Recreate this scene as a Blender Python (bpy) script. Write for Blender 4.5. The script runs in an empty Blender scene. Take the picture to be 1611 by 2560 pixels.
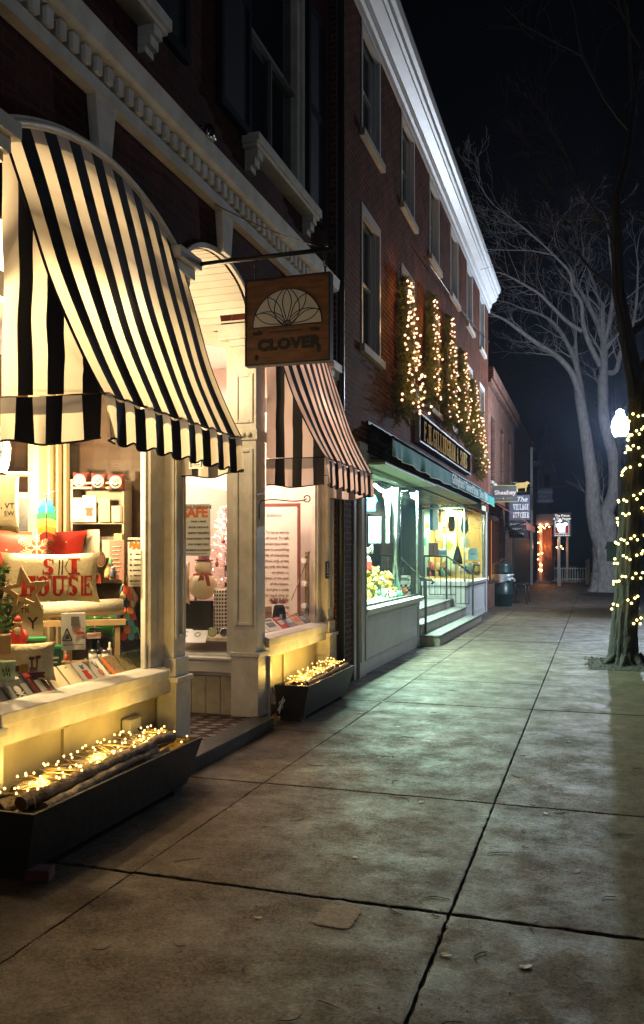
import bpy, math, random
from mathutils import Vector, Matrix
S = bpy.context.scene
COL = S.collection
R = math.radians
rng = random.Random(7)
# ------------------------------------------------------------------ camera maths
F = 2100.0; HY = 1390.0; CX = 805.0; H = 1.6
ANG = math.atan(680 / F); sA, cA = math.sin(ANG), math.cos(ANG)
def ray(px, py):
    u = (px - CX) / F; v = (HY - py) / F
    return Vector((-sA + u * cA, cA + u * sA, v))
def PX(px, py, x):
    r = ray(px, py); t = x / r.x; return Vector((x, t * r.y, H + t * r.z))
def PY(px, py, y):
    r = ray(px, py); t = y / r.y; return Vector((t * r.x, y, H + t * r.z))
def PD(px, py, d):
    r = ray(px, py); return Vector((d * r.x, d * r.y, H + d * r.z))
# ------------------------------------------------------------------ materials
MATS = {}
def mat(name, col=(.5, .5, .5), rough=.6, metal=0, var=0.0, vs=6.0, bump=0.0, bs=40.0, emit=None, es=0.0, spec=.5, trans=0.0, col2=None, c2s=2.0, stretch=None, bd=.01):
    if name in MATS: return MATS[name]
    m = bpy.data.materials.new(name); m.use_nodes = True; nt = m.node_tree; N = nt.nodes; L = nt.links
    b = N['Principled BSDF']; b.inputs['Roughness'].default_value = rough; b.inputs['Metallic'].default_value = metal
    b.inputs['Specular IOR Level'].default_value = spec
    b.inputs['Base Color'].default_value = (*col, 1)
    tc = N.new('ShaderNodeNewGeometry'); vec = tc.outputs['Position']
    if stretch:
        mp = N.new('ShaderNodeMapping'); mp.inputs['Scale'].default_value = stretch
        L.new(vec, mp.inputs['Vector']); vec = mp.outputs['Vector']
    if var or col2:
        n = N.new('ShaderNodeTexNoise'); n.inputs['Scale'].default_value = vs; n.inputs['Detail'].default_value = 6; n.inputs['Roughness'].default_value = .65
        L.new(vec, n.inputs['Vector'])
        mx = N.new('ShaderNodeMix'); mx.data_type = 'RGBA'
        rp = N.new('ShaderNodeMapRange'); rp.inputs['From Min'].default_value = .35; rp.inputs['From Max'].default_value = .65
        L.new(n.outputs['Fac'], rp.inputs['Value']); L.new(rp.outputs['Result'], mx.inputs['Factor'])
        k = max(0, 1 - var)
        mx.inputs['A'].default_value = (*(col2 or tuple(c * k for c in col)), 1); mx.inputs['B'].default_value = (*col, 1)
        L.new(mx.outputs['Result'], b.inputs['Base Color'])
    if bump:
        n2 = N.new('ShaderNodeTexNoise'); n2.inputs['Scale'].default_value = bs; n2.inputs['Detail'].default_value = 5
        L.new(vec, n2.inputs['Vector'])
        bp = N.new('ShaderNodeBump'); bp.inputs['Strength'].default_value = bump; bp.inputs['Distance'].default_value = bd
        L.new(n2.outputs['Fac'], bp.inputs['Height']); L.new(bp.outputs['Normal'], b.inputs['Normal'])
    if emit:
        b.inputs['Emission Color'].default_value = (*emit, 1); b.inputs['Emission Strength'].default_value = es
    if trans:
        out = N['Material Output']; tr = N.new('ShaderNodeBsdfTranslucent'); tr.inputs['Color'].default_value = (*col, 1)
        ms = N.new('ShaderNodeMixShader'); ms.inputs['Fac'].default_value = trans
        L.new(b.outputs[0], ms.inputs[1]); L.new(tr.outputs[0], ms.inputs[2]); L.new(ms.outputs[0], out.inputs['Surface'])
    MATS[name] = m; return m
def brick(name, c1, c2, mortar, scale=1.0, msize=.012, rough=.85, var=.4):
    m = bpy.data.materials.new(name); m.use_nodes = True; N = m.node_tree.nodes; L = m.node_tree.links
    b = N['Principled BSDF']; b.inputs['Roughness'].default_value = rough; b.inputs['Specular IOR Level'].default_value = .08
    g = N.new('ShaderNodeNewGeometry'); sp = N.new('ShaderNodeSeparateXYZ'); L.new(g.outputs['Position'], sp.inputs[0])
    ad = N.new('ShaderNodeMath'); ad.operation = 'ADD'; L.new(sp.outputs['X'], ad.inputs[0]); L.new(sp.outputs['Y'], ad.inputs[1])
    nw = N.new('ShaderNodeTexNoise'); nw.inputs['Scale'].default_value = 9; L.new(g.outputs['Position'], nw.inputs['Vector'])
    wz = N.new('ShaderNodeMath'); wz.operation = 'MULTIPLY_ADD'; wz.inputs[1].default_value = .012
    L.new(nw.outputs['Fac'], wz.inputs[0]); L.new(sp.outputs['Z'], wz.inputs[2])
    cb = N.new('ShaderNodeCombineXYZ'); L.new(ad.outputs[0], cb.inputs[0]); L.new(wz.outputs[0], cb.inputs[1])
    bt = N.new('ShaderNodeTexBrick'); L.new(cb.outputs[0], bt.inputs['Vector'])
    bt.inputs['Scale'].default_value = scale; bt.inputs['Brick Width'].default_value = .215; bt.inputs['Row Height'].default_value = .073
    bt.inputs['Mortar Size'].default_value = msize; bt.inputs['Mortar Smooth'].default_value = .3; bt.inputs['Bias'].default_value = 0
    bt.inputs['Color1'].default_value = (*c1, 1); bt.inputs['Color2'].default_value = (*c2, 1); bt.inputs['Mortar'].default_value = (*mortar, 1)
    n = N.new('ShaderNodeTexNoise'); n.inputs['Scale'].default_value = 3; n.inputs['Detail'].default_value = 8; L.new(g.outputs['Position'], n.inputs['Vector'])
    mr = N.new('ShaderNodeMapRange'); mr.inputs['From Min'].default_value = .3; mr.inputs['From Max'].default_value = .7; mr.inputs['To Min'].default_value = 1 - var; mr.inputs['To Max'].default_value = 1.15
    L.new(n.outputs['Fac'], mr.inputs['Value'])
    mx = N.new('ShaderNodeMix'); mx.data_type = 'RGBA'; mx.blend_type = 'MULTIPLY'; mx.inputs['Factor'].default_value = 1
    L.new(bt.outputs['Color'], mx.inputs['A']); L.new(mr.outputs['Result'], mx.inputs['B']); L.new(mx.outputs['Result'], b.inputs['Base Color'])
    bp = N.new('ShaderNodeBump'); bp.inputs['Strength'].default_value = .7; bp.inputs['Distance'].default_value = .008; bp.invert = True
    L.new(bt.outputs['Fac'], bp.inputs['Height']); L.new(bp.outputs['Normal'], b.inputs['Normal'])
    MATS[name] = m; return m
def glassmat(name, tint=(.97, .98, .97), refl=1.0):
    m = bpy.data.materials.new(name); m.use_nodes = True; N = m.node_tree.nodes; L = m.node_tree.links
    N.remove(N['Principled BSDF']); out = N['Material Output']
    t = N.new('ShaderNodeBsdfTransparent'); t.inputs['Color'].default_value = (*tint, 1)
    gl = N.new('ShaderNodeBsdfGlossy'); gl.inputs['Roughness'].default_value = .02; gl.inputs['Color'].default_value = (1, 1, 1, 1)
    fr = N.new('ShaderNodeLayerWeight'); fr.inputs['Blend'].default_value = .5
    pw = N.new('ShaderNodeMath'); pw.operation = 'POWER'; pw.inputs[1].default_value = 4.5; L.new(fr.outputs['Facing'], pw.inputs[0])
    mu = N.new('ShaderNodeMath'); mu.operation = 'MULTIPLY_ADD'; mu.inputs[1].default_value = .55 * refl; mu.inputs[2].default_value = .028; L.new(pw.outputs[0], mu.inputs[0])
    ms = N.new('ShaderNodeMixShader'); L.new(mu.outputs[0], ms.inputs['Fac']); L.new(t.outputs[0], ms.inputs[1]); L.new(gl.outputs[0], ms.inputs[2]); L.new(ms.outputs[0], out.inputs['Surface'])
    MATS[name] = m; return m
def emis(name, col, st):
    if name in MATS: return MATS[name]
    m = bpy.data.materials.new(name); m.use_nodes = True; N = m.node_tree.nodes; L = m.node_tree.links
    N.remove(N['Principled BSDF']); e = N.new('ShaderNodeEmission'); e.inputs['Color'].default_value = (*col, 1); e.inputs['Strength'].default_value = st
    L.new(e.outputs[0], N['Material Output'].inputs['Surface']); MATS[name] = m; return m
def concrete():
    m = bpy.data.materials.new('concrete'); m.use_nodes = True; N = m.node_tree.nodes; L = m.node_tree.links
    b = N['Principled BSDF']; g = N.new('ShaderNodeNewGeometry'); V = g.outputs['Position']
    def noise(sc, det, r=.6, vec=V):
        n = N.new('ShaderNodeTexNoise'); n.inputs['Scale'].default_value = sc; n.inputs['Detail'].default_value = det; n.inputs['Roughness'].default_value = r; L.new(vec, n.inputs['Vector']); return n.outputs['Fac']
    def rngm(x, a, c, lo, hi):
        q = N.new('ShaderNodeMapRange'); q.inputs['From Min'].default_value = a; q.inputs['From Max'].default_value = c; q.inputs['To Min'].default_value = lo; q.inputs['To Max'].default_value = hi; L.new(x, q.inputs['Value']); return q.outputs['Result']
    def mul(a, c):
        q = N.new('ShaderNodeMath'); q.operation = 'MULTIPLY'; L.new(a, q.inputs[0]); L.new(c, q.inputs[1]); return q.outputs[0]
    big = rngm(noise(1.1, 6, .6), .34, .66, .62, 1.14); mid = rngm(noise(7, 7, .75), .33, .67, .66, 1.2); fine = rngm(noise(190, 4, .8), .3, .7, .55, 1.35)
    k = mul(mul(big, mid), fine); k = mul(k, rngm(noise(62, 5, .85), .38, .62, .42, 1.62))
    sp = rngm(noise(48, 3, .6), .62, .68, 1, .30); k = mul(k, sp)
    sl = rngm(noise(75, 2, .5), .70, .74, 1, 1.9); k = mul(k, sl)
    cr = N.new('ShaderNodeMix'); cr.data_type = 'RGBA'; cr.blend_type = 'MULTIPLY'; cr.inputs['Factor'].default_value = 1; cr.inputs['A'].default_value = (.078, .059, .043, 1)
    L.new(k, cr.inputs['B']); L.new(cr.outputs['Result'], b.inputs['Base Color'])
    mp = N.new('ShaderNodeMapping'); mp.inputs['Scale'].default_value = (1, 1.0, 1); L.new(V, mp.inputs['Vector'])
    st = noise(2.6, 10, .78, mp.outputs['Vector'])
    L.new(rngm(st, .40, .64, .70, .42), b.inputs['Roughness']); L.new(rngm(st, .40, .62, .10, .30), b.inputs['Specular IOR Level'])
    h = N.new('ShaderNodeMath'); h.operation = 'ADD'; L.new(noise(230, 3), h.inputs[0])
    h2 = N.new('ShaderNodeMath'); h2.operation = 'MULTIPLY'; h2.inputs[1].default_value = 2.2; L.new(noise(26, 7, .7), h2.inputs[0]); L.new(h2.outputs[0], h.inputs[1])
    bp = N.new('ShaderNodeBump'); bp.inputs['Strength'].default_value = .7; bp.inputs['Distance'].default_value = .004; L.new(h.outputs[0], bp.inputs['Height'])
    mp2 = N.new('ShaderNodeMapping'); mp2.inputs['Scale'].default_value = (1, 1, 1); L.new(V, mp2.inputs['Vector'])
    bp2 = N.new('ShaderNodeBump'); bp2.inputs['Strength'].default_value = .5; bp2.inputs['Distance'].default_value = .018; L.new(noise(4.5, 7, .68, mp2.outputs['Vector']), bp2.inputs['Height'])
    L.new(bp2.outputs['Normal'], bp.inputs['Normal']); L.new(bp.outputs['Normal'], b.inputs['Normal'])
    MATS['concrete'] = m; return m
concrete()
brick('brick_dark', (.085, .020, .014), (.050, .013, .010), (.070, .036, .028), msize=.010)
brick('brick_red', (.125, .022, .012), (.062, .013, .008), (.17, .10, .065), var=.55)
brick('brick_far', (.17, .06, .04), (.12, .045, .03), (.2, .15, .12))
white = mat('white_paint', (.62, .585, .51), .45, var=.10, vs=4, bump=.2, bs=30)
whitew = mat('worn_white_paint', (.74, .71, .65), .45, var=.3, vs=5, bump=.35, bs=22, col2=(.56, .52, .45))
cool = mat('grey_white_paint', (.60, .60, .60), .4, var=.12, vs=4, bump=.2, bs=30)
stonew = mat('pale_stone', (.50, .46, .40), .8, var=.25, vs=8, bump=.4)
black = mat('black_metal', (.012, .012, .013), .38, bump=.15, bs=60)
planterm = mat('planter_metal', (.022, .02, .02), .5, var=.4, vs=5, bump=.3, bs=25)
dark = mat('dark_void', (.01, .01, .012), .9)
pane = mat('night_pane', (.008, .009, .014), .06, spec=.6)
shutm = mat('shutter_black', (.006, .007, .011), .7, bump=.1, spec=.08)
cream = mat('cream_interior', (.72, .60, .40), .6, var=.1, vs=3)
pinkw = mat('pink_white_interior', (.80, .66, .58), .7, var=.06, vs=2)
ceilm = mat('tin_ceiling', (.8, .76, .7), .5, bump=.6, bs=18)
wood = mat('brown_wood', (.20, .09, .035), .5, var=.5, vs=6, stretch=(1, 1, 6))
darkwood = mat('dark_wood', (.05, .025, .015), .45, var=.4, vs=7)
lightwood = mat('pale_wood', (.55, .38, .18), .55, var=.25, vs=10)
signwood = mat('sign_wood', (.22, .088, .022), .5, var=.6, vs=5, stretch=(1, 1, 5), bump=.3, bs=30)
canvas = mat('canvas_cream', (.70, .63, .52), .85, var=.14, vs=3.5, trans=.42, bump=.6, bs=5, bd=.03)
canvasp = mat('canvas_pink_cream', (.70, .60, .53), .85, var=.14, vs=3.5, trans=.42, bump=.6, bs=5, bd=.03)
canvasd = mat('canvas_black', (.018, .015, .017), .85, bump=.2, bs=8)
greenc = mat('green_canvas', (.02, .36, .30), .8, var=.25, vs=6, bump=.4, bs=12)
paper = mat('white_paper', (.8, .77, .7), .6)
red = mat('red_cloth', (.55, .025, .012), .6, var=.2, vs=9)
redpaint = mat('red_ink', (.62, .04, .012), .7)
orange = mat('orange_ink', (.8, .16, .02), .7)
ink = mat('black_ink', (.015, .015, .015), .7)
greyink = mat('grey_ink', (.15, .14, .13), .7)
cloth = mat('cream_cloth', (.74, .62, .40), .85, var=.08, vs=8, bump=.35, bs=50)
fleece = mat('fleece', (.78, .66, .42), .95, var=.12, vs=30, bump=1.0, bs=60)
greenp = mat('green_paint', (.03, .20, .04), .5, var=.3, vs=12)
gold = mat('gold_leaf', (.72, .50, .16), .45, metal=.3, var=.15, vs=12)
bark = mat('bark', (.030, .021, .015), .9, var=.75, vs=18, bump=1.0, bs=26, stretch=(1, 1, .22), bd=.05)
barkp = mat('pale_bark', (.55, .50, .47), .9, var=.45, vs=9, bump=1.0, bs=14, stretch=(1, 1, .35), bd=.04)
birch = mat('birch_bark', (.38, .29, .19), .8, var=.3, vs=26, col2=(.07, .045, .028), bump=1, bs=60, stretch=(1, .6, 1))
logend = mat('log_end', (.12, .06, .03), .8, var=.5, vs=30)
pine = mat('pine_needles', (.035, .065, .015), .7, var=.5, vs=12, trans=.15)
steel = mat('polished_steel', (.50, .54, .52), .22, metal=1, var=.4, vs=14)
stepst = mat('step_granite', (.26, .28, .27), .55, var=.35, vs=14, bump=.4, bs=60, col2=(.13, .14, .15))
riserm = mat('riser_concrete', (.42, .36, .27), .8, var=.3, vs=6, bump=.4, bs=30)
soil = mat('soil', (.022, .014, .009), .95, var=.6, vs=20, bump=1, bs=40)
asphalt = mat('asphalt', (.045, .045, .048), .6, var=.3, vs=20, bump=.6, bs=120)
bulbw = emis('warm_bulb', (1.0, .60, .17), 8)
bulby = emis('yellow_bulb', (1.0, .78, .22), 9)
bulbp = emis('pinkish_bulb', (1.0, .50, .30), 4.5)
glass = glassmat('shop_glass')
# ------------------------------------------------------------------ mesh building
class MB:
    def __init__(s): s.v = []; s.f = []; s.m = []; s.sm = []
    def vert(s, *ps):
        i = len(s.v); s.v += [tuple(p) for p in ps]; return i
    def face(s, idx, m=0, smooth=False): s.f.append(tuple(idx)); s.m.append(m); s.sm.append(smooth)
    def quad(s, a, b, c, d, m=0, smooth=False):
        i = s.vert(a, b, c, d); s.face((i, i + 1, i + 2, i + 3), m, smooth)
    def box(s, x0, x1, y0, y1, z0, z1, m=0, M=None):
        P = [Vector((x, y, z)) for x in (x0, x1) for y in (y0, y1) for z in (z0, z1)]
        if M is not None: P = [M @ p for p in P]
        i = s.vert(*P)
        for q in ((0, 1, 3, 2), (4, 6, 7, 5), (0, 4, 5, 1), (2, 3, 7, 6), (0, 2, 6, 4), (1, 5, 7, 3)): s.face([i + k for k in q], m)
    def tube(s, pts, r, n=8, m=0, caps=True, smooth=True):
        pts = [Vector(p) for p in pts]; rs = r if isinstance(r, (list, tuple)) else [r] * len(pts)
        prev = None; rings = []
        for k, p in enumerate(pts):
            d = (pts[min(k + 1, len(pts) - 1)] - pts[max(k - 1, 0)])
            if d.length < 1e-9: d = Vector((0, 0, 1))
            d.normalize()
            if prev is None:
                a = Vector((0, 0, 1)) if abs(d.z) < .9 else Vector((1, 0, 0)); u = d.cross(a).normalized()
            else:
                u = (prev - d * prev.dot(d)).normalized()
            prev = u; w = d.cross(u)
            i = s.vert(*[p + (u * math.cos(2 * math.pi * j / n) + w * math.sin(2 * math.pi * j / n)) * rs[k] for j in range(n)]); rings.append(i)
        for a, b in zip(rings, rings[1:]):
            for j in range(n): s.face((a + j, a + (j + 1) % n, b + (j + 1) % n, b + j), m, smooth)
        if caps: s.face([rings[0] + j for j in reversed(range(n))], m); s.face([rings[-1] + j for j in range(n)], m)
    def lathe(s, prof, c=(0, 0, 0), n=16, m=0, sx=1, sy=1, smooth=True):
        c = Vector(c); rings = []
        for r, z in prof: rings.append(s.vert(*[c + Vector((r * sx * math.cos(2 * math.pi * j / n), r * sy * math.sin(2 * math.pi * j / n), z)) for j in range(n)]))
        for a, b in zip(rings, rings[1:]):
            for j in range(n): s.face((a + j, a + (j + 1) % n, b + (j + 1) % n, b + j), m, smooth)
        s.face([rings[0] + j for j in reversed(range(n))], m); s.face([rings[-1] + j for j in range(n)], m)
    def ball(s, c, r, n=8, m=0, sx=1, sy=1, sz=1):
        k = max(4, n // 2)
        s.lathe([(max(.02, math.sin(math.pi * i / k)) * r, -math.cos(math.pi * i / k) * r * sz) for i in range(k + 1)], c, n, m, sx, sy)
    def prism(s, poly, o, u, w, t, m=0, m2=None):
        """poly 2d in basis u,w from origin o, thickness vector t; front face = +t side"""
        o, u, w, t = map(Vector, (o, u, w, t)); n = len(poly)
        i = s.vert(*[o + u * a + w * b for a, b in poly]); j = s.vert(*[o + u * a + w * b + t for a, b in poly])
        s.face([i + k for k in reversed(range(n))], m); s.face([j + k for k in range(n)], m if m2 is None else m2)
        for k in range(n): s.face((i + k, i + (k + 1) % n, j + (k + 1) % n, j + k), m)
    def grid(s, fn, nu, nv, m=0, smooth=True):
        i = s.vert(*[fn(a / nu, b / nv) for b in range(nv + 1) for a in range(nu + 1)])
        for b in range(nv):
            for a in range(nu):
                k = i + b * (nu + 1) + a
                s.face((k, k + 1, k + nu + 2, k + nu + 1), m(a, b) if callable(m) else m, smooth)
def tag(o, label=None, cat=None, group=None, kind=None):
    if label: o['label'] = label
    if cat: o['category'] = cat
    if group: o['group'] = group
    if kind: o['kind'] = kind
    return o
WORLD = {}
def thing(name, label, cat, loc=(0, 0, 0), rz=0, group=None, world=True, kind=None):
    o = bpy.data.objects.new(name, None); COL.objects.link(o); o.location = loc; o.rotation_euler = (0, 0, rz); o.empty_display_size = .1
    tag(o, label, cat, group, kind)
    if world: WORLD[o.name] = Matrix.Translation(Vector(loc)) @ Matrix.Rotation(rz, 4, 'Z')
    return o
def mesh(mb, mats, name='mesh'):
    me = bpy.data.meshes.new(name); me.from_pydata(mb.v, [], mb.f)
    for m in (mats if isinstance(mats, (list, tuple)) else [mats]): me.materials.append(MATS[m] if isinstance(m, str) else m)
    me.polygons.foreach_set('material_index', mb.m); me.polygons.foreach_set('use_smooth', mb.sm); me.update(); return me
def ob(name, mb, mats, parent=None, label=None, bevel=0, solid=0):
    """mesh in world coordinates when the parent is a world-built thing, else in the parent's local coordinates"""
    me = mb if isinstance(mb, bpy.types.Mesh) else mesh(mb, mats, name)
    o = bpy.data.objects.new(name, me); COL.objects.link(o)
    if parent:
        o.parent = parent
        if parent.name in WORLD:
            o.matrix_parent_inverse = WORLD[parent.name].inverted(); WORLD[o.name] = Matrix.Identity(4)
    elif parent is None: pass
    if parent is None: WORLD[o.name] = Matrix.Identity(4)
    if label: o['label'] = label
    if solid: md = o.modifiers.new('solid', 'SOLIDIFY'); md.thickness = solid; md.offset = 0
    if bevel: md = o.modifiers.new('bevel', 'BEVEL'); md.width = bevel; md.segments = 2; md.limit_method = 'ANGLE'
    return o
def single(name, mb, mats, label, cat, loc=(0, 0, 0), rz=0, group=None, **k):
    """top-level thing of one mesh, vertices local to loc / rz"""
    o = ob(name, mb, mats, None, **k); WORLD.pop(o.name, None); o.location = loc; o.rotation_euler = (0, 0, rz); tag(o, label, cat, group); return o
def copy_tree(o, parent=None):
    c = o.copy(); COL.objects.link(c); c.parent = parent
    for ch in list(o.children): copy_tree(ch, c)
    return c
def txt(s, size, m, parent, loc, right=(1, 0, 0), up=(0, 0, 1), name='lettering', bold=0, sx=1, ext=.001, align='CENTER', shear=0, space=1):
    cu = bpy.data.curves.new('t', 'FONT'); cu.body = s; cu.size = size; cu.align_x = align; cu.align_y = 'CENTER'; cu.extrude = ext; cu.offset = bold; cu.shear = shear; cu.space_character = space
    cu.resolution_u = 3
    to = bpy.data.objects.new('t', cu); me = bpy.data.meshes.new_from_object(to); bpy.data.objects.remove(to)
    r = Vector(right).normalized(); u = Vector(up).normalized(); n = r.cross(u)
    Mx = Matrix((r * sx, u, n)).transposed().to_4x4(); Mx.translation = Vector(loc); me.transform(Mx)
    me.materials.clear(); me.materials.append(MATS[m] if isinstance(m, str) else m)
    for p in me.polygons: p.material_index = 0
    return ob(name, me, None, parent)
YR = (0, 1, 0)   # text right vector on a wall facing the street
def light(name, kind, loc, power, col, size=.1, rot=None, spot=None, sy=None, parent=None):
    l = bpy.data.lights.new(name, kind); l.energy = power; l.color = col
    if kind == 'AREA':
        l.size = size
        if sy: l.shape = 'RECTANGLE'; l.size_y = sy
    elif kind in ('POINT', 'SPOT'): l.shadow_soft_size = size
    if kind == 'SPOT' and spot: l.spot_size = spot[0]; l.spot_blend = spot[1]
    o = bpy.data.objects.new(name, l); COL.objects.link(o); o.location = loc
    if rot is not None: o.rotation_euler = rot
    return o
NOSIDE = {(3.66, 5.66), (5.8, 7.23), (7.23, 7.42), (7.42, 9.42)}
def facade(mb, x, thick, y0, y1, z0, z1, ops, step=.08, m=0, mr=None):
    """wall facing +X at plane x with openings (ya, yb, zb, top) where top is a number or a function of y"""
    mr = m if mr is None else mr
    ys = {y0, y1}
    for ya, yb, zb, tp in ops:
        ys |= {ya, yb}
        if callable(tp):
            k = int((yb - ya) / step); ys |= {ya + (yb - ya) * i / k for i in range(k)}
    ys = sorted(y for y in ys if y0 - 1e-6 <= y <= y1 + 1e-6)
    for a, b in zip(ys, ys[1:]):
        if b - a < 1e-5: continue
        mid = (a + b) / 2; cur = [(z0, z0)]; acts = sorted([o for o in ops if o[0] < mid < o[1]], key=lambda o: o[2])
        la, lb = z0, z0
        for ya, yb, zb, tp in acts:
            ta = tp(a) if callable(tp) else tp; tb = tp(b) if callable(tp) else tp
            if zb > la + 1e-4: mb.quad((x, a, la), (x, b, lb), (x, b, zb), (x, a, zb), m)
            if zb > z0 + 1e-4: mb.quad((x, a, zb), (x, b, zb), (x - thick, b, zb), (x - thick, a, zb), mr)
            mb.quad((x, b, tb), (x, a, ta), (x - thick, a, ta), (x - thick, b, tb), mr)
            la, lb = ta, tb
        mb.quad((x, a, la), (x, b, lb), (x, b, z1), (x, a, z1), m)
    for ya, yb, zb, tp in ops:
        if (round(ya, 2), round(yb, 2)) in NOSIDE: continue
        ta = tp(ya) if callable(tp) else tp; tb = tp(yb) if callable(tp) else tp
        mb.quad((x, ya, zb), (x, ya, ta), (x - thick, ya, ta), (x - thick, ya, zb), mr)
        mb.quad((x, yb, tb), (x, yb, zb), (x - thick, yb, zb), (x - thick, yb, tb), mr)
    mb.quad((x, y1, z0), (x - thick, y1, z0), (x - thick, y1, z1), (x, y1, z1), m)
    mb.quad((x, y0, z1), (x - thick, y0, z1), (x - thick, y0, z0), (x, y0, z0), m)
def pbox(parent, name, dims, m, bevel=0, label=None):
    mb = MB(); mb.box(*dims); return ob(name, mb, m, parent, bevel=bevel, label=label)
def sweep_y(mb, prof, y0, y1, m=0):
    """extrude an (x,z) outline along Y"""
    n = len(prof); i = mb.vert(*[(a, y0, b) for a, b in prof]); j = mb.vert(*[(a, y1, b) for a, b in prof])
    for k in range(n): mb.face((i + k, i + (k + 1) % n, j + (k + 1) % n, j + k), m)
    mb.face([i + k for k in range(n)], m); mb.face([j + k for k in reversed(range(n))], m)
# ================================================================== SETTING
def structure(name, mb, mats, **k): return tag(ob(name, mb, mats, None, **k), kind='structure')
mb = MB(); mb.quad((-58, -40, -.16), (58, -40, -.16), (58, 180, -.16), (-58, 180, -.16)); structure('ground', mb, 'soil')
mb = MB(); mb.quad((1.35, -30, -.12), (9.5, -30, -.12), (9.5, 175, -.12), (1.35, 175, -.12)); structure('road', mb, 'asphalt')
mb = MB(); mb.box(1.18, 1.35, -30, 160, -.16, .004); structure('kerb', mb, 'stone_kerb' if 'stone_kerb' in MATS else mat('stone_kerb', (.28, .27, .25), .7, var=.3, vs=6, bump=.5), bevel=.012)
mb = MB(); mb.quad((-9, -30, -.03), (1.19, -30, -.03), (1.19, 160, -.03), (-9, 160, -.03)); structure('sidewalk_base', mb, mat('joint_dirt', (.02, .016, .013), .95, bump=1, bs=60))
mb = MB(); r0 = random.Random(3)
cols = [(-3.6, -2.215), (-2.215, -.612), (-.612, 1.175)]
rows = [-3.26, -1.51, .24, 1.99, 3.742, 5.5, 7.25, 9.0, 10.75] + [10.75 + 1.78 * i for i in range(1, 46)]
def gapy(y): return .016 if abs(y - 3.742) < .01 else (.009 if abs(y - 10.75) < .1 or abs(y - 5.5) < .1 else .0085)
for ci, (xa, xb) in enumerate(cols):
    for ya, yb in zip(rows, rows[1:]):
        if ci == 2 and ya < 12.6 < yb: pass
        near = ya < 12; st = .045 if near else .25
        gl = .006 if ci == 1 else .0075; gr = .006 if ci == 0 else .0075
        a0, a1, b0, b1 = xa + gl, xb - gr, ya + gapy(ya), yb - gapy(yb)
        jit = .0022 if near else .001
        nx = max(2, int((a1 - a0) / st)); ny = max(2, int((b1 - b0) / st)); dz = r0.uniform(-.003, .003); edge = []
        for k in range(nx): edge.append((a0 + (a1 - a0) * k / nx, b0))
        for k in range(ny): edge.append((a1, b0 + (b1 - b0) * k / ny))
        for k in range(nx): edge.append((a1 - (a1 - a0) * k / nx, b1))
        for k in range(ny): edge.append((a0, b1 - (b1 - b0) * k / ny))
        big = 1.9 if abs(ya - 3.742) < .01 or abs(yb - 3.742) < .01 else 1
        top = [(x + r0.gauss(0, jit), y + r0.gauss(0, jit * big), dz) for x, y in edge]
        cx, cy = (a0 + a1) / 2, (b0 + b1) / 2
        ins = [(x + (cx - x) * .012, y + (cy - y) * .012, dz + .002) for x, y, z in top]
        n = len(top); i = mb.vert(*ins); j = mb.vert(*top); k2 = mb.vert(*[(x, y, -.05) for x, y, z in top])
        mb.face([i + q for q in range(n)])
        for q in range(n):
            w = (q + 1) % n
            mb.face((j + q, j + w, i + w, i + q)); mb.face((k2 + q, k2 + w, j + w, j + q))
structure('sidewalk', mb, 'concrete')
mb = MB(); r0 = random.Random(11)
pts = [(-.10 + 1.12 * ((math.cos(a) + 1) / 2) + r0.gauss(0, .01), 12.45 + 1.35 * ((math.sin(a) + 1) / 2) + r0.gauss(0, .02)) for a in [2 * math.pi * k / 40 for k in range(40)]]
pts = [(max(-.08, min(1.0, -.5 + 2 * (x + .02) * .98)), max(12.42, min(13.8, 13.12 + (y - 13.12) * 1.5))) for x, y in pts]
i = mb.vert(*[(x, y, .006) for x, y in pts]); c = mb.vert((.45, 13.1, .05))
for k in range(40): mb.face((i + k, i + (k + 1) % 40, c), 0, True)
structure('tree_pit', mb, 'soil')
mb = MB(); r0 = random.Random(12); i = mb.vert(*[(.30 + 1.1 * math.cos(a) * .8, 36.6 + 1.9 * math.sin(a), .006) for a in [2 * math.pi * k / 24 for k in range(24)]]); c = mb.vert((.3, 36.6, .1))
for k in range(24): mb.face((i + k, i + (k + 1) % 24, c), 0, True)
structure('tree_pit', mb, 'soil')
mb = MB(); r0 = random.Random(17)
for k in range(1500):
    y = 2.2 + 13 * r0.random() ** 1.7; x = r0.uniform(-2.5, 1.1)
    if r0.random() < .45: x = r0.choice((-2.215, -.612, 1.1)) + r0.gauss(0, .025)
    elif r0.random() < .35: y = r0.choice((3.742, 5.5, 7.25, 9.0, 10.75)) + r0.gauss(0, .02)
    a = r0.uniform(0, 6.28); l_ = r0.uniform(.0015, .0055); dx, dy = math.cos(a) * l_, math.sin(a) * l_; z = .004
    i = mb.vert((x - dx, y - dy, z), (x + dy, y - dx, z), (x + dx, y + dy, z), (x, y, z + l_ * .9)); q = r0.randrange(2)
    for f_ in ((0, 1, 3), (1, 2, 3), (2, 0, 3)): mb.face([i + j for j in f_], q)
structure('grit', mb, [mat('dark_grit', (.02, .015, .012), .9), mat('pale_grit', (.30, .26, .20), .8)]); bpy.data.objects['grit']['kind'] = 'stuff'
mb = MB(); r0 = random.Random(13)
for k in range(900):
    x, y = r0.uniform(-.14, 1.06), r0.uniform(12.36, 13.86); a = r0.uniform(0, 6.28); l_ = r0.uniform(.008, .03); z = .012 + .04 * max(0, 1 - math.hypot(x - .45, y - 13.1) / .7)
    dx, dy = math.cos(a) * l_, math.sin(a) * l_; i = mb.vert((x - dx, y - dy, z), (x + dy * .4, y - dx * .4, z + r0.uniform(0, .02)), (x + dx, y + dy, z + r0.uniform(0, .015))); mb.face((i, i + 1, i + 2))
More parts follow.
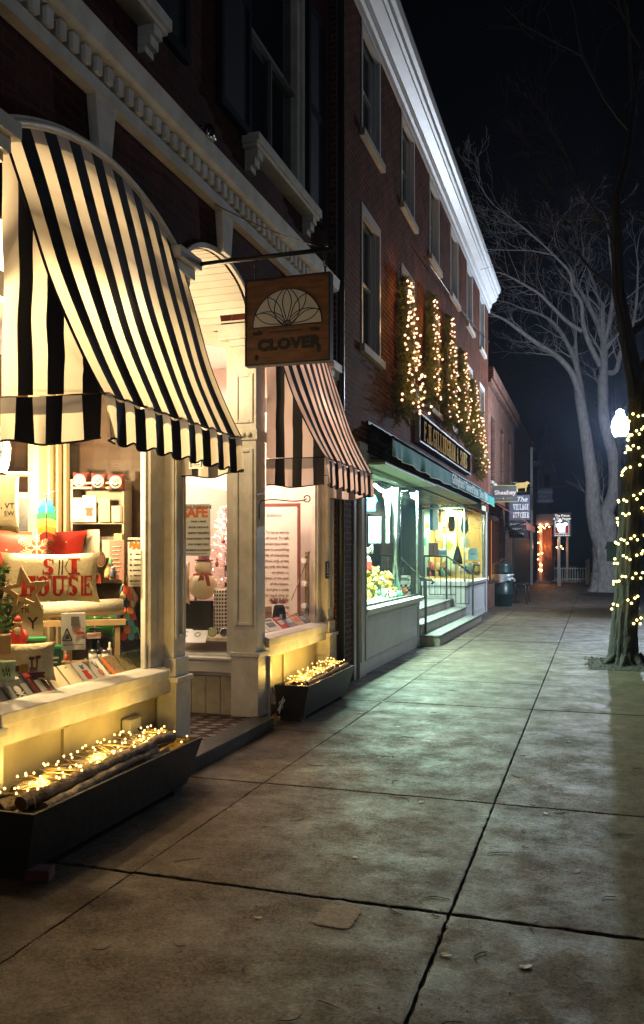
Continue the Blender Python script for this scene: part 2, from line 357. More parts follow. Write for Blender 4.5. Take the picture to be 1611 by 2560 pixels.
structure('mulch', mb, mat('mulch_chips', (.045, .025, .015), .9, var=.6, vs=60)); bpy.data.objects['mulch']['kind'] = 'stuff'
# pale patch in the concrete and coin-like spots
p = PX; pc = Vector((0, 0, 0))
def gz(px, py, z=0.0):
    r = ray(px, py); t = (z - H) / r.z; return Vector((t * r.x, t * r.y, z))
c0 = gz(843, 2293); mb = MB(); r0 = random.Random(5)
pl = [(c0.x + .085 * (1 + r0.uniform(-.07, .07)) * max(-.8, min(.8, math.cos(a))) * 1.3, c0.y + .13 * (1 + r0.uniform(-.06, .06)) * max(-.8, min(.8, math.sin(a))) * 1.1, .0075) for a in [2 * math.pi * k / 72 for k in range(72)]]
i = mb.vert(*pl); mb.face([i + k for k in range(72)]); structure('sidewalk_patch', mb, mat('patch_tan', (.135, .098, .06), .75, var=.5, vs=30, bump=.6, bs=90))

# ================================================================== BRICK SHOP (near)
shop = thing('brick_building', 'dark brick shop building with white dentil cornice and arched shop windows', 'building', (-3.03, 3.2, 0))
def arch(y0, y1, zs, rise, el=False):
    c, a = (y0 + y1) / 2, (y1 - y0) / 2
    if el: return lambda y: zs + rise * math.sqrt(max(0, 1 - ((y - c) / a) ** 2))
    return lambda y: zs + rise * (1 - ((y - c) / a) ** 2)
A1 = arch(3.66, 5.66, 3.86, .27); A2 = arch(5.80, 7.23, 3.74, .42, True); A3 = arch(7.42, 9.42, 3.86, .27)
mb = MB()
facade(mb, -3.03, .30, -2.5, 9.66, 0, 8.9, [(1.0, 3.40, 0, A1(3.66)), (3.66, 5.66, 0, A1), (5.80, 7.23, 0, A2), (7.23, 7.42, 0, 3.70), (7.42, 9.42, 0, A3), (3.85, 5.25, 5.42, 7.75), (7.12, 8.72, 5.42, 7.75)])
ob('wall', mb, 'brick_dark', shop)
def archivolt(y0, y1, fn, wd, x, d, name='arch_trim'):
    m_ = MB(); n = 40; pr = []
    for k in range(n + 1):
        y = y0 + (y1 - y0) * k / n; pr.append((y, fn(y)))
    for (ya, za), (yb, zb) in zip(pr, pr[1:]):
        P = [(x, ya, za - .012), (x, yb, zb - .012), (x, yb, zb + wd), (x, ya, za + wd)]
        Q = [(x + d, a[1], a[2]) for a in P]
        i = m_.vert(*P, *Q)
        for f in ((4, 5, 6, 7), (0, 1, 5, 4), (3, 7, 6, 2)): m_.face([i + q for q in f])
    return ob(name, m_, 'worn_white_paint', shop)
archivolt(3.62, 5.70, A1, .055, -3.04, .055); archivolt(7.38, 9.46, A3, .055, -3.04, .055); archivolt(5.80, 7.23, A2, .03, -3.04, .03)
for yc, zb in ((4.68, 4.15), (6.56, 4.165), (8.42, 4.15)):
    mb = MB(); mb.prism([(-.07, 0), (.07, 0), (.125, .38), (-.125, .38)], (-3.04, yc, zb), (0, 1, 0), (0, 0, 1), (.075, 0, 0)); ob('keystone', mb, 'worn_white_paint', shop, bevel=.006)
# soldier arches of brick over the openings (slightly proud)
# dentil cornice
mb = MB(); sweep_y(mb, [(-3.04, 4.50), (-2.95, 4.50), (-2.95, 4.585), (-2.99, 4.60), (-2.99, 4.70), (-2.90, 4.715), (-2.87, 4.73), (-2.85, 4.85), (-3.04, 4.87)], -2.4, 9.50)
y = -2.36
while y < 9.45: mb.box(-2.992, -2.925, y, y + .062, 4.602, 4.70); y += .125
ob('cornice', mb, 'worn_white_paint', shop)
# pilasters
def pilaster(y0, y1, xf=-2.97, zt=3.88, panel=True):
    mb = MB(); mb.box(-3.1, xf + .03, y0 - .02, y1 + .02, 0, .66); mb.box(-3.1, xf + .05, y0 - .035, y1 + .035, .66, .70)
    mb.box(-3.1, xf + .02, y0 - .01, y1 + .01, .70, .84); mb.box(-3.1, xf, y0, y1, .84, 3.50)
    w = y1 - y0
    if panel:
        for a, b in ((.98, 2.62), (2.86, 3.42)):
            mb.box(xf, xf + .012, y0 + .015, y0 + .055, a, b); mb.box(xf, xf + .012, y1 - .055, y1 - .015, a, b)
            mb.box(xf, xf + .012, y0 + .056, y1 - .056, a, a + .03); mb.box(xf, xf + .012, y0 + .056, y1 - .056, b - .03, b)
    for k in range(4):
        yy = y0 + w * (k + .5) / 4; mb.box(xf, xf + .015, yy - w * .07, yy + w * .07, 3.46, 3.66)
    mb.box(-3.1, xf + .004, y0 + .002, y1 - .002, 3.50, 3.66)
    mb.box(-3.1, xf + .03, y0 - .02, y1 + .02, 3.66, 3.71); mb.box(-3.1, xf + .06, y0 - .045, y1 + .045, 3.71, 3.79); mb.box(-3.1, xf + .10, y0 - .08, y1 + .08, 3.79, zt)
    ob('pilaster', mb, 'worn_white_paint', shop, bevel=.006)
pilaster(3.46, 3.65); pilaster(5.60, 5.79); pilaster(9.40, 9.63)
# corner post of the entrance
mb = MB(); mb.box(-3.22, -2.985, 7.235, 7.46, .70, 3.62); mb.box(-3.235, -2.96, 7.22, 7.475, .1, .66); mb.box(-3.245, -2.945, 7.21, 7.485, .66, .70)
for a, b in ((.95, 2.60), (2.84, 3.3)):
    mb.box(-3.20, -3.165, 7.222, 7.236, a, b); mb.box(-3.05, -3.015, 7.222, 7.236, a, b); mb.box(-3.164, -3.051, 7.222, 7.236, a, a + .03); mb.box(-3.164, -3.051, 7.222, 7.236, b - .03, b)
mb.box(-3.23, -2.97, 7.222, 7.47, 2.68, 2.78)
for q in (-3.17, -3.11, -3.05): mb.ball((q, 7.222, 2.73), .028, 10)
mb.box(-3.25, -2.95, 7.20, 7.49, 3.56, 3.62); mb.box(-3.35, -2.92, 7.17, 7.5, 3.62, 3.76)
ob('corner_post', mb, 'worn_white_paint', shop, bevel=.005)
pbox(shop, 'plinth_block', (-3.24, -2.935, 7.462, 7.50, 0, .64), 'worn_white_paint')
# display bays : frames, sills, apron, recessed panels
def bay(y0, y1, fr, z_s, z_a, div):
    mb = MB()
    mb.box(-3.10, -3.035, y1 - fr, y1 - fr * .55, z_s, 3.10); mb.box(-3.12, -3.05, y1 - fr * .55, y1, z_s - .06, 3.10)
    mb.box(-3.10, -3.06, y1 - fr - .03, y1 - fr, z_s, 3.05); mb.box(-3.10, -3.04, y0, y0 + .06, z_s, 3.10); mb.box(-3.10, -3.04, y0, y1, 3.0, 3.14)
    mb.box(-3.09, -3.05, (y0 + y1) / 2 - .02, (y0 + y1) / 2 + .02, 3.14, 4.08)
    ob('window_frame', mb, 'worn_white_paint', shop, bevel=.004)
    mb = MB(); sweep_y(mb, [(-3.15, z_a), (-2.955, z_a), (-2.95, z_s - .022), (-3.03, z_s), (-3.15, z_s)], y0, y1 - fr * .45); ob('window_sill', mb, 'worn_white_paint', shop, bevel=.004)
    mb = MB(); mb.box(-3.15, -2.985, y0, y1, z_a - .11, z_a - .004); ob('apron', mb, 'worn_white_paint', shop, bevel=.004)
    mb = MB(); mb.box(-3.2, -3.12, y0, y1, 0, z_a - .111); mb.box(-3.12, -3.095, y0 + .03, y1 - .03, .05, .10)
    for q in div: mb.box(-3.12, -3.095, q - .03, q + .03, .10, z_a - .12)
    mb.box(-3.12, -3.095, y0 + .03, y1 - .03, z_a - .16, z_a - .12)
    ob('bulkhead_panel', mb, mat('yellow_cream_paint', (.60, .53, .36), .5, var=.15, vs=5), shop, bevel=.003)
    mb = MB(); mb.box(-3.075, -3.069, y0 + .05, y1 - fr - .02, z_s - .01, 3.01); ob('shop_window', mb, glass, shop)
    mb = MB(); mb.box(-4.15, -3.08, y0, y1, z_s - .06, z_s - .03); ob('display_shelf', mb, 'cream_interior', shop)
bay(3.66, 5.60, .23, .79, .70, (4.45,)); bay(7.47, 9.40, .17, .83, .73, (8.30,))
# recess : side wall facing the camera with tall arched window
mb = MB()
xs = (-3.22, -4.35); yw = 7.27
def rim(x): t = (x + 3.785) / .53; return 3.55 + .10 * (1 - t * t)
mb.box(-3.30, -3.221, yw, yw + .06, .64, 3.74); mb.box(-4.35, -4.26, yw, yw + .06, .64, 3.74)
for k in range(16):
    a = -4.26 + .96 * k / 16; b = -4.26 + .96 * (k + 1) / 16
    mb.quad((a, yw - .002, rim(a)), (b, yw - .002, rim(b)), (b, yw - .002, 3.9), (a, yw - .002, 3.9)); mb.quad((a, yw, rim(a)), (a, yw + .06, rim(a)), (b, yw + .06, rim(b)), (b, yw, rim(b)))
    mb.quad((a, yw - .03, rim(a) + .07), (b, yw - .03, rim(b) + .07), (b, yw - .03, rim(b) + .12), (a, yw - .03, rim(a) + .12)); mb.quad((a, yw - .002, rim(a) + .12), (a, yw - .03, rim(a) + .12), (b, yw - .03, rim(b) + .12), (b, yw - .002, rim(b) + .12)); mb.quad((a, yw - .03, rim(a) + .07), (a, yw - .002, rim(a) + .07), (b, yw - .002, rim(b) + .07), (b, yw - .03, rim(b) + .07))
ob('window_surround', mb, 'white_paint', shop)
mb = MB(); mb.box(-4.35, -3.221, yw - .035, yw + .07, .50, .64); mb.box(-4.35, -3.221, yw - .05, yw - .035, .615, .64); mb.box(-4.35, -3.221, yw - .012, yw + .06, .47, .50); ob('window_sill', mb, 'white_paint', shop, bevel=.004)
mb = MB(); k = 0
x = -3.222
while x > -4.35: mb.box(x - .146, x, yw + .006, yw + .05, .1, .47); x -= .15
ob('bulkhead_panel', mb, mat('tan_planks', (.44, .37, .25), .6, var=.3, vs=7), shop, bevel=.004)
mb = MB(); mb.box(-4.26, -3.30, yw + .03, yw + .035, .64, 3.66); ob('shop_window', mb, glass, shop)
mb = MB(); mb.box(-4.3, -3.25, yw + .06, 9.40, .62, .66); ob('display_shelf', mb, 'white_paint', shop)
# recess left side, back with door, vault, floor
mb = MB(); mb.box(-4.35, -3.1, 5.67, 5.71, 0, .70); mb.box(-3.20, -3.1, 5.665, 5.715, .7, 3.1); mb.box(-4.35, -4.25, 5.665, 5.715, .7, 3.1); mb.box(-4.35, -3.1, 5.665, 5.715, 3.1, 3.9); ob('window_surround', mb, 'white_paint', shop)
mb = MB(); mb.box(-4.40, -4.35, 5.72, 5.95, .1, 3.9); mb.box(-4.40, -4.35, 6.95, 7.25, .1, 3.9); mb.box(-4.40, -4.35, 5.95, 6.95, 2.3, 2.5); mb.box(-4.40, -4.35, 5.95, 6.95, 3.4, 3.9); mb.box(-4.39, -4.36, 5.96, 6.94, .1, .9); mb.box(-4.39, -4.36, 5.96, 6.1, .9, 2.3); mb.box(-4.39, -4.36, 6.8, 6.94, .9, 2.3); d = ob('door', mb, 'white_paint', shop)
mb = MB(); mb.ball((-4.33, 6.86, 1.05), .03, 8); ob('handle', mb, 'gold_leaf', d)
mb = MB(); n = 22; V2 = arch(5.80, 7.23, 3.745, .45, True)
ys = [6.515 - .705 * math.cos(math.pi * k / n) for k in range(n + 1)]
for a, b in zip(ys, ys[1:]):
    za, zb = 3.72 + .425 * math.sqrt(max(0, 1 - ((a - 6.515) / .705) ** 2)), 3.72 + .425 * math.sqrt(max(0, 1 - ((b - 6.515) / .705) ** 2))
    mb.quad((-3.06, a + .003, za), (-3.06, b - .003, zb), (-4.36, b - .003, zb), (-4.36, a + .003, za)); mb.quad((-3.06, a - .004, za + .012), (-3.06, a + .004, za + .012), (-4.36, a + .004, za + .012), (-4.36, a - .004, za + .012))
ob('vaulted_ceiling', mb, 'white_paint', shop)
mb = MB(); mb.box(-4.4, -3.0, 5.72, 7.25, 0, .096); ob('entrance_floor', mb, 'joint_dirt', shop)
mb = MB()
for a in range(9):
    for b in range(12):
        x = -3.03 - a * .16; yy = 5.80 + b * .12 + (a % 2) * .06
        mb.prism([(0, -.055), (.075, 0), (0, .055), (-.075, 0)], (x, yy, .098), (1, 0, 0), (0, 1, 0), (0, 0, .004), m=(a + b) % 2)
ob('floor_tiles', mb, [mat('terracotta_tile', (.09, .028, .016), .5, var=.3, vs=20), mat('cream_tile', (.13, .09, .055), .5, var=.3, vs=20)], shop)
pbox(shop, 'entrance_step', (-3.0, -2.80, 5.52, 7.22, .0, .115), mat('black_slate', (.03, .028, .028), .4, var=.5, vs=8, bump=.3, bs=30), bevel=.008)
# interior room
mb = MB(); mb.quad((-8, 0, .1), (-4.4, 0, .1), (-4.4, 9.5, .1), (-8, 9.5, .1)); ob('interior_floor', mb, 'brown_wood', shop)
mb = MB(); mb.quad((-8, 0, 3.45), (-3.1, 0, 3.45), (-3.1, 5.66, 3.45), (-8, 5.66, 3.45)); mb.quad((-8, 7.33, 3.9), (-3.33, 7.33, 3.9), (-3.33, 9.5, 3.9), (-8, 9.5, 3.9)); mb.quad((-8, 5.66, 3.9), (-4.4, 5.66, 3.9), (-4.4, 7.33, 3.9), (-8, 7.33, 3.9)); ob('interior_ceiling', mb, 'tin_ceiling', shop)
mb = MB(); mb.box(-7.3, -7.2, 0, 6.2, .1, 3.5); mb.box(-8, -3.4, .6, .7, .1, 3.5)
ob('interior_wall', mb, mat('brown_plank_wall', (.055, .026, .012), .6, var=.5, vs=4, stretch=(1, .5, 5)), shop)
mb = MB(); mb.box(-7.2, -7.1, 6.2, 9.5, .1, 3.95); mb.box(-8, -3.07, 9.43, 9.5, .1, 3.95); mb.box(-4.32, -4.28, 7.9, 9.43, .66, 2.4); ob('interior_wall', mb, 'pink_white_interior', shop)
ya_, yb_ = PX(102, 1300, -3.75).y, PX(172, 1300, -3.75).y; mb = MB(); mb.box(-3.86, -3.77, ya_, yb_, .76, 3.1); mb.box(-3.77, -3.75, ya_ + .10, ya_ + .15, .76, 3.1); mb.box(-3.77, -3.75, ya_ + .20, ya_ + .25, .76, 3.1); mb.box(-3.77, -3.74, yb_ - .05, yb_, .76, 3.1); ob('inner_post', mb, mat('cream_post', (.34, .27, .15), .5, var=.1), shop, bevel=.004)
mb = MB(); mb.box(-4.13, -4.09, 2.0, 3.92, .74, 1.55); ob('display_back', mb, 'cream_interior', shop)
mb = MB(); mb.box(-4.24, -4.20, 2.0, 5.60, .7, 3.1); mb.box(-4.24, -3.12, 5.60, 5.63, .7, 3.1); ob('plank_valance', mb, 'brown_plank_wall', shop)
# upper windows with sills, brackets, shutters
def upper(y0, y1, z0, z1):
    mb = MB(); X0 = -3.16
    mb.box(X0, -3.06, y0, y0 + .13, z0, z1); mb.box(X0, -3.06, y1 - .13, y1, z0, z1); mb.box(X0 + .02, -3.02, y1 - .055, y1 - .001, z0, z1); mb.box(X0, -3.06, y0, y1, z1 - .12, z1)
    zm = (z0 + z1) / 2
    w = ob('window', mb, 'worn_white_paint', shop, bevel=.004)
    mb = MB()
    for zz in (z0, zm): mb.box(X0, -3.09, y0 + .131, y1 - .131, zz, zz + .04)
    mb.box(X0, -3.1, (y0 + y1) / 2 - .010, (y0 + y1) / 2 + .010, z0 + .041, zm); ob('sash', mb, mat('dull_sash', (.16, .15, .145), .5), w)
    mb = MB(); mb.box(-3.17, -3.14, y0 + .12, y1 - .12, z0 + .04, z1 - .1); ob('pane', mb, pane, w)
    mb = MB(); mb.box(-3.2, -2.86, y0 - .12, y1 + .12, z0 - .085, z0 - .003); mb.box(-3.2, -2.885, y0 - .1, y1 + .1, z0 - .12, z0 - .086)
    for q in (y0 - .05, y1 - .07):
        mb.box(-3.04, -2.90, q, q + .12, z0 - .19, z0 - .121); mb.box(-3.04, -2.93, q, q + .12, z0 - .26, z0 - .191); mb.box(-3.04, -2.97, q, q + .12, z0 - .31, z0 - .261)
    ob('sill', mb, 'worn_white_paint', w, bevel=.004)
    for a, b, t in ((y0 - .66, y0 - .01, .10), (y1 + .02, y1 + .62, .02)):
        mb = MB(); mb.box(-3.02, -2.975, a, a + .06, z0 - .02, z1); mb.box(-3.02, -2.975, b - .06, b, z0 - .02, z1)
        for zz in (z0 - .02, (z0 + z1) / 2 - .04, z1 - .09): mb.box(-3.02, -2.975, a + .06, b - .06, zz, zz + .09)
        zz = z0 + .08
        while zz < z1 - .1: mb.quad((-3.0, a + .06, zz), (-3.0, b - .06, zz), (-2.985, b - .06, zz + .03), (-2.985, a + .06, zz + .03)); zz += .035
        mb.box(-3.015, -3.005, a + .05, b - .05, z0, z1 - .05); ob('shutter', mb, shutm, w)
upper(3.85, 5.25, 5.42, 7.75); upper(7.12, 8.72, 5.42, 7.75)
mb = MB(); mb.tube([(-2.9, 9.70, .0), (-2.9, 9.70, 9.0)], .045, 10); ob('downpipe', mb, 'black_metal', shop)
mb = MB(); mb.box(-8, -3.33, -2.5, 9.6, 8.88, 8.95); ob('roof', mb, 'dark_void', shop)
# flood light and eye hook
fl = PX(522, 328, -2.85); t = thing('flood_light', 'small round metal floodlight on the dark brick wall above the cornice', 'light', fl)
mb = MB(); mb.tube([fl + Vector((-.17, 0, .05)), fl + Vector((-.05, 0, .05))], .012, 6); ob('arm', mb, 'black_metal', t)
mb = MB(); mb.lathe([(.025, .05), (.04, .03), (.05, -.02), (.055, -.06), (.045, -.065)], fl, 14); ob('lamp_head', mb, 'polished_steel', t)

# ================================================================== STRIPED AWNINGS
band = mat('canvas_grey_band', (.42, .38, .36), .85, trans=.15)  # doubled cloth of the rod pocket, with its shade put into this grey
def awning(label, A, ya, yb, xf, fa, fb, zf, zb, n, cm):
    t = thing('awning', label, 'awning', (-3.0, (ya + yb) / 2, zf)); mats = [cm, canvasd, band]
    r1 = random.Random(int(ya * 10)); xw = -2.965
    def top(u): y = ya + (yb - ya) * u; return Vector((xw, y, A(y) - .02))
    def bot(u): return Vector((xf + .006 * math.sin(u * n * 1.6), fa + (fb - fa) * u, zf + .012 * math.sin(u * n * math.pi / 1.0)))
    SUB = 4
    def slope(u, v):
        p = top(u).lerp(bot(u), v); s = math.sin(math.pi * v)
        return p + Vector((-.05 * s * v, 0, -.055 * s)) + Vector((.006 * math.sin(u * 9 + v * 5) * s * math.sin(v * 7 + u * 3), 0, .007 * math.sin(u * n * math.pi) * s + .008 * math.sin(u * 13 - v * 4) * s * s * math.sin(v * 5)))
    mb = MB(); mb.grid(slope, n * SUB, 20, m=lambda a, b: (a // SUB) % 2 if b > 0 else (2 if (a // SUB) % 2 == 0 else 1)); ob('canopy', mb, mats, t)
    def val(u, v):
        p = bot(u); z = zf + .012 * math.sin(u * n * math.pi) - v * (zf - zb)
        sc = .015 * abs(math.sin(u * n * math.pi / 2)) ; w = .011 * math.sin(u * n * math.pi) * (.4 + v)
        fl_ = 0.035 * math.sin(v * math.pi * .5) if v > .25 else .02 * v / .25
        return Vector((p.x + w + fl_ * .4, p.y + (.09 * v if u < .001 else 0), z + (sc * v) - .012))
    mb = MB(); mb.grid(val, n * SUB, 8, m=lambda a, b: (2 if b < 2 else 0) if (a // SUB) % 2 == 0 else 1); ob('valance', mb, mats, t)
    mb = MB(); mb.tube([val(k / 120, 1.0) for k in range(121)], .006, 5); ob('piping', mb, canvasd, t)
    ns = 6
    for sgn, yw_, yf_, uu in ((-1, ya, fa, 0.0), (1, yb, fb, 1.0)):
        def side(u, v):   # u wall->front, v top->rod
            hi = slope(uu, min(1, max(0, u)))
            # top edge follows the slope edge at the same x
            lo_z = zf; x = xw + (xf - xw) * u; y = yw_ + (yf_ - yw_) * u
            k = u
            z_hi = slope(uu, k).z
            bul = (.022 * math.sin(u * 9 + v * 2.5) + .014 * math.sin(v * 13 + u * 11)) * math.sin(math.pi * min(1, v * 1.1)) * (1 - u) ** .6
            return Vector((slope(uu, k).x, slope(uu, k).y * (1 - v) + (yw_ * .0 + slope(uu, k).y) * v + bul * .6, z_hi + (lo_z - z_hi) * v))
        mb = MB(); mb.grid(side, ns * SUB, 16, m=lambda a, b: (a // SUB + (ns % 2)) % 2 if ns % 2 == 0 else (a // SUB) % 2); ob('side_panel', mb, mats, t)
        def sval(u, v):
            p = side(u, 1); return Vector((p.x, p.y + sgn * (.02 * math.sin(u * ns * 2.2) * (v + .2) + .01), zf - v * (zf - zb) - .01 + .014 * math.sin(u * 7 + 1) * v))
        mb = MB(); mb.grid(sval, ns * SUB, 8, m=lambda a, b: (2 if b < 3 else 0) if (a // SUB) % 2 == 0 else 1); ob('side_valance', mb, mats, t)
        mb = MB(); mb.tube([sval(k / 40, 1.0) for k in range(41)], .006, 5); mb.tube([side(k / 30, 0) for k in range(31)], .008, 5); ob('piping', mb, canvasd, t)
    mb = MB(); mb.tube([top(k / 30) + Vector((.01, 0, .03)) for k in range(31)], .02, 6); ob('wall_rail', mb, 'worn_white_paint', t); mb = MB(); mb.tube([Vector((xw, fa + .02, zf)), Vector((xf - .01, fa + .02, zf)), Vector((xf - .01, fb - .02, zf)), Vector((xw, fb - .02, zf))], .007, 6); ob('frame', mb, canvasd, t)
    return t
aw1 = awning('cream and black striped awning with a maker tag, over the near shop window', A1, 3.685, 5.70, -2.40, 3.76, 5.53, 2.44, 2.20, 17, canvas)
aw2 = awning('striped awning glowing pink behind the hanging wooden sign, next to the red brick wall', A3, 7.44, 9.42, -2.40, 7.50, 9.25, 2.53, 2.27, 17, canvasp)
mb = MB(); mb.box(-2.80, -2.69, 5.515, 5.52, 2.235, 2.315); tg = ob('maker_tag', mb, 'white_paper', aw1)
mb = MB(); mb.box(-2.79, -2.785, 5.508, 5.512, 2.243, 2.307); mb.box(-2.705, -2.70, 5.508, 5.512, 2.243, 2.307); mb.box(-2.785, -2.705, 5.508, 5.512, 2.302, 2.307); mb.box(-2.785, -2.705, 5.508, 5.512, 2.243, 2.248); mb.prism([(-.025, 0), (.025, 0), (.004, .016)], (-2.745, 5.512, 2.275), (1, 0, 0), (0, 0, 1), (0, -.003, 0)); mb.box(-2.775, -2.715, 5.508, 5.512, 2.256, 2.264); ob('print', mb, ink, tg)

# ================================================================== HANGING WOODEN SIGN
YS = 5.85
t = thing('sign_bracket', 'long black iron sign pole standing out from the white pilaster', 'bracket', (-3.0, YS, 3.84))
zp = 3.84
mb = MB(); mb.tube([(-3.0, YS, zp), (-1.80, YS, zp)], .018, 8); ob('pole', mb, 'black_metal', t)
mb = MB(); mb.box(-3.03, -2.99, YS - .05, YS + .05, zp - .07, zp + .07); ob('mount_plate', mb, 'black_metal', t); mb = MB(); mb.tube([(-1.86, YS, zp + .02), (-1.86, YS, zp + .07)], .01, 6); ob('wire_pin', mb, 'black_metal', t)
e = PX(537, 510, -2.93)
mb = MB(); mb.tube([e.lerp(Vector((-1.9, YS, zp + .02)), k / 10) + Vector((0, 0, -.03 * math.sin(math.pi * k / 10))) for k in range(11)], .004, 5); ob('stay_wire', mb, 'black_metal', t)
sg = thing('hanging_sign', 'square wooden shop sign with a white fanlight, hanging from the iron pole', 'sign', (-2.155, YS, 3.34))
x0, x1, z0, z1 = -2.49, -1.82, 3.02, 3.665
pbox(sg, 'board', (x0 + .012, x1 - .012, YS - .03, YS + .03, z0 + .012, z1 - .012), 'sign_wood')
mb = MB(); mb.box(x0, x1, YS - .038, YS + .038, z0, z0 + .012); mb.box(x0, x1, YS - .038, YS + .038, z1 - .012, z1); mb.box(x0, x0 + .012, YS - .038, YS + .038, z0 + .012, z1 - .012); mb.box(x1 - .012, x1, YS - .038, YS + .038, z0 + .012, z1 - .012); ob('frame', mb, 'black_metal', sg)
cx_, cz_, rr = -2.155, 3.30, .272
mb = MB(); mb.prism([(rr * math.cos(math.pi * k / 32), rr * math.sin(math.pi * k / 32)) for k in range(33)], (cx_, YS - .03, cz_), (1, 0, 0), (0, 0, 1), (0, -.005, 0)); fan = ob('fanlight', mb, mat('sign_white', (.62, .60, .56), .5), sg)
mb = MB(); q = YS - .037
def P2(a, b): return (cx_ + a, q, cz_ + b)
mb.tube([P2(rr * math.cos(math.pi * k / 40), rr * math.sin(math.pi * k / 40)) for k in range(41)] , .004, 5); mb.tube([P2(-rr, 0), P2(rr, 0)], .004, 5)
for deg in (90, 56, 124, 22, 158):
    for s_ in (-1, 1):
        L_ = rr if deg == 90 else rr * .99
        pts = []
        for k in range(13):
            f_ = k / 12; rr_ = L_ * f_; off = s_ * .36 * math.sin(math.pi * f_) * .62 + 0
            aa = R(deg) + off
            pts.append(P2(rr_ * math.cos(aa), max(.001, rr_ * math.sin(aa))))
        mb.tube(pts, .003, 4)
for s_ in (-1, 1):
    for st, en in ((12, 75), (40, 110)):
        pts = []
        for k in range(13):
            f_ = k / 12; r_ = rr * (.12 + .88 * f_); a_ = R(90 + s_ * (90 - st) * (1 - 0) - s_ * (en - st) * 0); a_ = R(90) + s_ * R(75 - 70 * f_ if st == 12 else 20 + 50 * f_)
            pts.append(P2(r_ * math.cos(a_), max(.001, r_ * math.sin(a_))))
        mb.tube(pts, .003, 4)
mb.tube([P2(.035 * math.cos(math.pi * k / 12), .035 * math.sin(math.pi * k / 12)) for k in range(13)], .004, 4)
ob('leading', mb, mat('lead_came', (.02, .018, .016), .5), fan)
txt('CLOVER', .108, ink, sg, (cx_ + .01, YS - .033, 3.165), bold=.007, sx=1.12, space=1.12)
txt('nufn', .045, ink, sg, (x0 + .10, YS - .033, 3.262), bold=.002); txt('ntie', .045, ink, sg, (x1 - .12, YS - .033, 3.262), bold=.002)
mb = MB(); mb.box(x0 + .19, x1 - .22, YS - .034, YS - .031, 3.258, 3.266); ob('rule', mb, ink, sg)
for kx_, kz_ in ((x0 + .09, 3.08), (x1 - .09, 3.11)): mb = MB(); mb.ball((kx_, YS - .03, kz_), .018, 8, sy=.2, sz=1.3); ob('knot', mb, ink, sg)
for xx in (-2.42, -1.87):
    mb = MB()
    for k in range(4):
        c_ = Vector((xx, YS, zp - .035 - k * .036)); hz = k % 2
        mb.tube([c_ + Vector(((0 if hz else .012) * math.cos(a), (.012 if hz else 0) * math.cos(a), .024 * math.sin(a))) for a in [2 * math.pi * j / 12 for j in range(13)]], .0042, 5, caps=False)
    ob('chain', mb, 'black_metal', sg)
# small scroll bracket in front of the second window
b0 = PX(648, 1290, -2.96); t = thing('scroll_bracket', 'thin black iron bracket with a curled tip in front of the pink window', 'bracket', b0)
e0 = PY(648, 1240, b0.y); ee = PY(745, 1228, b0.y)
L_ = .0
pts = [b0 + Vector((0, 0, -.03)), b0 + Vector((0, 0, .10)), b0 + Vector((.02, 0, .14))] + [b0 + Vector((.02 + .42 * k / 6, 0, .14 + .01 * math.sin(k))) for k in range(1, 7)] + [b0 + Vector((.47 + .028 * math.sin(a) * (1 - a / 9), 0, .15 - .028 + .028 * math.cos(a) * (1 - a / 9))) for a in [math.pi + -.3 * j - math.pi for j in range(0, 1)]]
cc = b0 + Vector((.47, 0, .15))
pts += [cc + Vector((.03 * math.cos(a), 0, .03 * math.sin(a))) for a in [R(200 + 30 * j) for j in range(12)]]
mb = MB(); mb.tube(pts, .006, 6); ob('rod', mb, 'black_metal', t)
# disabled access sign
a0 = PX(819, 1425, -2.955); t = thing('access_sign', 'small dark blue wheelchair access sign on the white pilaster', 'sign', a0)
mb = MB(); mb.box(-2.969, -2.955, a0.y - .055, a0.y + .055, a0.z - .10, a0.z + .10); ob('plate', mb, mat('navy', (.01, .015, .05), .4), t)
mb = MB(); X_ = -2.951
def w(a, b): return (X_, a0.y + a, a0.z + b)
mb.tube([w(-.012, .065), w(-.008, .02), w(.02, .02), w(.03, -.02), w(.04, -.025)], .004, 5); mb.tube([w(.022 * math.cos(a) - .002, -.012 + .026 * math.sin(a)) for a in [R(110 + 20 * j) for j in range(13)]], .0035, 5); mb.ball(w(-.013, .075), .008, 8)
for k in range(4): mb.box(X_ - .003, X_ + .001, a0.y - .024 + k * .012, a0.y - .016 + k * .012, a0.z - .075, a0.z - .058)
ob('symbol', mb, 'white_paper', t)
# outlet boxes on the bulkheads
for (yy, zz, xx, lab) in ((5.16, .40, -3.07, 'white outdoor socket box above the nearer planter'), (7.62, .36, -3.07, 'clear socket box by the farther planter')):
    t = thing('socket_box', lab, 'socket', (xx, yy, zz)); pbox(t, 'box', (xx - .03, xx + .04, yy - .07, yy + .07, zz - .07, zz + .07), 'white_paint', bevel=.006)
    mb = MB(); mb.tube([(xx + .04, yy + .02, zz), (xx + .07, yy + .05, zz - .05), (xx + .08, yy + .09, zz - .12)], .006, 5); ob('cable', mb, 'black_metal', t)

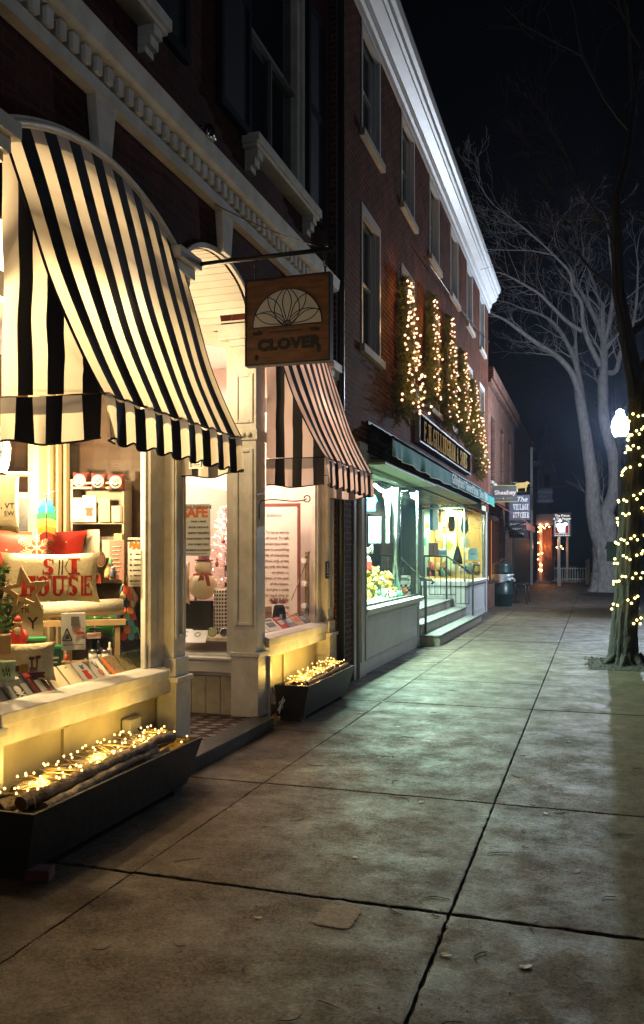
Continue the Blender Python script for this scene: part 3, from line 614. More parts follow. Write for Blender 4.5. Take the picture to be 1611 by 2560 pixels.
# ================================================================== PLANTERS, LOGS, STRING LIGHTS
bulb_me = {}
def bulbmesh(kind, r):
    k = (kind, r)
    if k not in bulb_me: m_ = MB(); m_.ball((0, 0, 0), r, 6); bulb_me[k] = mesh(m_, MATS[kind], 'bulb')
    return bulb_me[k]
def bulbs(parent, pts, kind, r):
    me = bulbmesh(kind, r); Minv = WORLD[parent.name].inverted()
    for p_ in pts:
        o = bpy.data.objects.new('bulb', me); COL.objects.link(o); o.parent = parent; o.matrix_parent_inverse = Minv; o.location = p_
def planter(label, y0, y1, xb, xt, zt, lab_logs, nlog, seed, nb, decal=None):
    r1 = random.Random(seed)
    t = thing('planter', label, 'planter', ((xb - 3.0) / 2, (y0 + y1) / 2, 0))
    xk = -2.93; mb = MB(); e_ = .05; th = .02
    O = [(xk, y0 + .06, .05), (xb, y0 + .06, .05), (xb, y1 - .06, .05), (xk, y1 - .06, .05)]; T_ = [(xk, y0, zt), (xt, y0, zt), (xt, y1, zt), (xk, y1, zt)]
    I = [(xk + th, y0 + th, zt), (xt - th, y0 + th, zt), (xt - th, y1 - th, zt), (xk + th, y1 - th, zt)]; B = [(a, b, zt - .07) for a, b, c in I]
    i = mb.vert(*O, *T_, *I, *B)
    for k in range(4):
        q = (k + 1) % 4; mb.face((i + k, i + q, i + 4 + q, i + 4 + k)); mb.face((i + 4 + k, i + 4 + q, i + 8 + q, i + 8 + k)); mb.face((i + 8 + k, i + 8 + q, i + 12 + q, i + 12 + k))
    mb.face((i + 3, i + 2, i + 1, i)); ob('trough', mb, planterm, t)
    mb = MB(); mb.box(xk + .03, xb - .02, y0 + .08, y0 + .2, .001, .05); mb.box(xk + .03, xb - .02, y1 - .2, y1 - .08, .001, .05); ob('feet', mb, planterm, t)
    mb = MB(); mb.grid(lambda u, v: (xk + th + (xt - xk - 2 * th) * u, y0 + th + (y1 - y0 - 2 * th) * v, zt - .055 + r1.uniform(-.012, .012)), 8, 40); ob('straw_fill', mb, mat('straw', (.55, .34, .09), .9, var=.7, vs=40, bump=1, bs=70), t)
    if decal:
        dc = PX(*decal, xb + .02); mb = MB()
        sl = (xt - xb) / (zt - .05)
        for k in range(6):
            a = R(90 + 60 * k)
            for s_ in (-1, 1):
                pts = []
                for j in range(9):
                    f_ = j / 8; rr_ = .075 * f_; aa = a + s_ * .32 * math.sin(math.pi * f_)
                    yy, zz = dc.y + rr_ * math.cos(aa), dc.z + rr_ * math.sin(aa); pts.append((xb + sl * (zz - .05) + .003, yy, zz))
                mb.tube(pts, .0022, 4)
        ob('flower_decal', mb, mat('decal_grey', (.4, .4, .4), .6), t)
    # logs
    L_ = y1 - y0; logs = []
    for k in range(nlog):
        r = r1.uniform(.022, .036); xx = xk + .06 + (xt - xk - .12) * ((k * .37 + .1) % 1.0); lay = k // 5
        ya = y0 + r1.uniform(.05, .25) + (0 if k % 3 else 0.0); yb = ya + L_ * r1.uniform(.62, .9); yb = min(yb, y1 + .02 if lay else y1 - .05); zz = zt - .055 + lay * .04
        dx = r1.uniform(-.05, .05); npt = 16
        pts = [Vector((min(xt - .03, max(xk + .04, xx + dx * (j / (npt - 1) - .5))) + r1.gauss(0, .0045), ya + (yb - ya) * j / (npt - 1), zz + (yb - ya) * .028 * j / (npt - 1) * (1 if lay else .3) + r1.gauss(0, .004))) for j in range(npt)]
        c_ = pts[0].copy(); mb = MB(); mb.tube([p_ - c_ for p_ in pts], [r * (1 - .15 * j / npt) * r1.uniform(.88, 1.12) for j in range(npt)], 10, caps=False)
        lg = single('birch_log', mb, birch, lab_logs, 'log', c_, group=lab_logs)
        for j, sg_ in ((0, -1), (npt - 1, 1)):
            mb = MB()
            d_ = (pts[1] - pts[0]).normalized() if sg_ < 0 else (pts[-1] - pts[-2]).normalized()
            mb.tube([pts[j] - c_, pts[j] - c_ + d_ * .004 * sg_], r * (1 if j == 0 else .87), 10)
            ob('cut_end', mb, logend, lg)
        logs.append((pts, r))
    # string
    st = thing('string_lights', 'warm fairy light string wound over the birch logs in the ' + ('nearer' if seed == 1 else 'farther') + ' planter', 'string lights', (xt - .1, (y0 + y1) / 2, zt))
    pts = []; N_ = nb * 3
    for j in range(N_):
        f_ = j / (N_ - 1); yy = y0 + .08 + (L_ - .14) * (f_ + .03 * math.sin(f_ * 60)); ph = f_ * nb * 2.3
        xx = xk + .06 + (xt - xk - .13) * (.5 + .5 * math.sin(ph)); zz = zt - .01
        for lp, lr in logs:
            if lp[0].y < yy < lp[-1].y:
                g_ = (yy - lp[0].y) / (lp[-1].y - lp[0].y); c_ = lp[0].lerp(lp[-1], g_)
                if abs(c_.x - xx) < lr + .03: zz = max(zz, c_.z + lr + .012)
        pts.append(Vector((xx, max(y0 + .04, min(y1 - .04, yy)), zz + r1.uniform(-.004, .006))))
    mb = MB(); mb.tube(pts, .0025, 4); ob('wire', mb, mat('copper_wire', (.35, .25, .12), .4), st)
    bulbs(st, [pts[j] + Vector((r1.uniform(-.01, .01), r1.uniform(-.02, .02), r1.uniform(.004, .03))) for j in range(1, N_, 3)], 'warm_bulb', .0066)
    for f_ in (.2, .5, .8): light('fairy_glow', 'POINT', (xk + .16, y0 + L_ * f_, zt + .06), 12, (1, .62, .13), .04)
    return st
planter('long black metal planter under the near window, full of lit birch logs', 3.40, 5.22, -2.64, -2.55, .36, 'birch logs in the nearer planter', 12, 1, 96)
planter('black metal planter with a white flower decal by the brick wall', 7.56, 9.18, -2.66, -2.58, .36, 'birch logs in the farther planter', 10, 2, 60, decal=(690, 1762))
mb = MB(); c_ = gz(100, 2200); mb.box(-.06, .06, -.05, .05, 0, .06); single('brick', mb, mat('loose_brick', (.12, .035, .03), .9, var=.3, vs=20, bump=.6), 'loose red brick on the pavement under the near planter corner', 'brick', (c_.x, c_.y, .004), .3, bevel=.006)
# ================================================================== RED BRICK STORE (three floors)
XG = -2.95
gil = thing('brick_building', 'tall red brick store with a white cornice, entrance steps and six window bays', 'building', (XG, 17.3, 0))
ops = [(10.62, 24.3, 0, 2.86)]
wy = [10.82 + 2.43 * k for k in range(6)]
for a in wy: ops += [(a, a + 1.0, 4.42, 6.30), (a, a + 1.0, 7.28, 8.80)]
mb = MB(); facade(mb, XG, .35, 9.66, 24.9, 0, 9.0, ops); ob('wall', mb, 'brick_red', gil)
mb = MB(); mb.box(-14, XG - .351, 24.86, 24.9, 0, 8.99); mb.box(-14, XG - .4, 9.66, 24.85, 8.9, 8.98); ob('side_wall', mb, 'brick_red', gil)
for k, a in enumerate(wy):
    for z0, z1 in ((4.42, 6.30), (7.28, 8.80)):
        y0, y1 = a, a + 1.0
        mb = MB(); xi = XG - .11
        mb.box(xi - .06, xi, y0, y0 + .10, z0, z1); mb.box(xi - .06, xi, y1 - .10, y1, z0, z1); mb.box(xi - .06, xi, y0, y1, z1 - .09, z1)
        mb.box(XG - .03, XG + .012, y0 - .02, y0 + .04, z0, z1 + .02); mb.box(XG - .06, XG + .012, y1 - .04, y1 + .02, z0, z1 + .02); mb.box(XG - .06, XG + .014, y0 + .041, y1 - .041, z1 - .10, z1 + .02)
        mb.box(XG - .12, XG - .05, y1 - .06, y1 - .001, z0, z1)
        zm = (z0 + z1) / 2
        mb.box(xi - .05, xi - .01, y0 + .1, y1 - .1, z0, z0 + .06); mb.box(xi - .05, xi + .005, y0 + .1, y1 - .1, zm, zm + .05)
        mb.box(xi - .045, xi - .015, (y0 + y1) / 2 - .012, (y0 + y1) / 2 + .012, z0 + .06, zm); mb.box(xi - .045, xi - .015, (y0 + y1) / 2 - .012, (y0 + y1) / 2 + .012, zm + .05, z1 - .09)
        w = ob('window', mb, 'grey_white_paint', gil)
        mb = MB(); mb.box(xi - .06, xi - .04, y0 + .09, y1 - .09, z0 + .02, z1 - .05); ob('pane', mb, pane, w)
        mb = MB(); mb.box(XG - .12, XG + .07, y0 - .09, y1 + .09, z0 - .11, z0 - .002); ob('sill', mb, 'pale_stone', w, bevel=.006)
mb = MB(); sweep_y(mb, [(XG - .02, 8.78), (XG + .03, 8.78), (XG + .03, 8.90), (XG + .07, 8.92), (XG + .07, 8.96), (XG + .09, 9.0), (XG + .09, 9.04), (XG + .22, 9.12), (XG + .22, 9.18), (XG + .26, 9.20), (XG + .27, 9.30), (XG + .32, 9.33), (XG + .34, 9.42), (XG + .34, 9.46), (XG - .02, 9.5)], 9.5, 25.15)
ob('cornice', mb, 'grey_white_paint', gil)
# storefront
sf = []
mb = MB(); mb.box(-3.1, -2.91, 10.60, 10.94, 0, 3.02); mb.box(-3.1, -2.90, 10.58, 10.96, 3.02, 3.10); mb.box(-2.91, -2.895, 10.63, 10.68, .2, 2.9); mb.box(-2.91, -2.895, 10.86, 10.91, .2, 2.9); mb.box(-3.1, -2.93, 10.40, 10.50, 0, 3.0)
ob('pilaster', mb, 'grey_white_paint', gil, bevel=.006)
mb = MB(); mb.box(-3.1, -2.91, 24.12, 24.35, 0, 2.86); ob('pilaster', mb, 'grey_white_paint', gil, bevel=.006)
def base(y0, y1, zs):
    mb = MB(); mb.box(-3.3, -2.96, y0, y1, 0, zs - .10); mb.box(-2.96, -2.94, y0, y1, 0, .16); mb.box(-2.96, -2.945, y0, y0 + .1, .16, zs - .1); mb.box(-2.96, -2.945, y1 - .1, y1, .16, zs - .1); mb.box(-2.96, -2.945, y0 + .1, y1 - .1, zs - .19, zs - .1); mb.box(-2.94, -2.93, y0 + .1, y1 - .1, .165, .185)
    ob('bulkhead_panel', mb, 'grey_white_paint', gil, bevel=.004)
    mb = MB(); sweep_y(mb, [(-3.15, zs - .10), (-2.90, zs - .10), (-2.885, zs - .06), (-2.87, zs - .02), (-2.97, zs), (-3.15, zs)], y0 - .02, y1 + .03); ob('window_sill', mb, 'grey_white_paint', gil)
base(10.94, 14.72, .90); base(20.33, 24.12, .98)
# returns into the recess
mb = MB(); mb.box(-4.5, -3.30, 14.62, 14.72, .0, .80); mb.box(-4.5, -3.2, 14.6, 14.75, .80, .9); ob('bulkhead_panel', mb, 'grey_white_paint', gil)
mb = MB(); mb.box(-4.0, -3.30, 20.33, 20.43, 0, .88); mb.box(-4.02, -2.9, 20.27, 20.40, .881, .982); mb.box(-3.9, -3.35, 20.315, 20.33, .62, .80); ob('bulkhead_panel', mb, 'grey_white_paint', gil)
gf = mat('dark_green_frame', (.05, .10, .09), .35)
mb = MB(); mb.box(-3.0, -2.965, 14.68, 14.715, .9, 2.82); mb.box(-3.0, -2.965, 10.95, 10.98, .9, 2.82); mb.box(-3.0, -2.965, 10.95, 14.7, .9, .93); mb.box(-3.0, -2.96, 10.95, 14.7, 2.76, 2.82); ob('window_frame', mb, steel, gil)
mb = MB(); mb.box(-3.0, -2.965, 20.34, 20.36, .98, 2.8); mb.box(-3.0, -2.955, 24.06, 24.12, .98, 2.8); mb.box(-3.42, -3.40, 20.35, 20.37, .98, 2.8); mb.box(-4.0, -3.97, 20.35, 20.38, .98, 2.8); mb.box(-3.0, -2.96, 20.34, 24.1, 2.76, 2.82); mb.box(-4.0, -2.96, 20.35, 20.38, 2.74, 2.8); ob('window_frame', mb, steel, gil)
mb = MB(); mb.box(-2.985, -2.98, 10.98, 14.68, .93, 2.76); mb.box(-4.3, -3.0, 14.69, 14.695, .9, 2.8); ob('shop_window', mb, glass, gil)
mb = MB(); mb.box(-2.985, -2.98, 20.36, 24.06, .98, 2.76); mb.box(-3.97, -3.0, 20.36, 20.365, .98, 2.76); ob('shop_window', mb, glass, gil)
mb = MB(); mb.lathe([(.075, .9), (.075, 2.8)], (-3.27, 14.30, 0), 20); ob('column', mb, steel, gil)
# soffit & fascia
soff = mat('mint_cream_soffit', (.55, .60, .46), .6, var=.1)
mb = MB(); mb.box(-3.3, -2.66, 10.97, 14.75, 2.83, 2.86); mb.box(-2.96, -2.92, 10.97, 24.12, 2.861, 3.0); ob('soffit', mb, soff, gil)
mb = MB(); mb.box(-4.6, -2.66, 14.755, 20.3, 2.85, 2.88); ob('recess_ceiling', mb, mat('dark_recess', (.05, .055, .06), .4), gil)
mb = MB()
for k in range(5): mb.box(-3.05 - .10 * k, -3.02 - .10 * k, 14.8, 20.2, 2.82, 2.848)
ob('ceiling_strips', mb, steel, gil)
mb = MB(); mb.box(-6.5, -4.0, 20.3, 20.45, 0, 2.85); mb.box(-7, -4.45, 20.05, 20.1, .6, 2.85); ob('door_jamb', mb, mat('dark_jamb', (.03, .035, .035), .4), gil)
mb = MB(); mb.box(-4.62, -4.58, 14.8, 15.6, .57, 2.85); mb.box(-4.62, -4.58, 18.6, 20.2, .57, 2.85); mb.box(-4.62, -4.58, 15.6, 18.6, 2.5, 2.85); mb.box(-4.61, -4.59, 15.6, 15.7, .57, 2.5); mb.box(-4.61, -4.59, 17.05, 17.15, .57, 2.5); ob('door', mb, 'dark_wood', gil)
# interior
intd = mat('store_dark_wood', (.07, .055, .04), .5, var=.5, vs=5, stretch=(1, 1, .4))
mint = mat('mint_interior', (.50, .66, .52), .6)
mb = MB(); mb.quad((-7.5, 9.9, 2.95), (-3.0, 9.9, 2.95), (-3.0, 14.7, 2.95), (-7.5, 14.7, 2.95)); mb.quad((-7.5, 20.45, 2.95), (-3.0, 20.45, 2.95), (-3.0, 24.2, 2.95), (-7.5, 24.2, 2.95)); mb.box(-4.6, -3.02, 10.97, 14.7, .84, .88); mb.box(-4.6, -3.02, 20.45, 24.1, .90, .95); ob('display_shelf', mb, mint, gil)
mb = MB(); mb.box(-7.6, -7.5, 9.9, 24.2, 0, 3.0); mb.box(-7.5, -3.02, 9.90, 9.95, 0, 3); mb.box(-7.5, -3.0, 14.62, 14.66, 0, .84); ob('interior_wall', mb, intd, gil)
mb = MB(); mb.box(-5.3, -5.25, 10.9, 12.3, .9, 2.3); mb.box(-5.0, -4.95, 13.0, 13.5, .9, 2.6); ob('interior_cabinet', mb, intd, gil)
ywood = mat('yellow_wood', (.62, .38, .10), .5, var=.35, vs=3, stretch=(2, 2, .5))
mb = MB(); mb.box(-4.35, -3.02, 24.06, 24.11, .95, 2.9); mb.box(-4.40, -4.36, 21.9, 24.1, .95, 2.46); mb.box(-4.42, -4.34, 21.9, 24.05, 2.46, 2.52); ob('display_back', mb, ywood, gil)
mb = MB(); mb.box(-6.2, -6.1, 20.6, 24, .95, 2.9); ob('display_back', mb, mint, gil)
# steps
st = thing('entrance_steps', 'three pale granite entrance steps between the two lit windows', 'steps', (-2.9, 17.5, 0))
for k, (xf, ye) in enumerate(((-2.62, 20.75), (-2.93, 20.3), (-3.25, 20.3))):
    z = .19 * (k + 1)
    y0 = 14.74 + .002 * k
    mb = MB()
    if k == 0: mb.prism([(-3.30, y0), (-2.80, y0), (xf, y0 + .18), (xf, ye), (-3.30, ye)], (0, 0, .001), (1, 0, 0), (0, 1, 0), (0, 0, z - .04))
    else: mb.box(-4.56, xf, y0, ye, z - .19 + .001, z - .04)
    ob('riser', mb, riserm, st)
    mb = MB()
    if k == 0: mb.prism([(-3.30, y0), (-2.79, y0), (xf + .02, y0 + .18), (xf + .02, ye + .01), (-3.30, ye + .01)], (0, 0, z - .039), (1, 0, 0), (0, 1, 0), (0, 0, .039))
    else: mb.box(-4.56, xf + .02, y0, ye, z - .039, z)
    ob('tread', mb, stepst, st, bevel=.006)
# railings
def rail(name, label, pts, posts, bars):
    t = thing('handrail', label, 'railing', (pts[0][0], pts[0][1], 0))
    mb = MB(); mb.tube(pts, .022, 8); ob('top_rail', mb, 'black_metal', t)
    for (x, y, za, zb) in posts: mb = MB(); mb.box(x - .02, x + .02, y - .02, y + .02, za, zb); ob('post', mb, 'black_metal', t)
    mb = MB()
    for (x, y, za, zb) in bars: mb.tube([(x, y, za), (x, y, zb)], .009, 6)
    for (a, b) in zip(bars, bars[1:]):
        if abs(a[2] - b[2]) < .02: mb.tube([(a[0], a[1], a[2]), (b[0], b[1], b[2])], .010, 5)
        else: mb.tube([(a[0], a[1], a[2]), (a[0], a[1], b[2]), (b[0], b[1], b[2])], .010, 5)
    ob('balusters', mb, 'black_metal', t); return t
yr = 15.05
rail('r', 'short black iron handrail beside the left window of the steps', [(-3.75, yr, 1.62), (-3.40, yr, 1.60), (-3.0, yr, 1.22), (-2.88, yr, 1.17), (-2.80, yr, 1.17), (-2.76, yr, 1.13), (-2.79, yr, 1.09)], [(-2.90, yr, .19, 1.17), (-3.70, yr, .57, 1.60)], [(-3.60, yr, .66, 1.58), (-3.45, yr, .66, 1.58), (-3.32, yr, .66, 1.50), (-3.14, yr, .47, 1.32), (-3.02, yr, .47, 1.22)])
yr = 19.95
rail('r', 'long black iron handrail with balusters in front of the right window', [(-3.88, yr, 1.60), (-3.34, yr, 1.60), (-2.78, yr, 1.21), (-2.66, yr, 1.20), (-2.62, yr, 1.16)], [(-3.88, yr, .57, 1.60), (-3.34, yr, .57, 1.60), (-2.72, yr, .19, 1.20)], [(-3.76, yr, .68, 1.59), (-3.62, yr, .68, 1.59), (-3.48, yr, .68, 1.59), (-3.24, yr, .68, 1.52), (-3.12, yr, .68, 1.44), (-3.0, yr, .47, 1.36), (-2.90, yr, .47, 1.28), (-2.81, yr, .47, 1.22)])
# awning of the store
ga = thing('awning', 'dark green canvas awning with white lettering over the brightly lit store window', 'awning', (-2.66, 17, 3.1))
def gv(u, v):
    y = 11.15 + (23.35 - 11.15) * u
    f_ = math.sin(u * 150 + 2 * math.sin(u * 31)) * .5 + math.sin(u * 70)
    return Vector((-2.60 + .018 * f_ * v * (1.5 if u < .25 else .5), y, 3.20 - .24 * v - .008 * math.sin(u * 60) * v - (.03 * max(0, math.sin(u * 6.2)) * v)))
mb = MB(); mb.grid(gv, 220, 6); ob('valance', mb, 'green_canvas', ga)
mb = MB(); mb.tube([gv(k / 110, 1) + Vector((.004, 0, 0)) for k in range(111)], .007, 5); mb.tube([gv(0, k / 4) for k in range(5)], .006, 5); ob('piping', mb, 'white_paper', ga)
mb = MB(); mb.box(-2.935, -2.90, 11.0, 23.6, 3.38, 3.43); mb.quad((-2.90, 11.15, 3.41), (-2.90, 23.4, 3.41), (-2.60, 23.4, 3.215), (-2.60, 11.15, 3.215)); mb.quad((-2.90, 11.15, 3.39), (-2.90, 23.4, 3.39), (-2.60, 23.4, 3.20), (-2.60, 11.15, 3.20)); mb.tube([(-2.60, 11.15, 3.21), (-2.60, 23.4, 3.21)], .022, 8)
ob('hood', mb, mat('navy_hood', (.02, .03, .07), .6, spec=.25), ga)
mb = MB(); mb.tube([(-2.90, 11.2, 3.15), (-2.72, 11.2, 3.0), (-2.62, 11.2, 3.17)], .014, 6); mb.tube([(-2.93, 11.2, 2.95), (-2.68, 11.2, 2.92)], .012, 6); mb.tube([(-2.93, 23.3, 2.98), (-2.62, 23.3, 3.17)], .014, 6); mb.tube([(-2.86, 11.1, 3.22), (-2.86, 23.4, 3.22)], .07, 10); ob('roller_arms', mb, 'black_metal', ga)
wt = mat('awning_lettering', (.75, .8, .78), .6)
txt('Gillinghams\' General Store - Since 1886', .27, wt, ga, (-2.568, 18.75, 3.075), YR, bold=.003, sx=1.28, ext=.002)
# name board
nb_ = thing('name_board', 'long black store name board with gold letters above the green awning', 'sign', (-2.88, 17.3, 3.82))
bx, y0, y1, z0, z1 = -2.87, 14.3, 20.55, 3.60, 4.05
pbox(nb_, 'board', (-2.94, bx, y0, y1, z0, z1), mat('board_black', (.006, .006, .007), .9, spec=0))
mb = MB(); mb.box(-2.94, bx + .02, y0 - .03, y0, z0 - .03, z1 + .03); mb.box(-2.94, bx + .02, y1, y1 + .03, z0 - .03, z1 + .03); mb.box(-2.94, bx + .02, y0, y1, z0 - .03, z0); mb.box(-2.94, bx + .02, y0, y1, z1, z1 + .03); ob('frame', mb, mat('silver_frame', (.16, .17, .22), .6), nb_)
gl_ = mat('gold_letters', (.80, .60, .26), .8, spec=0)
# serif lettering: strokes with slab ends
def serif(parent, s, y, z, h, w, m, x, gap=.26, right=(0, 1, 0), nrm=(1, 0, 0), thick=.24, hair=.09, org=None):
    """roman letters: unit-square stroke table; thick verticals, hair horizontals, small slab serifs"""
    T, Hh = thick, hair
    def V(a, b0=0, b1=1, t=None): t = T if t is None else t; return [(a - t / 2, b0), (a + t / 2, b0), (a + t / 2, b1), (a - t / 2, b1)]
    def Hs(a0, a1, b, t=None): t = Hh if t is None else t; return [(a0, b - t / 2), (a1, b - t / 2), (a1, b + t / 2), (a0, b + t / 2)]
    def D(a0, b0, a1, b1, t): return [(a0 - t / 2, b0), (a0 + t / 2, b0), (a1 + t / 2, b1), (a1 - t / 2, b1)]
    def SF(a, b): return Hs(a - T * 1.1, a + T * 1.1, b)
    def arc(cx, cy, rx, ry, d0, d1, t0, t1, n=12):
        o_, i_ = [], []
        for k in range(n + 1):
            a = R(d0 + (d1 - d0) * k / n); tw = t0 + (t1 - t0) * abs(math.cos(a))
            o_.append((cx + rx * math.cos(a), cy + ry * math.sin(a))); i_.append((cx + (rx - tw) * math.cos(a), cy + (ry - min(tw, Hh * 1.2)) * math.sin(a)))
        return [[o_[k], o_[k + 1], i_[k + 1], i_[k]] for k in range(n)]
    b, e = Hh / 2, 1 - Hh / 2
    G = {
        'F': [V(.25), SF(.25, b), Hs(.1, .85, e), Hs(.3, .65, .52), V(.82, .78, 1, Hh), V(.64, .4, .64, Hh)],
        'E': [V(.25), Hs(.1, .85, b), Hs(.1, .85, e), Hs(.3, .65, .52), V(.82, .78, 1, Hh), V(.83, 0, .24, Hh), V(.64, .4, .64, Hh)],
        'L': [V(.25), SF(.25, e), Hs(.1, .85, b), V(.83, 0, .28, Hh)],
        'I': [V(.3), SF(.3, b), SF(.3, e)],
        'H': [V(.22), V(.82), SF(.22, b), SF(.22, e), SF(.82, b), SF(.82, e), Hs(.2, .85, .5)],
        'N': [V(.18, 0, 1, Hh * 1.2), V(.86, 0, 1, Hh * 1.2), D(.82, 0, .2, 1, T), SF(.18, b), SF(.86, e), SF(.16, e)],
        'M': [V(.12, 0, 1, Hh * 1.2), V(.92, 0, 1, T), D(.52, 0, .16, 1, T * .9), D(.52, 0, .86, 1, Hh * 1.3), SF(.12, b), SF(.92, b), Hs(0, .25, e), Hs(.8, 1.05, e)],
        'A': [D(.12, 0, .5, 1, Hh * 1.2), D(.86, 0, .48, 1, T), Hs(.22, .75, .33), SF(.12, b), SF(.86, b)],
        'V': [D(.5, 0, .14, 1, T), D(.5, 0, .86, 1, Hh * 1.2), SF(.14, e), SF(.86, e)],
        'Y': [D(.5, .42, .14, 1, T), D(.5, .42, .86, 1, Hh * 1.2), V(.5, 0, .46), SF(.5, b), SF(.14, e), SF(.86, e)],
        'T': [V(.5), SF(.5, b), Hs(.05, .95, e), V(.09, .75, 1, Hh), V(.91, .75, 1, Hh)],
        'C': arc(.52, .5, .45, .5, 50, 310, Hh, T) + [V(.82, .68, .95, Hh), V(.82, .1, .28, Hh)],
        'G': arc(.52, .5, .45, .5, 50, 320, Hh, T) + [V(.82, .68, .95, Hh), V(.82, .05, .42, T * .8), Hs(.6, 1.0, .42)],
        'O': arc(.5, .5, .46, .5, 0, 360, Hh, T, 20),
        'U': [V(.2, .3, 1), V(.84, .3, 1, Hh * 1.2), SF(.2, e), SF(.84, e)] + arc(.5, .33, .42, .33, 180, 360, Hh, T * .8),
        'S': arc(.5, .73, .34, .27, 30, 270, Hh, T * .8) + arc(.5, .27, .36, .27, -90, 150 - 0, Hh, T) [:0] + arc(.5, .27, .36, .27, 90, -150, Hh, T) + [V(.82, .72, .96, Hh), V(.16, .04, .28, Hh)],
        'B': [V(.25), Hs(.1, .5, b), Hs(.1, .5, e), Hs(.2, .5, .53)] + arc(.5, .76, .32, .24, -90, 90, Hh, T) + arc(.5, .26, .38, .27, -90, 90, Hh, T),
        'R': [V(.25), SF(.25, b), Hs(.1, .5, e), Hs(.2, .5, .5), D(.85, 0, .5, .5, T)] + arc(.5, .74, .34, .26, -90, 90, Hh, T),
        '&': arc(.42, .76, .24, .24, 0, 360, Hh, T * .6, 14) + arc(.42, .27, .36, .27, 60, 330, Hh, T) + [D(.88, 0, .28, .68, T * .8)],
        'K': [V(.25), SF(.25, b), SF(.25, e), D(.3, .42, .82, 1, Hh * 1.2), D(.88, 0, .45, .58, T), SF(.85, b), SF(.82, e)],
        '.': [V(.2, 0, T * .8, T)],
    }
    adv = {'I': .6, '.': .4, 'M': 1.1, '&': 1.05, ' ': .45}
    tot = sum(adv.get(c, .95) + gap for c in s) * w; cur = -tot / 2
    mb = MB(); rt = Vector(right); up = Vector((0, 0, 1)); nr = Vector(nrm); o0 = org if org is not None else Vector((x, y, z))
    for c in s:
        for li, poly in enumerate(G.get(c, [])):
            area = sum(poly[k][0] * poly[(k + 1) % 4][1] - poly[(k + 1) % 4][0] * poly[k][1] for k in range(4))
            if area < 0: poly = poly[::-1]
            mb.prism(poly, o0 + rt * cur - up * h / 2 + nr * (.0004 * (li % 7)), rt * w, up * h, nr * .004)
        cur += (adv.get(c, .95) + gap) * w
    return ob('lettering', mb, m, parent)
serif(nb_, 'F.H.GILLINGHAM & SONS', 17.42, 3.825, .35, .232, gl_, bx, thick=.27, hair=.10, gap=.27)
# ------------------------------------------------------------------ lit evergreen garlands on the wall
def needles(mb, base, d, ln, n, r1, nl=.09, wd=.012, m=0):
    d = Vector(d).normalized(); a = Vector((0, 0, 1)) if abs(d.z) < .9 else Vector((1, 0, 0)); u = d.cross(a).normalized(); w_ = d.cross(u)
    for k in range(n):
        f_ = r1.random(); p_ = base + d * ln * f_; a_ = r1.uniform(0, 6.28); side = (u * math.cos(a_) + w_ * math.sin(a_))
        e = p_ + (d * r1.uniform(.3, 1) + side * r1.uniform(.4, 1)).normalized() * nl * r1.uniform(.6, 1.3); q = d.cross(side).normalized() * wd * .5
        mb.face([mb.vert(p_ - q, p_ + q, e) + j for j in range(3)], m)
gpx = [(1015, 690, 1024, .85), (1080, 732, 992, .62), (1124, 785, 1049, .85), (1158, 872, 1079, .85), (1186, 945, 1113, .8), (1201, 1030, 1176, .75)]
gy, gspec = [], []
for px, yt, yb_, w__ in gpx:
    a_ = PX(px, yt, -2.82); gy.append(a_.y); gspec.append((a_.z, PX(px, yb_, -2.82).z, w__))
glabels = ['widest lit evergreen bough tree on the brick wall, nearest the camera', 'slim lit evergreen bough tree, second along the brick wall', 'tall lit evergreen bough tree above the middle of the name board', 'lit evergreen bough tree above the far half of the name board', 'shorter lit evergreen bough tree past the name board end', 'lit evergreen bough tree hanging at the far corner of the brick store']
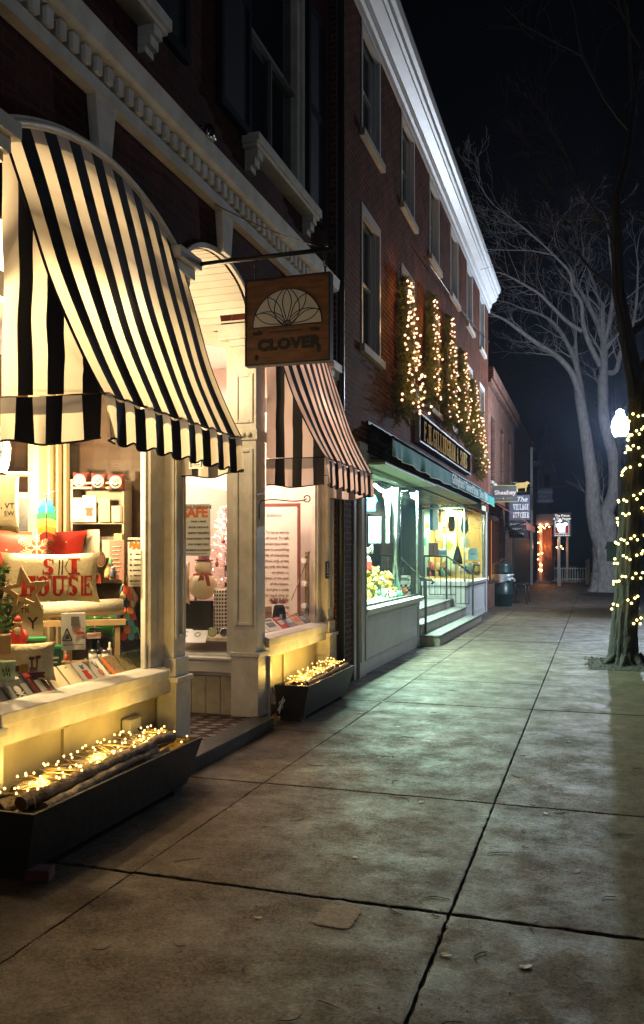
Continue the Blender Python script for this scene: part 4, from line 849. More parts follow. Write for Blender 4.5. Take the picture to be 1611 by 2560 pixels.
for gi, (yc, (zt, zb, wd)) in enumerate(zip(gy, gspec)):
    r1 = random.Random(40 + gi); hgt = zt - zb
    t = thing('lit_evergreen', glabels[gi], 'christmas greenery', (XG + .02, yc, zb), group='lit evergreen boughs on the brick store')
    mb = MB(); mb.tube([(XG + .03, yc, zb + .1), (XG + .08, yc, zt - .05)], .02, 6)
    for k in range(300):
        f_ = r1.random() ** .75; z = zt - hgt * f_; wy_ = wd * (.14 + .86 * f_) * r1.uniform(.35, 1); a_ = r1.choice((-1, 1))
        base_ = Vector((XG + .05, yc, z)); d_ = Vector((r1.uniform(.05, .45), a_ * .9, r1.uniform(-.6, .25))); ln_ = wy_
        needles(mb, base_, d_, ln_, int(26 + 30 * ln_), r1, nl=.095, wd=.011)
    for k in range(80):
        f_ = r1.random(); base_ = Vector((XG + .05, yc + r1.uniform(-1, 1) * wd * (.1 + .7 * f_), zt - hgt * f_)); needles(mb, base_, (1, r1.uniform(-.5, .5), r1.uniform(-.7, .1)), .16 + (.28 if gi == 0 else .14) * f_, 30, r1, nl=.09, wd=.011)
    for k in range(26):
        base_ = Vector((XG + .05, yc - wd * r1.uniform(-.6, 1.0), zb + r1.uniform(-.12, .45))); needles(mb, base_, (r1.uniform(.1, .5), r1.uniform(-1, .4), r1.uniform(-.8, .1)), .22, 30, r1, nl=.1, wd=.011)
    ob('foliage', mb, mat('garland_needles', (.10, .115, .018), .7, var=.65, vs=9, trans=.25), t)
    pts = []
    nbulb = [92, 50, 62, 50, 36, 44][gi]
    for k in range(nbulb):
        f_ = (k + .5) / nbulb; z = zt - .10 - (hgt - .05) * f_; wy_ = wd * (.10 + .62 * f_ ** 1.2)
        u_ = math.sin(k * 2.1 + gi) * r1.uniform(.5, 1)
        pts.append(Vector((XG + .14 + (.08 + (.30 if gi == 0 else .16) * f_) * math.cos(u_ * 1.5) * r1.uniform(.5, 1.1), yc + u_ * wy_, z + r1.uniform(-.05, .05))))
    for k in range(4):
        f_ = (k + .6) / 4; light('fairy_glow', 'POINT', (XG + .38, yc - .22, zt - hgt * f_), 6.5 * (1 + f_), (1, .50, .12), .10)
    mb = MB(); mb.tube(pts, .003, 3); ob('wire', mb, 'black_metal', t)
    bulbs(t, pts, 'pinkish_bulb', .021 if gi == 0 else .019)

# ================================================================== FAR SHOPS
fb = thing('brick_building', 'lower two storey brick building beyond the red store, with a shallow parapet', 'building', (-3.0, 29.5, 0))
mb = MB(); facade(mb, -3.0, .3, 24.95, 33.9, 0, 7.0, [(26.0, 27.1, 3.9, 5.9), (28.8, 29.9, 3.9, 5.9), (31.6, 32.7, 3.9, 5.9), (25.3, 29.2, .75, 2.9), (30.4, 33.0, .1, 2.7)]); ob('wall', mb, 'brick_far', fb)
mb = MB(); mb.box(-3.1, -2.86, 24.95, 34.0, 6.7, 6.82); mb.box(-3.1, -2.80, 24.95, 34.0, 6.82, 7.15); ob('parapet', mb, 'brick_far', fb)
for a in (26.0, 28.8, 31.6):
    mb = MB(); mb.box(-3.12, -3.08, a, a + 1.1, 3.9, 5.9); o = ob('window', mb, pane, fb); mb = MB(); mb.box(-3.1, -2.94, a - .08, a + 1.18, 3.8, 3.9); ob('sill', mb, 'pale_stone', o)
orw = emis('lit_orange_curtain', (1.0, .30, .07), 1.1); oyw = emis('lit_yellow_window', (1.0, .62, .22), 1.6)
mb = MB(); mb.box(-3.2, -3.17, 25.3, 29.2, .75, 2.9); o = ob('window', mb, orw, fb)
mb = MB()
for q in (25.3, 25.9, 26.7, 27.7, 28.5, 29.1): mb.box(-3.17, -3.08, q, q + .09, .75, 2.9)
mb.box(-3.17, -3.0, 25.3, 29.2, .75, .85); mb.box(-3.17, -3.06, 25.3, 29.2, 2.75, 2.9); ob('frame', mb, 'dark_wood', o)
mb = MB(); mb.box(-3.165, -3.15, 26.0, 26.3, .86, 2.7); mb.box(-3.165, -3.15, 27.1, 27.2, .86, 2.7); mb.box(-3.165, -3.14, 25.4, 25.9, .86, 1.0); mb.box(-3.165, -3.14, 26.3, 26.65, .86, .96); ob('display', mb, oyw, o)
t = thing('awning', 'reddish brown folding awning sloping out over the far shop front', 'awning', (-3, 27.6, 3.3))
redc = mat('rust_canvas', (.26, .07, .045), .8, var=.2)
mb = MB(); mb.quad((-2.98, 25.4, 3.28), (-2.98, 29.4, 3.28), (-1.92, 29.4, 2.62), (-1.92, 25.4, 2.62)); mb.quad((-2.98, 25.4, 3.27), (-1.92, 25.4, 2.61), (-1.92, 29.4, 2.61), (-2.98, 29.4, 3.27)); mb.box(-3.0, -2.9, 25.4, 29.4, 3.28, 3.4); ob('canopy', mb, redc, t)
mb = MB(); mb.grid(lambda u, v: (-1.9 + .01 * math.sin(u * 50), 25.4 + 4.0 * u, 2.60 - .2 * v - .02 * abs(math.sin(u * 16))), 60, 2); ob('valance', mb, redc, t)
mb = MB()
for yy in (25.9, 28.9): mb.tube([(-2.95, yy, 2.35), (-2.4, yy + .5, 2.5), (-1.95, yy, 2.62)], .018, 6)
ob('arm', mb, 'black_metal', t)
# projecting signs (facing along the pavement)
def psign(label, y, x0, x1, z0, z1, m, name='projecting_sign', arm=True):
    t = thing(name, label, 'sign', ((x0 + x1) / 2, y, (z0 + z1) / 2)); pbox(t, 'board', (x0, x1, y - .02, y + .02, z0, z1), m)
    if arm:
        mb = MB(); mb.tube([(-3.0, y, z1 + .10), (x1 + .02, y, z1 + .10)], .012, 6); mb.tube([(x0 + .06, y, z1), (x0 + .06, y, z1 + .1)], .006, 5); mb.tube([(x1 - .06, y, z1), (x1 - .06, y, z1 + .1)], .006, 5); ob('arm', mb, 'black_metal', t)
    return t
a0, a1 = PY(1230, 1216, 26.0), PY(1291, 1253, 26.0)
sg1 = psign('grey hanging sign edged in lime green, nearest of the far signs', 26.0, a0.x, a1.x, a1.z, a0.z, mat('slate_grey', (.11, .11, .13), .6))
mb = MB(); mb.box(a0.x - .01, a1.x + .01, 25.97, 26.03, a0.z, a0.z + .022); mb.box(a0.x - .01, a1.x + .01, 25.97, 26.03, a1.z - .022, a1.z); mb.box(a0.x + .08, a0.x + .3, 25.975, 25.979, a1.z + .09, a1.z + .10); mb.box(a0.x + .42, a0.x + .62, 25.975, 25.979, a1.z + .09, a1.z + .10); ob('edging', mb, mat('lime', (.36, .5, .12), .6), sg1)
txt('Sheehey', .19, 'white_paper', sg1, ((a0.x + a1.x) / 2 + .03, 25.972, (a0.z + a1.z) / 2 + .03), bold=.006)
mb = MB(); mb.prism([(-.025, 0), (.025, 0), (0, .05)], ((a0.x + a1.x) / 2 - .02, 25.975, a1.z + .07), (1, 0, 0), (0, 0, 1), (0, -.004, 0)); ob('emblem', mb, 'white_paper', sg1)
b0, b1 = PY(1274, 1238, 30.0), PY(1325, 1300, 30.0)
sg2 = psign('blue grey shop sign with white lettering below a gilded cow', 30.0, b0.x, b1.x, b1.z, b0.z, mat('butcher_blue', (.10, .11, .17), .6, var=.3))
cxm = (b0.x + b1.x) / 2
txt('The', .24, 'white_paper', sg2, (cxm + .06, 29.975, b0.z - .16), bold=.004, shear=.35)
serif(sg2, 'VILLAGE', cxm, 0, .20, .066, 'white_paper', 0, right=(1, 0, 0), nrm=(0, -1, 0), org=Vector((cxm + .05, 29.975, b0.z - .42)), thick=.34, hair=.14)
serif(sg2, 'BUTCHER', cxm, 0, .20, .066, 'white_paper', 0, right=(1, 0, 0), nrm=(0, -1, 0), org=Vector((cxm + .05, 29.975, b0.z - .70)), thick=.34, hair=.14)
for k, s in enumerate(('Deli & Meats', 'Wines & Cheese', 'Fresh Fish')):
    pass
mb = MB()
for k in range(3):
    r1 = random.Random(k); xx = b0.x + .02
    while xx < b0.x + .50: w_ = r1.uniform(.03, .08); mb.box(xx, xx + w_, 29.975, 29.98, b1.z - .17 - .17 * k, b1.z - .11 - .17 * k); xx += w_ + .02
lb = psign('small dark notice board with rows of faded lettering under the blue grey sign', 30.02, b0.x - .03, b1.x - .08, b1.z - .62, b1.z - .06, mat('dark_notice', (.015, .012, .018), .6), arm=False); ob('lettering', mb, mat('dull_lettering', (.25, .22, .22), .7), lb)
c0, c1 = PY(1288, 1205, 30.0), PY(1325, 1230, 30.0)
cow = [(0, .62), (.04, .85), (.10, .90), (.45, .92), (.70, .95), (.80, 1.06), (.87, 1.0), (.98, .88), (1.0, .78), (.92, .76), (.84, .70), (.80, .45), (.76, .40), (.75, .02), (.68, .02), (.68, .35), (.60, .40), (.35, .38), (.22, .36), (.17, .28), (.20, .02), (.12, 0), (.07, .30), (.03, .45), (.02, .2), (.0, .2)]
W_, H_ = c1.x - c0.x, c0.z - c1.z
mb = MB(); mb.prism([(a * W_, b * H_) for a, b in cow], (0, .02, 0), (1, 0, 0), (0, 0, 1), (0, -.05, 0)); single('gilded_cow', mb, 'gold_leaf', 'gilded flat cow figure hanging over the far pavement', 'sign', (c0.x, 30.0, c1.z), bevel=.01)
# maroon clapboard house with white corner board
t = thing('clapboard_building', 'dark maroon clapboard building with a tall pale corner board', 'building', (-3.3, 42, 0))
mb = MB(); mb.box(-9, -3.35, 35.2, 50, 0, 7.6); zz = .1
while zz < 7.5: mb.box(-3.349, -3.335, 35.2, 49.7, zz, zz + .10); zz += .125
ob('wall', mb, mat('maroon_boards', (.05, .018, .022), .6, var=.3), t)
mb = MB(); mb.box(-3.37, -3.22, 47.6, 48.0, 0, 7.9); ob('corner_board', mb, cool, t); mb = MB(); mb.box(-9, -3.2, 35.1, 50.1, 7.6, 7.8); ob('roof_edge', mb, 'dark_void', t)
# pale post
# church
ch = PY(1366, 1180, 90); t = thing('church', 'distant brick church tower with a pale lit pointed spire', 'church', (ch.x, 90, 0))
kx = 1 / F * 90 * 1.0
bx_ = PY(1350, 1200, 90).x
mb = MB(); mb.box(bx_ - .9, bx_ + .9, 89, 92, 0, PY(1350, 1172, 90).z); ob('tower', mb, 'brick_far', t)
zt_ = PY(1350, 1160, 90).z
mb = MB(); mb.box(bx_ - 1.1, bx_ + 1.1, 88.8, 92.2, zt_ - .3, zt_ + .25); q = PY(1372, 1182, 90); mb.box(q.x - .5, q.x + .6, 88.9, 92, q.z - .3, q.z + .5); ob('cornice', mb, cool, t)
ap = PY(1366, 1058, 90); lo = PY(1366, 1160, 90)
mb = MB(); mb.lathe([(1.05, lo.z), (.02, ap.z)], (ap.x, 90.3, 0), 8, smooth=False); ob('spire', mb, mat('spire_pale', (.50, .47, .45), .7, var=.3, vs=1), t)
mb = MB()
for px in (1347, 1358): q = PY(px, 1195, 88.95); mb.box(q.x - .12, q.x + .1, 88.9, 88.95, PY(px, 1238, 88.95).z, PY(px, 1175, 88.95).z)
ob('window', mb, mat('tower_window', (.3, .3, .34), .5), t)
# dark blue estate sign
a0, a1 = PY(1345, 1222, 44), PY(1381, 1256, 44)
sg3 = psign('dark navy hanging sign on the far side of the maroon building', 44, a0.x, a1.x, a1.z, a0.z, mat('navy_sign', (.012, .018, .05), .5), arm=False)
for k, (s, sz, dz) in enumerate((('Williamson', .17, -.18), ('Group', .14, -.38), ('Sotheby\'s', .22, -.62))): txt(s, sz, mat('dim_letters', (.3, .32, .42), .6), sg3, ((a0.x + a1.x) / 2 - (.12 if k == 1 else 0), 43.97, a0.z + dz))
mb = MB(); mb.tube([(-3.3, 44, a0.z + .08), (a1.x + .9, 44, a0.z + .08 - .0)], .015, 5); mb.tube([(a0.x + .05, 44, a0.z), (a0.x + .05, 44, a0.z + .08)], .008, 4); mb.tube([(a1.x - .05, 44, a0.z), (a1.x - .05, 44, a0.z + .08)], .008, 4); ob('arm', mb, 'black_metal', sg3)
# inn porch
yP = 52.0
def XP(px, py): return PY(px, py, yP)
t = thing('inn_porch', 'far inn entrance glowing orange between pale posts', 'building', (XP(1370, 1440).x, yP, 0))
a, b = XP(1341, 1288), XP(1384, 1312); mb = MB(); mb.box(a.x, b.x, yP - .1, yP + .3, b.z, a.z + .05); ob('lintel', mb, mat('grey_panel', (.30, .29, .31), .6), t)
a, b = XP(1341, 1310), XP(1378, 1450); mb = MB(); mb.box(a.x, b.x, yP + .9, yP + 1.0, 0, a.z); ob('wall', mb, mat('orange_brown_wall', (.5, .22, .10), .7, var=.3), t)
for px, wpx, zt in ((1352, 6, 1312), (1418, 5, 1290), (1397, 6, 1345)):
    a = XP(px, zt); mb = MB(); mb.box(a.x - wpx / 2 / 38, a.x + wpx / 2 / 38, yP - .05, yP + .1, 0, a.z); ob('post', mb, 'white_paint', t)
mb = MB(); a, b = XP(1341, 1440), XP(1430, 1440); mb.box(a.x, b.x + .3, yP - .6, yP + .9, 0, .12); ob('step', mb, 'pale_stone', t)
r1 = random.Random(8); st = thing('string_lights', 'orange glowing light string round the far inn doorway', 'string lights', (XP(1360, 1400).x, yP - .15, 1.5))
px_ = [(1347, 1318), (1350, 1312), (1356, 1316), (1361, 1320), (1365, 1314), (1368, 1311), (1373, 1317), (1346, 1330), (1352, 1326), (1346, 1357), (1356, 1383), (1346, 1386), (1345, 1398), (1350, 1411), (1354, 1413), (1348, 1424), (1354, 1426), (1392, 1368), (1402, 1366), (1407, 1372), (1398, 1352)]
pp = [PY(x, y, yP - .15) for x, y in px_]; mb = MB(); mb.tube(pp[:17], .01, 4); ob('wire', mb, 'black_metal', st); MATS['orange_bulb'] = emis('orange_bulb', (1, .36, .12), 50); bulbs(st, pp, 'orange_bulb', .04)
mb = MB(); c_ = PY(1372, 1445, yP - .4)
for k in range(60):
    h_ = r1.uniform(.8, 2.9); xx = r1.uniform(-.35, .4); mb.tube([(xx * .4, 0, 0), (xx * .8 + r1.gauss(0, .05), r1.uniform(-.2, .2), h_ * .5), (xx * 1.1 + r1.gauss(0, .12), r1.uniform(-.2, .2), h_)], [.014, .01, .005], 4, caps=False)
single('bare_shrub', mb, mat('twig_brown', (.22, .12, .07), .8), 'leafless shrub lit orange beside the far inn doorway', 'shrub', (c_.x, c_.y, .0))
a, b = PY(1383, 1285, 46), PY(1428, 1341, 46)
t = thing('pub_sign', 'lit square inn sign on a post, with a red and blue picture', 'sign', ((a.x + b.x) / 2, 46, 0))
pbox(t, 'board', (a.x, b.x, 45.96, 46.04, b.z, a.z), mat('sign_black', (.02, .018, .018), .5)); w_ = b.x - a.x; h_ = a.z - b.z
mb = MB(); mb.box(a.x + .08, b.x - .10, 45.94, 45.955, b.z + .14, b.z + h_ * .70); ob('picture', mb, emis('picture_pale', (.75, .85, 1.0), 1.0), t)
mb = MB(); mb.box(a.x + .10, a.x + .30, 45.93, 45.938, b.z + .16, b.z + h_ * .42); mb.box(b.x - .28, b.x - .13, 45.93, 45.938, b.z + .16, b.z + h_ * .55); ob('picture_red', mb, emis('picture_red', (.7, .04, .03), .6), t)
mb = MB(); mb.prism([(-.15, -.25), (.13, -.25), (.18, .05), (.3, .1), (.28, .22), (.05, .25), (-.05, .4), (-.2, .28), (-.25, .05)], ((a.x + b.x) / 2 - .03, 45.93, b.z + h_ * .42), (1, 0, 0), (0, 0, 1), (0, -.005, 0)); ob('picture_white', mb, emis('picture_white', (1, 1, 1), 6), t)
mb = MB(); mb.prism([(-.32, .0), (-.1, .06), (.0, 0), (.14, .08), (.36, .02), (.3, .14), (.1, .18), (-.1, .12), (-.3, .14)], ((a.x + b.x) / 2, 45.925, b.z + h_ * .55), (1, 0, 0), (0, 0, 1), (0, -.004, 0)); ob('picture_blue', mb, emis('picture_blue', (.12, .22, .35), .5), t)
MATS['sign_glow'] = emis('sign_glow', (1, .95, .9), 1.1)
txt('The Prince', .17, 'sign_glow', t, ((a.x + b.x) / 2, 45.93, a.z - .10), bold=.006); txt('& The Pauper', .16, 'sign_glow', t, ((a.x + b.x) / 2, 45.93, a.z - .26), bold=.006); txt('Fine Food & Spirits', .10, 'sign_glow', t, ((a.x + b.x) / 2, 45.93, b.z + .06), bold=.004)
mb = MB(); xx = PY(1398, 1400, 46).x; mb.box(xx - .06, xx + .06, 45.97, 46.03, 0, b.z); mb.box(xx - .09, xx + .09, 45.94, 46.06, 0, .9); ob('post', mb, 'white_paint', t)
mb = MB(); mb.box(a.x - .03, b.x + .04, 45.93, 46.07, a.z, a.z + .05); ob('cap', mb, 'dark_wood', t)
# picket fence
f0, f1 = PY(1386, 1442, 50), Vector((PX(1465, 1420, -1.2).x, 64, 0))
t = thing('picket_fence', 'low white picket fence running away beyond the inn sign', 'fence', (f0.x, 50, 0))
mb = MB(); n = 26
for k in range(n):
    x = f0.x + (1.75) * k / (n - 1) if k < 16 else None
for k in range(13): x = f0.x + .14 * k; mb.box(x, x + .045, 50, 50.02, .1, .98)
mb.box(f0.x, f0.x + 1.75, 50.02, 50.05, .25, .32); mb.box(f0.x, f0.x + 1.75, 50.02, 50.05, .85, .92)
x1 = f0.x + 1.80
for k in range(40): mb.box(x1, x1 + .02, 50.2 + .35 * k, 50.32 + .35 * k, .1, 1.12)
ob('pickets', mb, whitew, t)
for (x, y, h_) in ((x1, 50, 1.3), (x1, 57, 1.3), (x1, 64, 1.35)): mb = MB(); mb.box(x - .09, x + .09, y - .09, y + .09, 0, h_); mb.box(x - .12, x + .12, y - .12, y + .12, h_, h_ + .05); ob('post', mb, whitew, t)
# overhead cable on the wall
mb = MB(); a, b = PX(1060, 640, -2.8), PX(1223, 855, -2.8)
pts = [a.lerp(b, k / 12) + Vector((0, 0, -.1 * math.sin(math.pi * k / 12))) for k in range(13)]; c_ = pts[0].copy(); mb.tube([p_ - c_ for p_ in pts], .012, 5); single('cable', mb, 'black_metal', 'black cable sagging across the upper brick wall to the far corner', 'cable', c_)
# ================================================================== STREET FURNITURE
t = thing('litter_bin', 'dark green ribbed metal litter bin with a crumpled clear bag at its rim', 'bin', (gz(1262, 1512).x, 27.3, 0))
cb = Vector((t.location.x, 27.3, 0)); gm = mat('bin_green', (.010, .026, .026), .35, var=.3, vs=8, spec=.3)
mb = MB(); mb.lathe([(.30, .0), (.31, .02), (.31, .36), (.325, .38), (.325, .40), (.31, .42), (.31, .80)], cb, 24); ob('drum', mb, gm, t)
mb = MB(); mb.lathe([(.31, 1.0), (.315, 1.05), (.33, 1.07), (.33, 1.09), (.315, 1.11), (.315, 1.30), (.28, 1.36), (.15, 1.40), (.1, 1.41)], cb, 24); ob('lid', mb, gm, t)
mb = MB()
for a_ in (.8, 2.4, 4.0, 5.6): mb.box(cb.x + .28 * math.cos(a_) - .02, cb.x + .28 * math.cos(a_) + .02, cb.y + .28 * math.sin(a_) - .02, cb.y + .28 * math.sin(a_) + .02, .8, 1.02)
ob('lid_support', mb, gm, t)
mb = MB(); r1 = random.Random(3); mb.grid(lambda u, v: (cb.x + (.33 + .05 * math.sin(u * 60) * v + .04 * math.sin(v * 9 + u * 20)) * math.cos(u * 6.2832), cb.y + (.33 + .04 * math.sin(u * 45) * v) * math.sin(u * 6.2832), 1.03 - .30 * v * (.8 + .2 * math.sin(u * 12))), 90, 8); ob('bag', mb, mat('clear_bag', (.5, .55, .58), .2, spec=.8, trans=.3), t)
# bench
bl = gz(1292, 1497); t = thing('bench', 'ornate black iron bench behind the litter bin', 'bench', (-2.3, 29.4, 0)); bx0, by0 = -2.62, 28.7
for yy in (by0, by0 + 1.3):
    mb = MB(); mb.tube([(bx0 + .0, yy, 0.0), (bx0 + .05, yy, .42), (bx0 - .12, yy, .95)], .02, 6); mb.tube([(bx0 + .50, yy, 0), (bx0 + .46, yy, .25), (bx0 + .44, yy, .65), (bx0 + .05, yy, .68)], .02, 6)
    mb.tube([(bx0 + .28 + .10 * math.cos(a), yy, .54 + .09 * math.sin(a)) for a in [R(30 * j) for j in range(13)]], .01, 5)
    ob('side_frame', mb, 'black_metal', t)
mb = MB()
for k in range(7): mb.box(bx0 + .04 + .06 * k, bx0 + .08 + .06 * k, by0, by0 + 1.3, .42, .44)
ob('seat', mb, 'black_metal', t)
mb = MB()
for k in range(5):
    for j in range(2): mb.tube([(bx0 - .02 - .04 * j, by0 + .13 + .26 * k + .12 * math.cos(a), .58 + .24 * j + .11 * math.sin(a)) for a in [R(30 * q) for q in range(13)]], .012, 5)
mb.tube([(bx0 - .12, by0 + 1.3 * k / 10, .93 + .07 * math.sin(math.pi * k / 10)) for k in range(11)], .018, 6); mb.tube([(bx0, by0, .46), (bx0, by0 + 1.3, .46)], .015, 6); ob('backrest', mb, 'black_metal', t)
# street lamp
LX, LY = .70, 25.0
def globemat():
    if 'lamp_globe' in MATS: return MATS['lamp_globe']
    m = bpy.data.materials.new('lamp_globe'); m.use_nodes = True; N = m.node_tree.nodes; L = m.node_tree.links; N.remove(N['Principled BSDF'])
    e = N.new('ShaderNodeEmission'); e.inputs['Color'].default_value = (.80, .89, 1.0, 1); e.inputs['Strength'].default_value = 60; t_ = N.new('ShaderNodeBsdfTransparent'); ms = N.new('ShaderNodeMixShader'); ms.inputs['Fac'].default_value = .65
    L.new(e.outputs[0], ms.inputs[1]); L.new(t_.outputs[0], ms.inputs[2]); L.new(ms.outputs[0], N['Material Output'].inputs['Surface']); MATS['lamp_globe'] = m; return m
def street_lamp(lx, ly, label, es):
    t = thing('street_lamp', label, 'street lamp', (lx, ly, 0)); o = Vector((lx, ly, 0))
    lm = mat('lamp_green', (.012, .03, .025), .4)
    mb = MB(); mb.lathe([(.24, .0), (.24, .10), (.20, .14), (.17, .35), (.13, .55), (.10, .62), (.09, .8), (.075, 1.0), (.06, 4.5), (.075, 4.55), (.05, 4.65), (.10, 4.78), (.15, 4.88), (.16, 4.94)], o, 20); ob('pole', mb, lm, t)
    mb = MB(); mb.lathe([(.13, 4.945), (.18, 5.0), (.225, 5.12), (.238, 5.24), (.22, 5.37), (.17, 5.48), (.115, 5.56), (.10, 5.60), (.115, 5.62), (.10, 5.67), (.05, 5.70), (.02, 5.72)], o, 24); ob('globe', mb, globemat(), t); light('globe_lamp', 'POINT', o + Vector((0, 0, 5.25)), es, (.70, .83, 1.0), .07)
    mb = MB(); mb.lathe([(.03, 5.72), (.03, 5.75), (.012, 5.77), (.02, 5.79), (.005, 5.83)], o, 10); ob('finial', mb, lm, t)
    return t
lamp1 = street_lamp(LX, LY, 'glowing white acorn globe street lamp on a dark pole behind the wrapped tree', 4200)
mb = MB(); mb.box(LX - .36, LX - .09, LY - .12, LY + .12, 1.45, 1.95); mb.prism([(-.42, 1.80), (-.36, 1.80), (-.36, 2.0), (-.09, 2.0), (-.09, 1.95), (-.36, 1.95)], (LX, LY - .12, 0), (1, 0, 0), (0, 0, 1), (0, .24, 0)); ob('pole_box', mb, mat('box_green', (.01, .03, .02), .5), lamp1)
lamp2 = street_lamp(1.0, -4.5, 'white globe street lamp behind the camera', 60)
lamp3 = street_lamp(10.5, 13.0, 'white globe street lamp across the road', 420)
# ================================================================== TREES
def branch(mb, p, d, ln, r, depth, r1, spread=.6, up=.15, minr=.004, seg=5):
    pts, rs = [Vector(p)], [r]; d = Vector(d).normalized(); kids = []
    for k in range(seg):
        d = (d + Vector((r1.gauss(0, .14), r1.gauss(0, .14), r1.gauss(0, .10) + up * .25))).normalized()
        pts.append(pts[-1] + d * ln / seg); rs.append(max(minr, r * (1 - .55 * (k + 1) / seg)))
        if depth > 0 and k >= 1:
            for q in range(2 if k > 2 else 1):
                if r1.random() < .85:
                    s_ = Vector((r1.gauss(0, 1), r1.gauss(0, 1), r1.gauss(0, .7))); s_ = (s_ - d * s_.dot(d)).normalized()
                    kids.append((pts[-1].copy(), (d + s_ * spread * r1.uniform(.7, 1.4)).normalized(), ln * r1.uniform(.45, .72), rs[-1] * .62))
    mb.tube(pts, rs, 7 if r > .05 else (5 if r > .015 else 3), caps=False)
    for c in kids: branch(mb, *c, depth - 1, r1, spread, up, minr, seg)
def limb(mb, pts, rs, n=10):   # smooth resampled limb
    P = [Vector(p_) for p_ in pts]; out, ro = [], []
    for k in range(len(P) - 1):
        p0, p1, p2, p3 = P[max(k - 1, 0)], P[k], P[k + 1], P[min(k + 2, len(P) - 1)]
        for j in range(5):
            u = j / 5; out.append(.5 * ((2 * p1) + (p2 - p0) * u + (2 * p0 - 5 * p1 + 4 * p2 - p3) * u * u + (-p0 + 3 * p1 - 3 * p2 + p3) * u ** 3)); ro.append(rs[k] + (rs[k + 1] - rs[k]) * u)
    out.append(P[-1]); ro.append(rs[-1]); mb.tube(out, ro, n, caps=False); return out, ro
# tree 1 : wrapped in lights
r1 = random.Random(21)
T1 = thing('tree', 'dark bare street tree with its trunk wound in yellow fairy lights', 'tree', (.44, 13.07, 0))
def rough_trunk(mb, pts, rs, n=40, amp=.018, seed=1):
    rr = random.Random(seed); ph = [rr.uniform(0, 6.28) for _ in range(6)]
    P = [Vector(p_) for p_ in pts]; m_ = []
    for k in range(len(P) - 1):
        for j in range(8): u = j / 8; m_.append((P[k].lerp(P[k + 1], u), rs[k] + (rs[k + 1] - rs[k]) * u))
    m_.append((P[-1], rs[-1])); rings = []
    for c_, r_ in m_:
        ring = []
        for j in range(n):
            a = 2 * math.pi * j / n; q = r_ + amp * (math.sin(a * 9 + ph[0] + c_.z * 1.3) * .5 + math.sin(a * 14 + ph[1] - c_.z * 2) * .4 + math.sin(a * 3 + ph[2] + c_.z) * .7 + rr.gauss(0, .22)) * (r_ / .2)
            ring.append(c_ + Vector((q * math.cos(a), q * math.sin(a), 0)))
        rings.append(mb.vert(*ring))
    for a, b in zip(rings, rings[1:]):
        for j in range(n): mb.face((a + j, a + (j + 1) % n, b + (j + 1) % n, b + j), 0, True)
mb = MB(); trunk = [(.42, 13.07, -.03), (.42, 13.07, .12), (.43, 13.07, .45), (.46, 13.07, 1.0), (.50, 13.07, 1.9), (.545, 13.08, 2.6), (.62, 13.1, 3.3), (.58, 13.12, 4.1), (.48, 13.15, 4.7), (.35, 13.2, 5.5), (.31, 13.2, 7.0)]
tr = [.28, .205, .18, .168, .162, .160, .118, .115, .10, .085, .068]
rough_trunk(mb, trunk, tr, n=56, amp=.026)
for k in range(7):
    a = k * .9; mb.tube([(.45 + .16 * math.cos(a), 13.07 + .16 * math.sin(a), .16), (.45 + .30 * math.cos(a), 13.07 + .30 * math.sin(a), .04), (.45 + .42 * math.cos(a), 13.07 + .42 * math.sin(a), -.02)], [.06, .04, .015], 6)
ob('trunk', mb, bark, T1)
mb = MB()
branch(mb, (.31, 13.2, 6.9), (.15, .1, 1), 3.0, .07, 3, r1, .7); branch(mb, (.60, 13.12, 4.2), (.5, .2, .9), 3.2, .09, 3, r1); branch(mb, (.35, 13.2, 5.5), (-.5, .4, .9), 1.7, .026, 3, r1); branch(mb, (.33, 13.2, 6.1), (-.3, -.3, .8), 1.6, .024, 3, r1); branch(mb, (.45, 13.16, 4.8), (.4, .7, .7), 2.8, .06, 3, r1); branch(mb, (.32, 13.2, 6.5), (-.6, .6, .6), 1.5, .022, 3, r1, up=.05)
ob('branches', mb, bark, T1)
st = thing('string_lights', 'yellow fairy light string spiralling up the street tree trunk', 'string lights', (.5, 13.07, .5))
def trunk_at(z):
    for k in range(len(trunk) - 1):
        if trunk[k][2] <= z <= trunk[k + 1][2]:
            u = (z - trunk[k][2]) / (trunk[k + 1][2] - trunk[k][2]); return Vector(trunk[k]).lerp(Vector(trunk[k + 1]), u), tr[k] + (tr[k + 1] - tr[k]) * u
    return Vector(trunk[-1]), tr[-1]
pts, bl_ = [], []
zs = 0.72
turns = [(.62, .98), (.98, 1.32), (1.30, 1.62), (1.60, 1.86), (1.86, 2.28), (2.26, 2.44), (2.50, 2.98), (3.02, 3.2), (3.22, 3.42), (3.45, 3.66), (3.66, 3.9)]
for ti, (za, zb) in enumerate(turns):
    for j in range(26):
        u = j / 26; z = za + (zb - za) * u + .035 * math.sin(j * 1.7 + ti); c_, r_ = trunk_at(z); a = R(-60) + 2 * math.pi * u
        p_ = c_ + Vector(((r_ + .018) * math.cos(a), (r_ + .018) * math.sin(a), 0)); pts.append(p_)
        if r1.random() < .56 and (math.sin(a + .3) < .35) : bl_.append(p_ + Vector((.015 * math.cos(a), .015 * math.sin(a), r1.uniform(-.02, .02))))
mb = MB(); mb.tube(pts, .004, 4); ob('wire', mb, mat('green_wire', (.02, .06, .02), .5), st); bulbs(st, bl_[:96], 'yellow_bulb', .018)
for z_ in (.9, 1.5, 2.1, 2.8, 3.6): c_, r_ = trunk_at(z_); light('fairy_glow', 'POINT', c_ + Vector((-.12, -r_ - .14, 0)), 1.3, (1, .75, .12), .05)
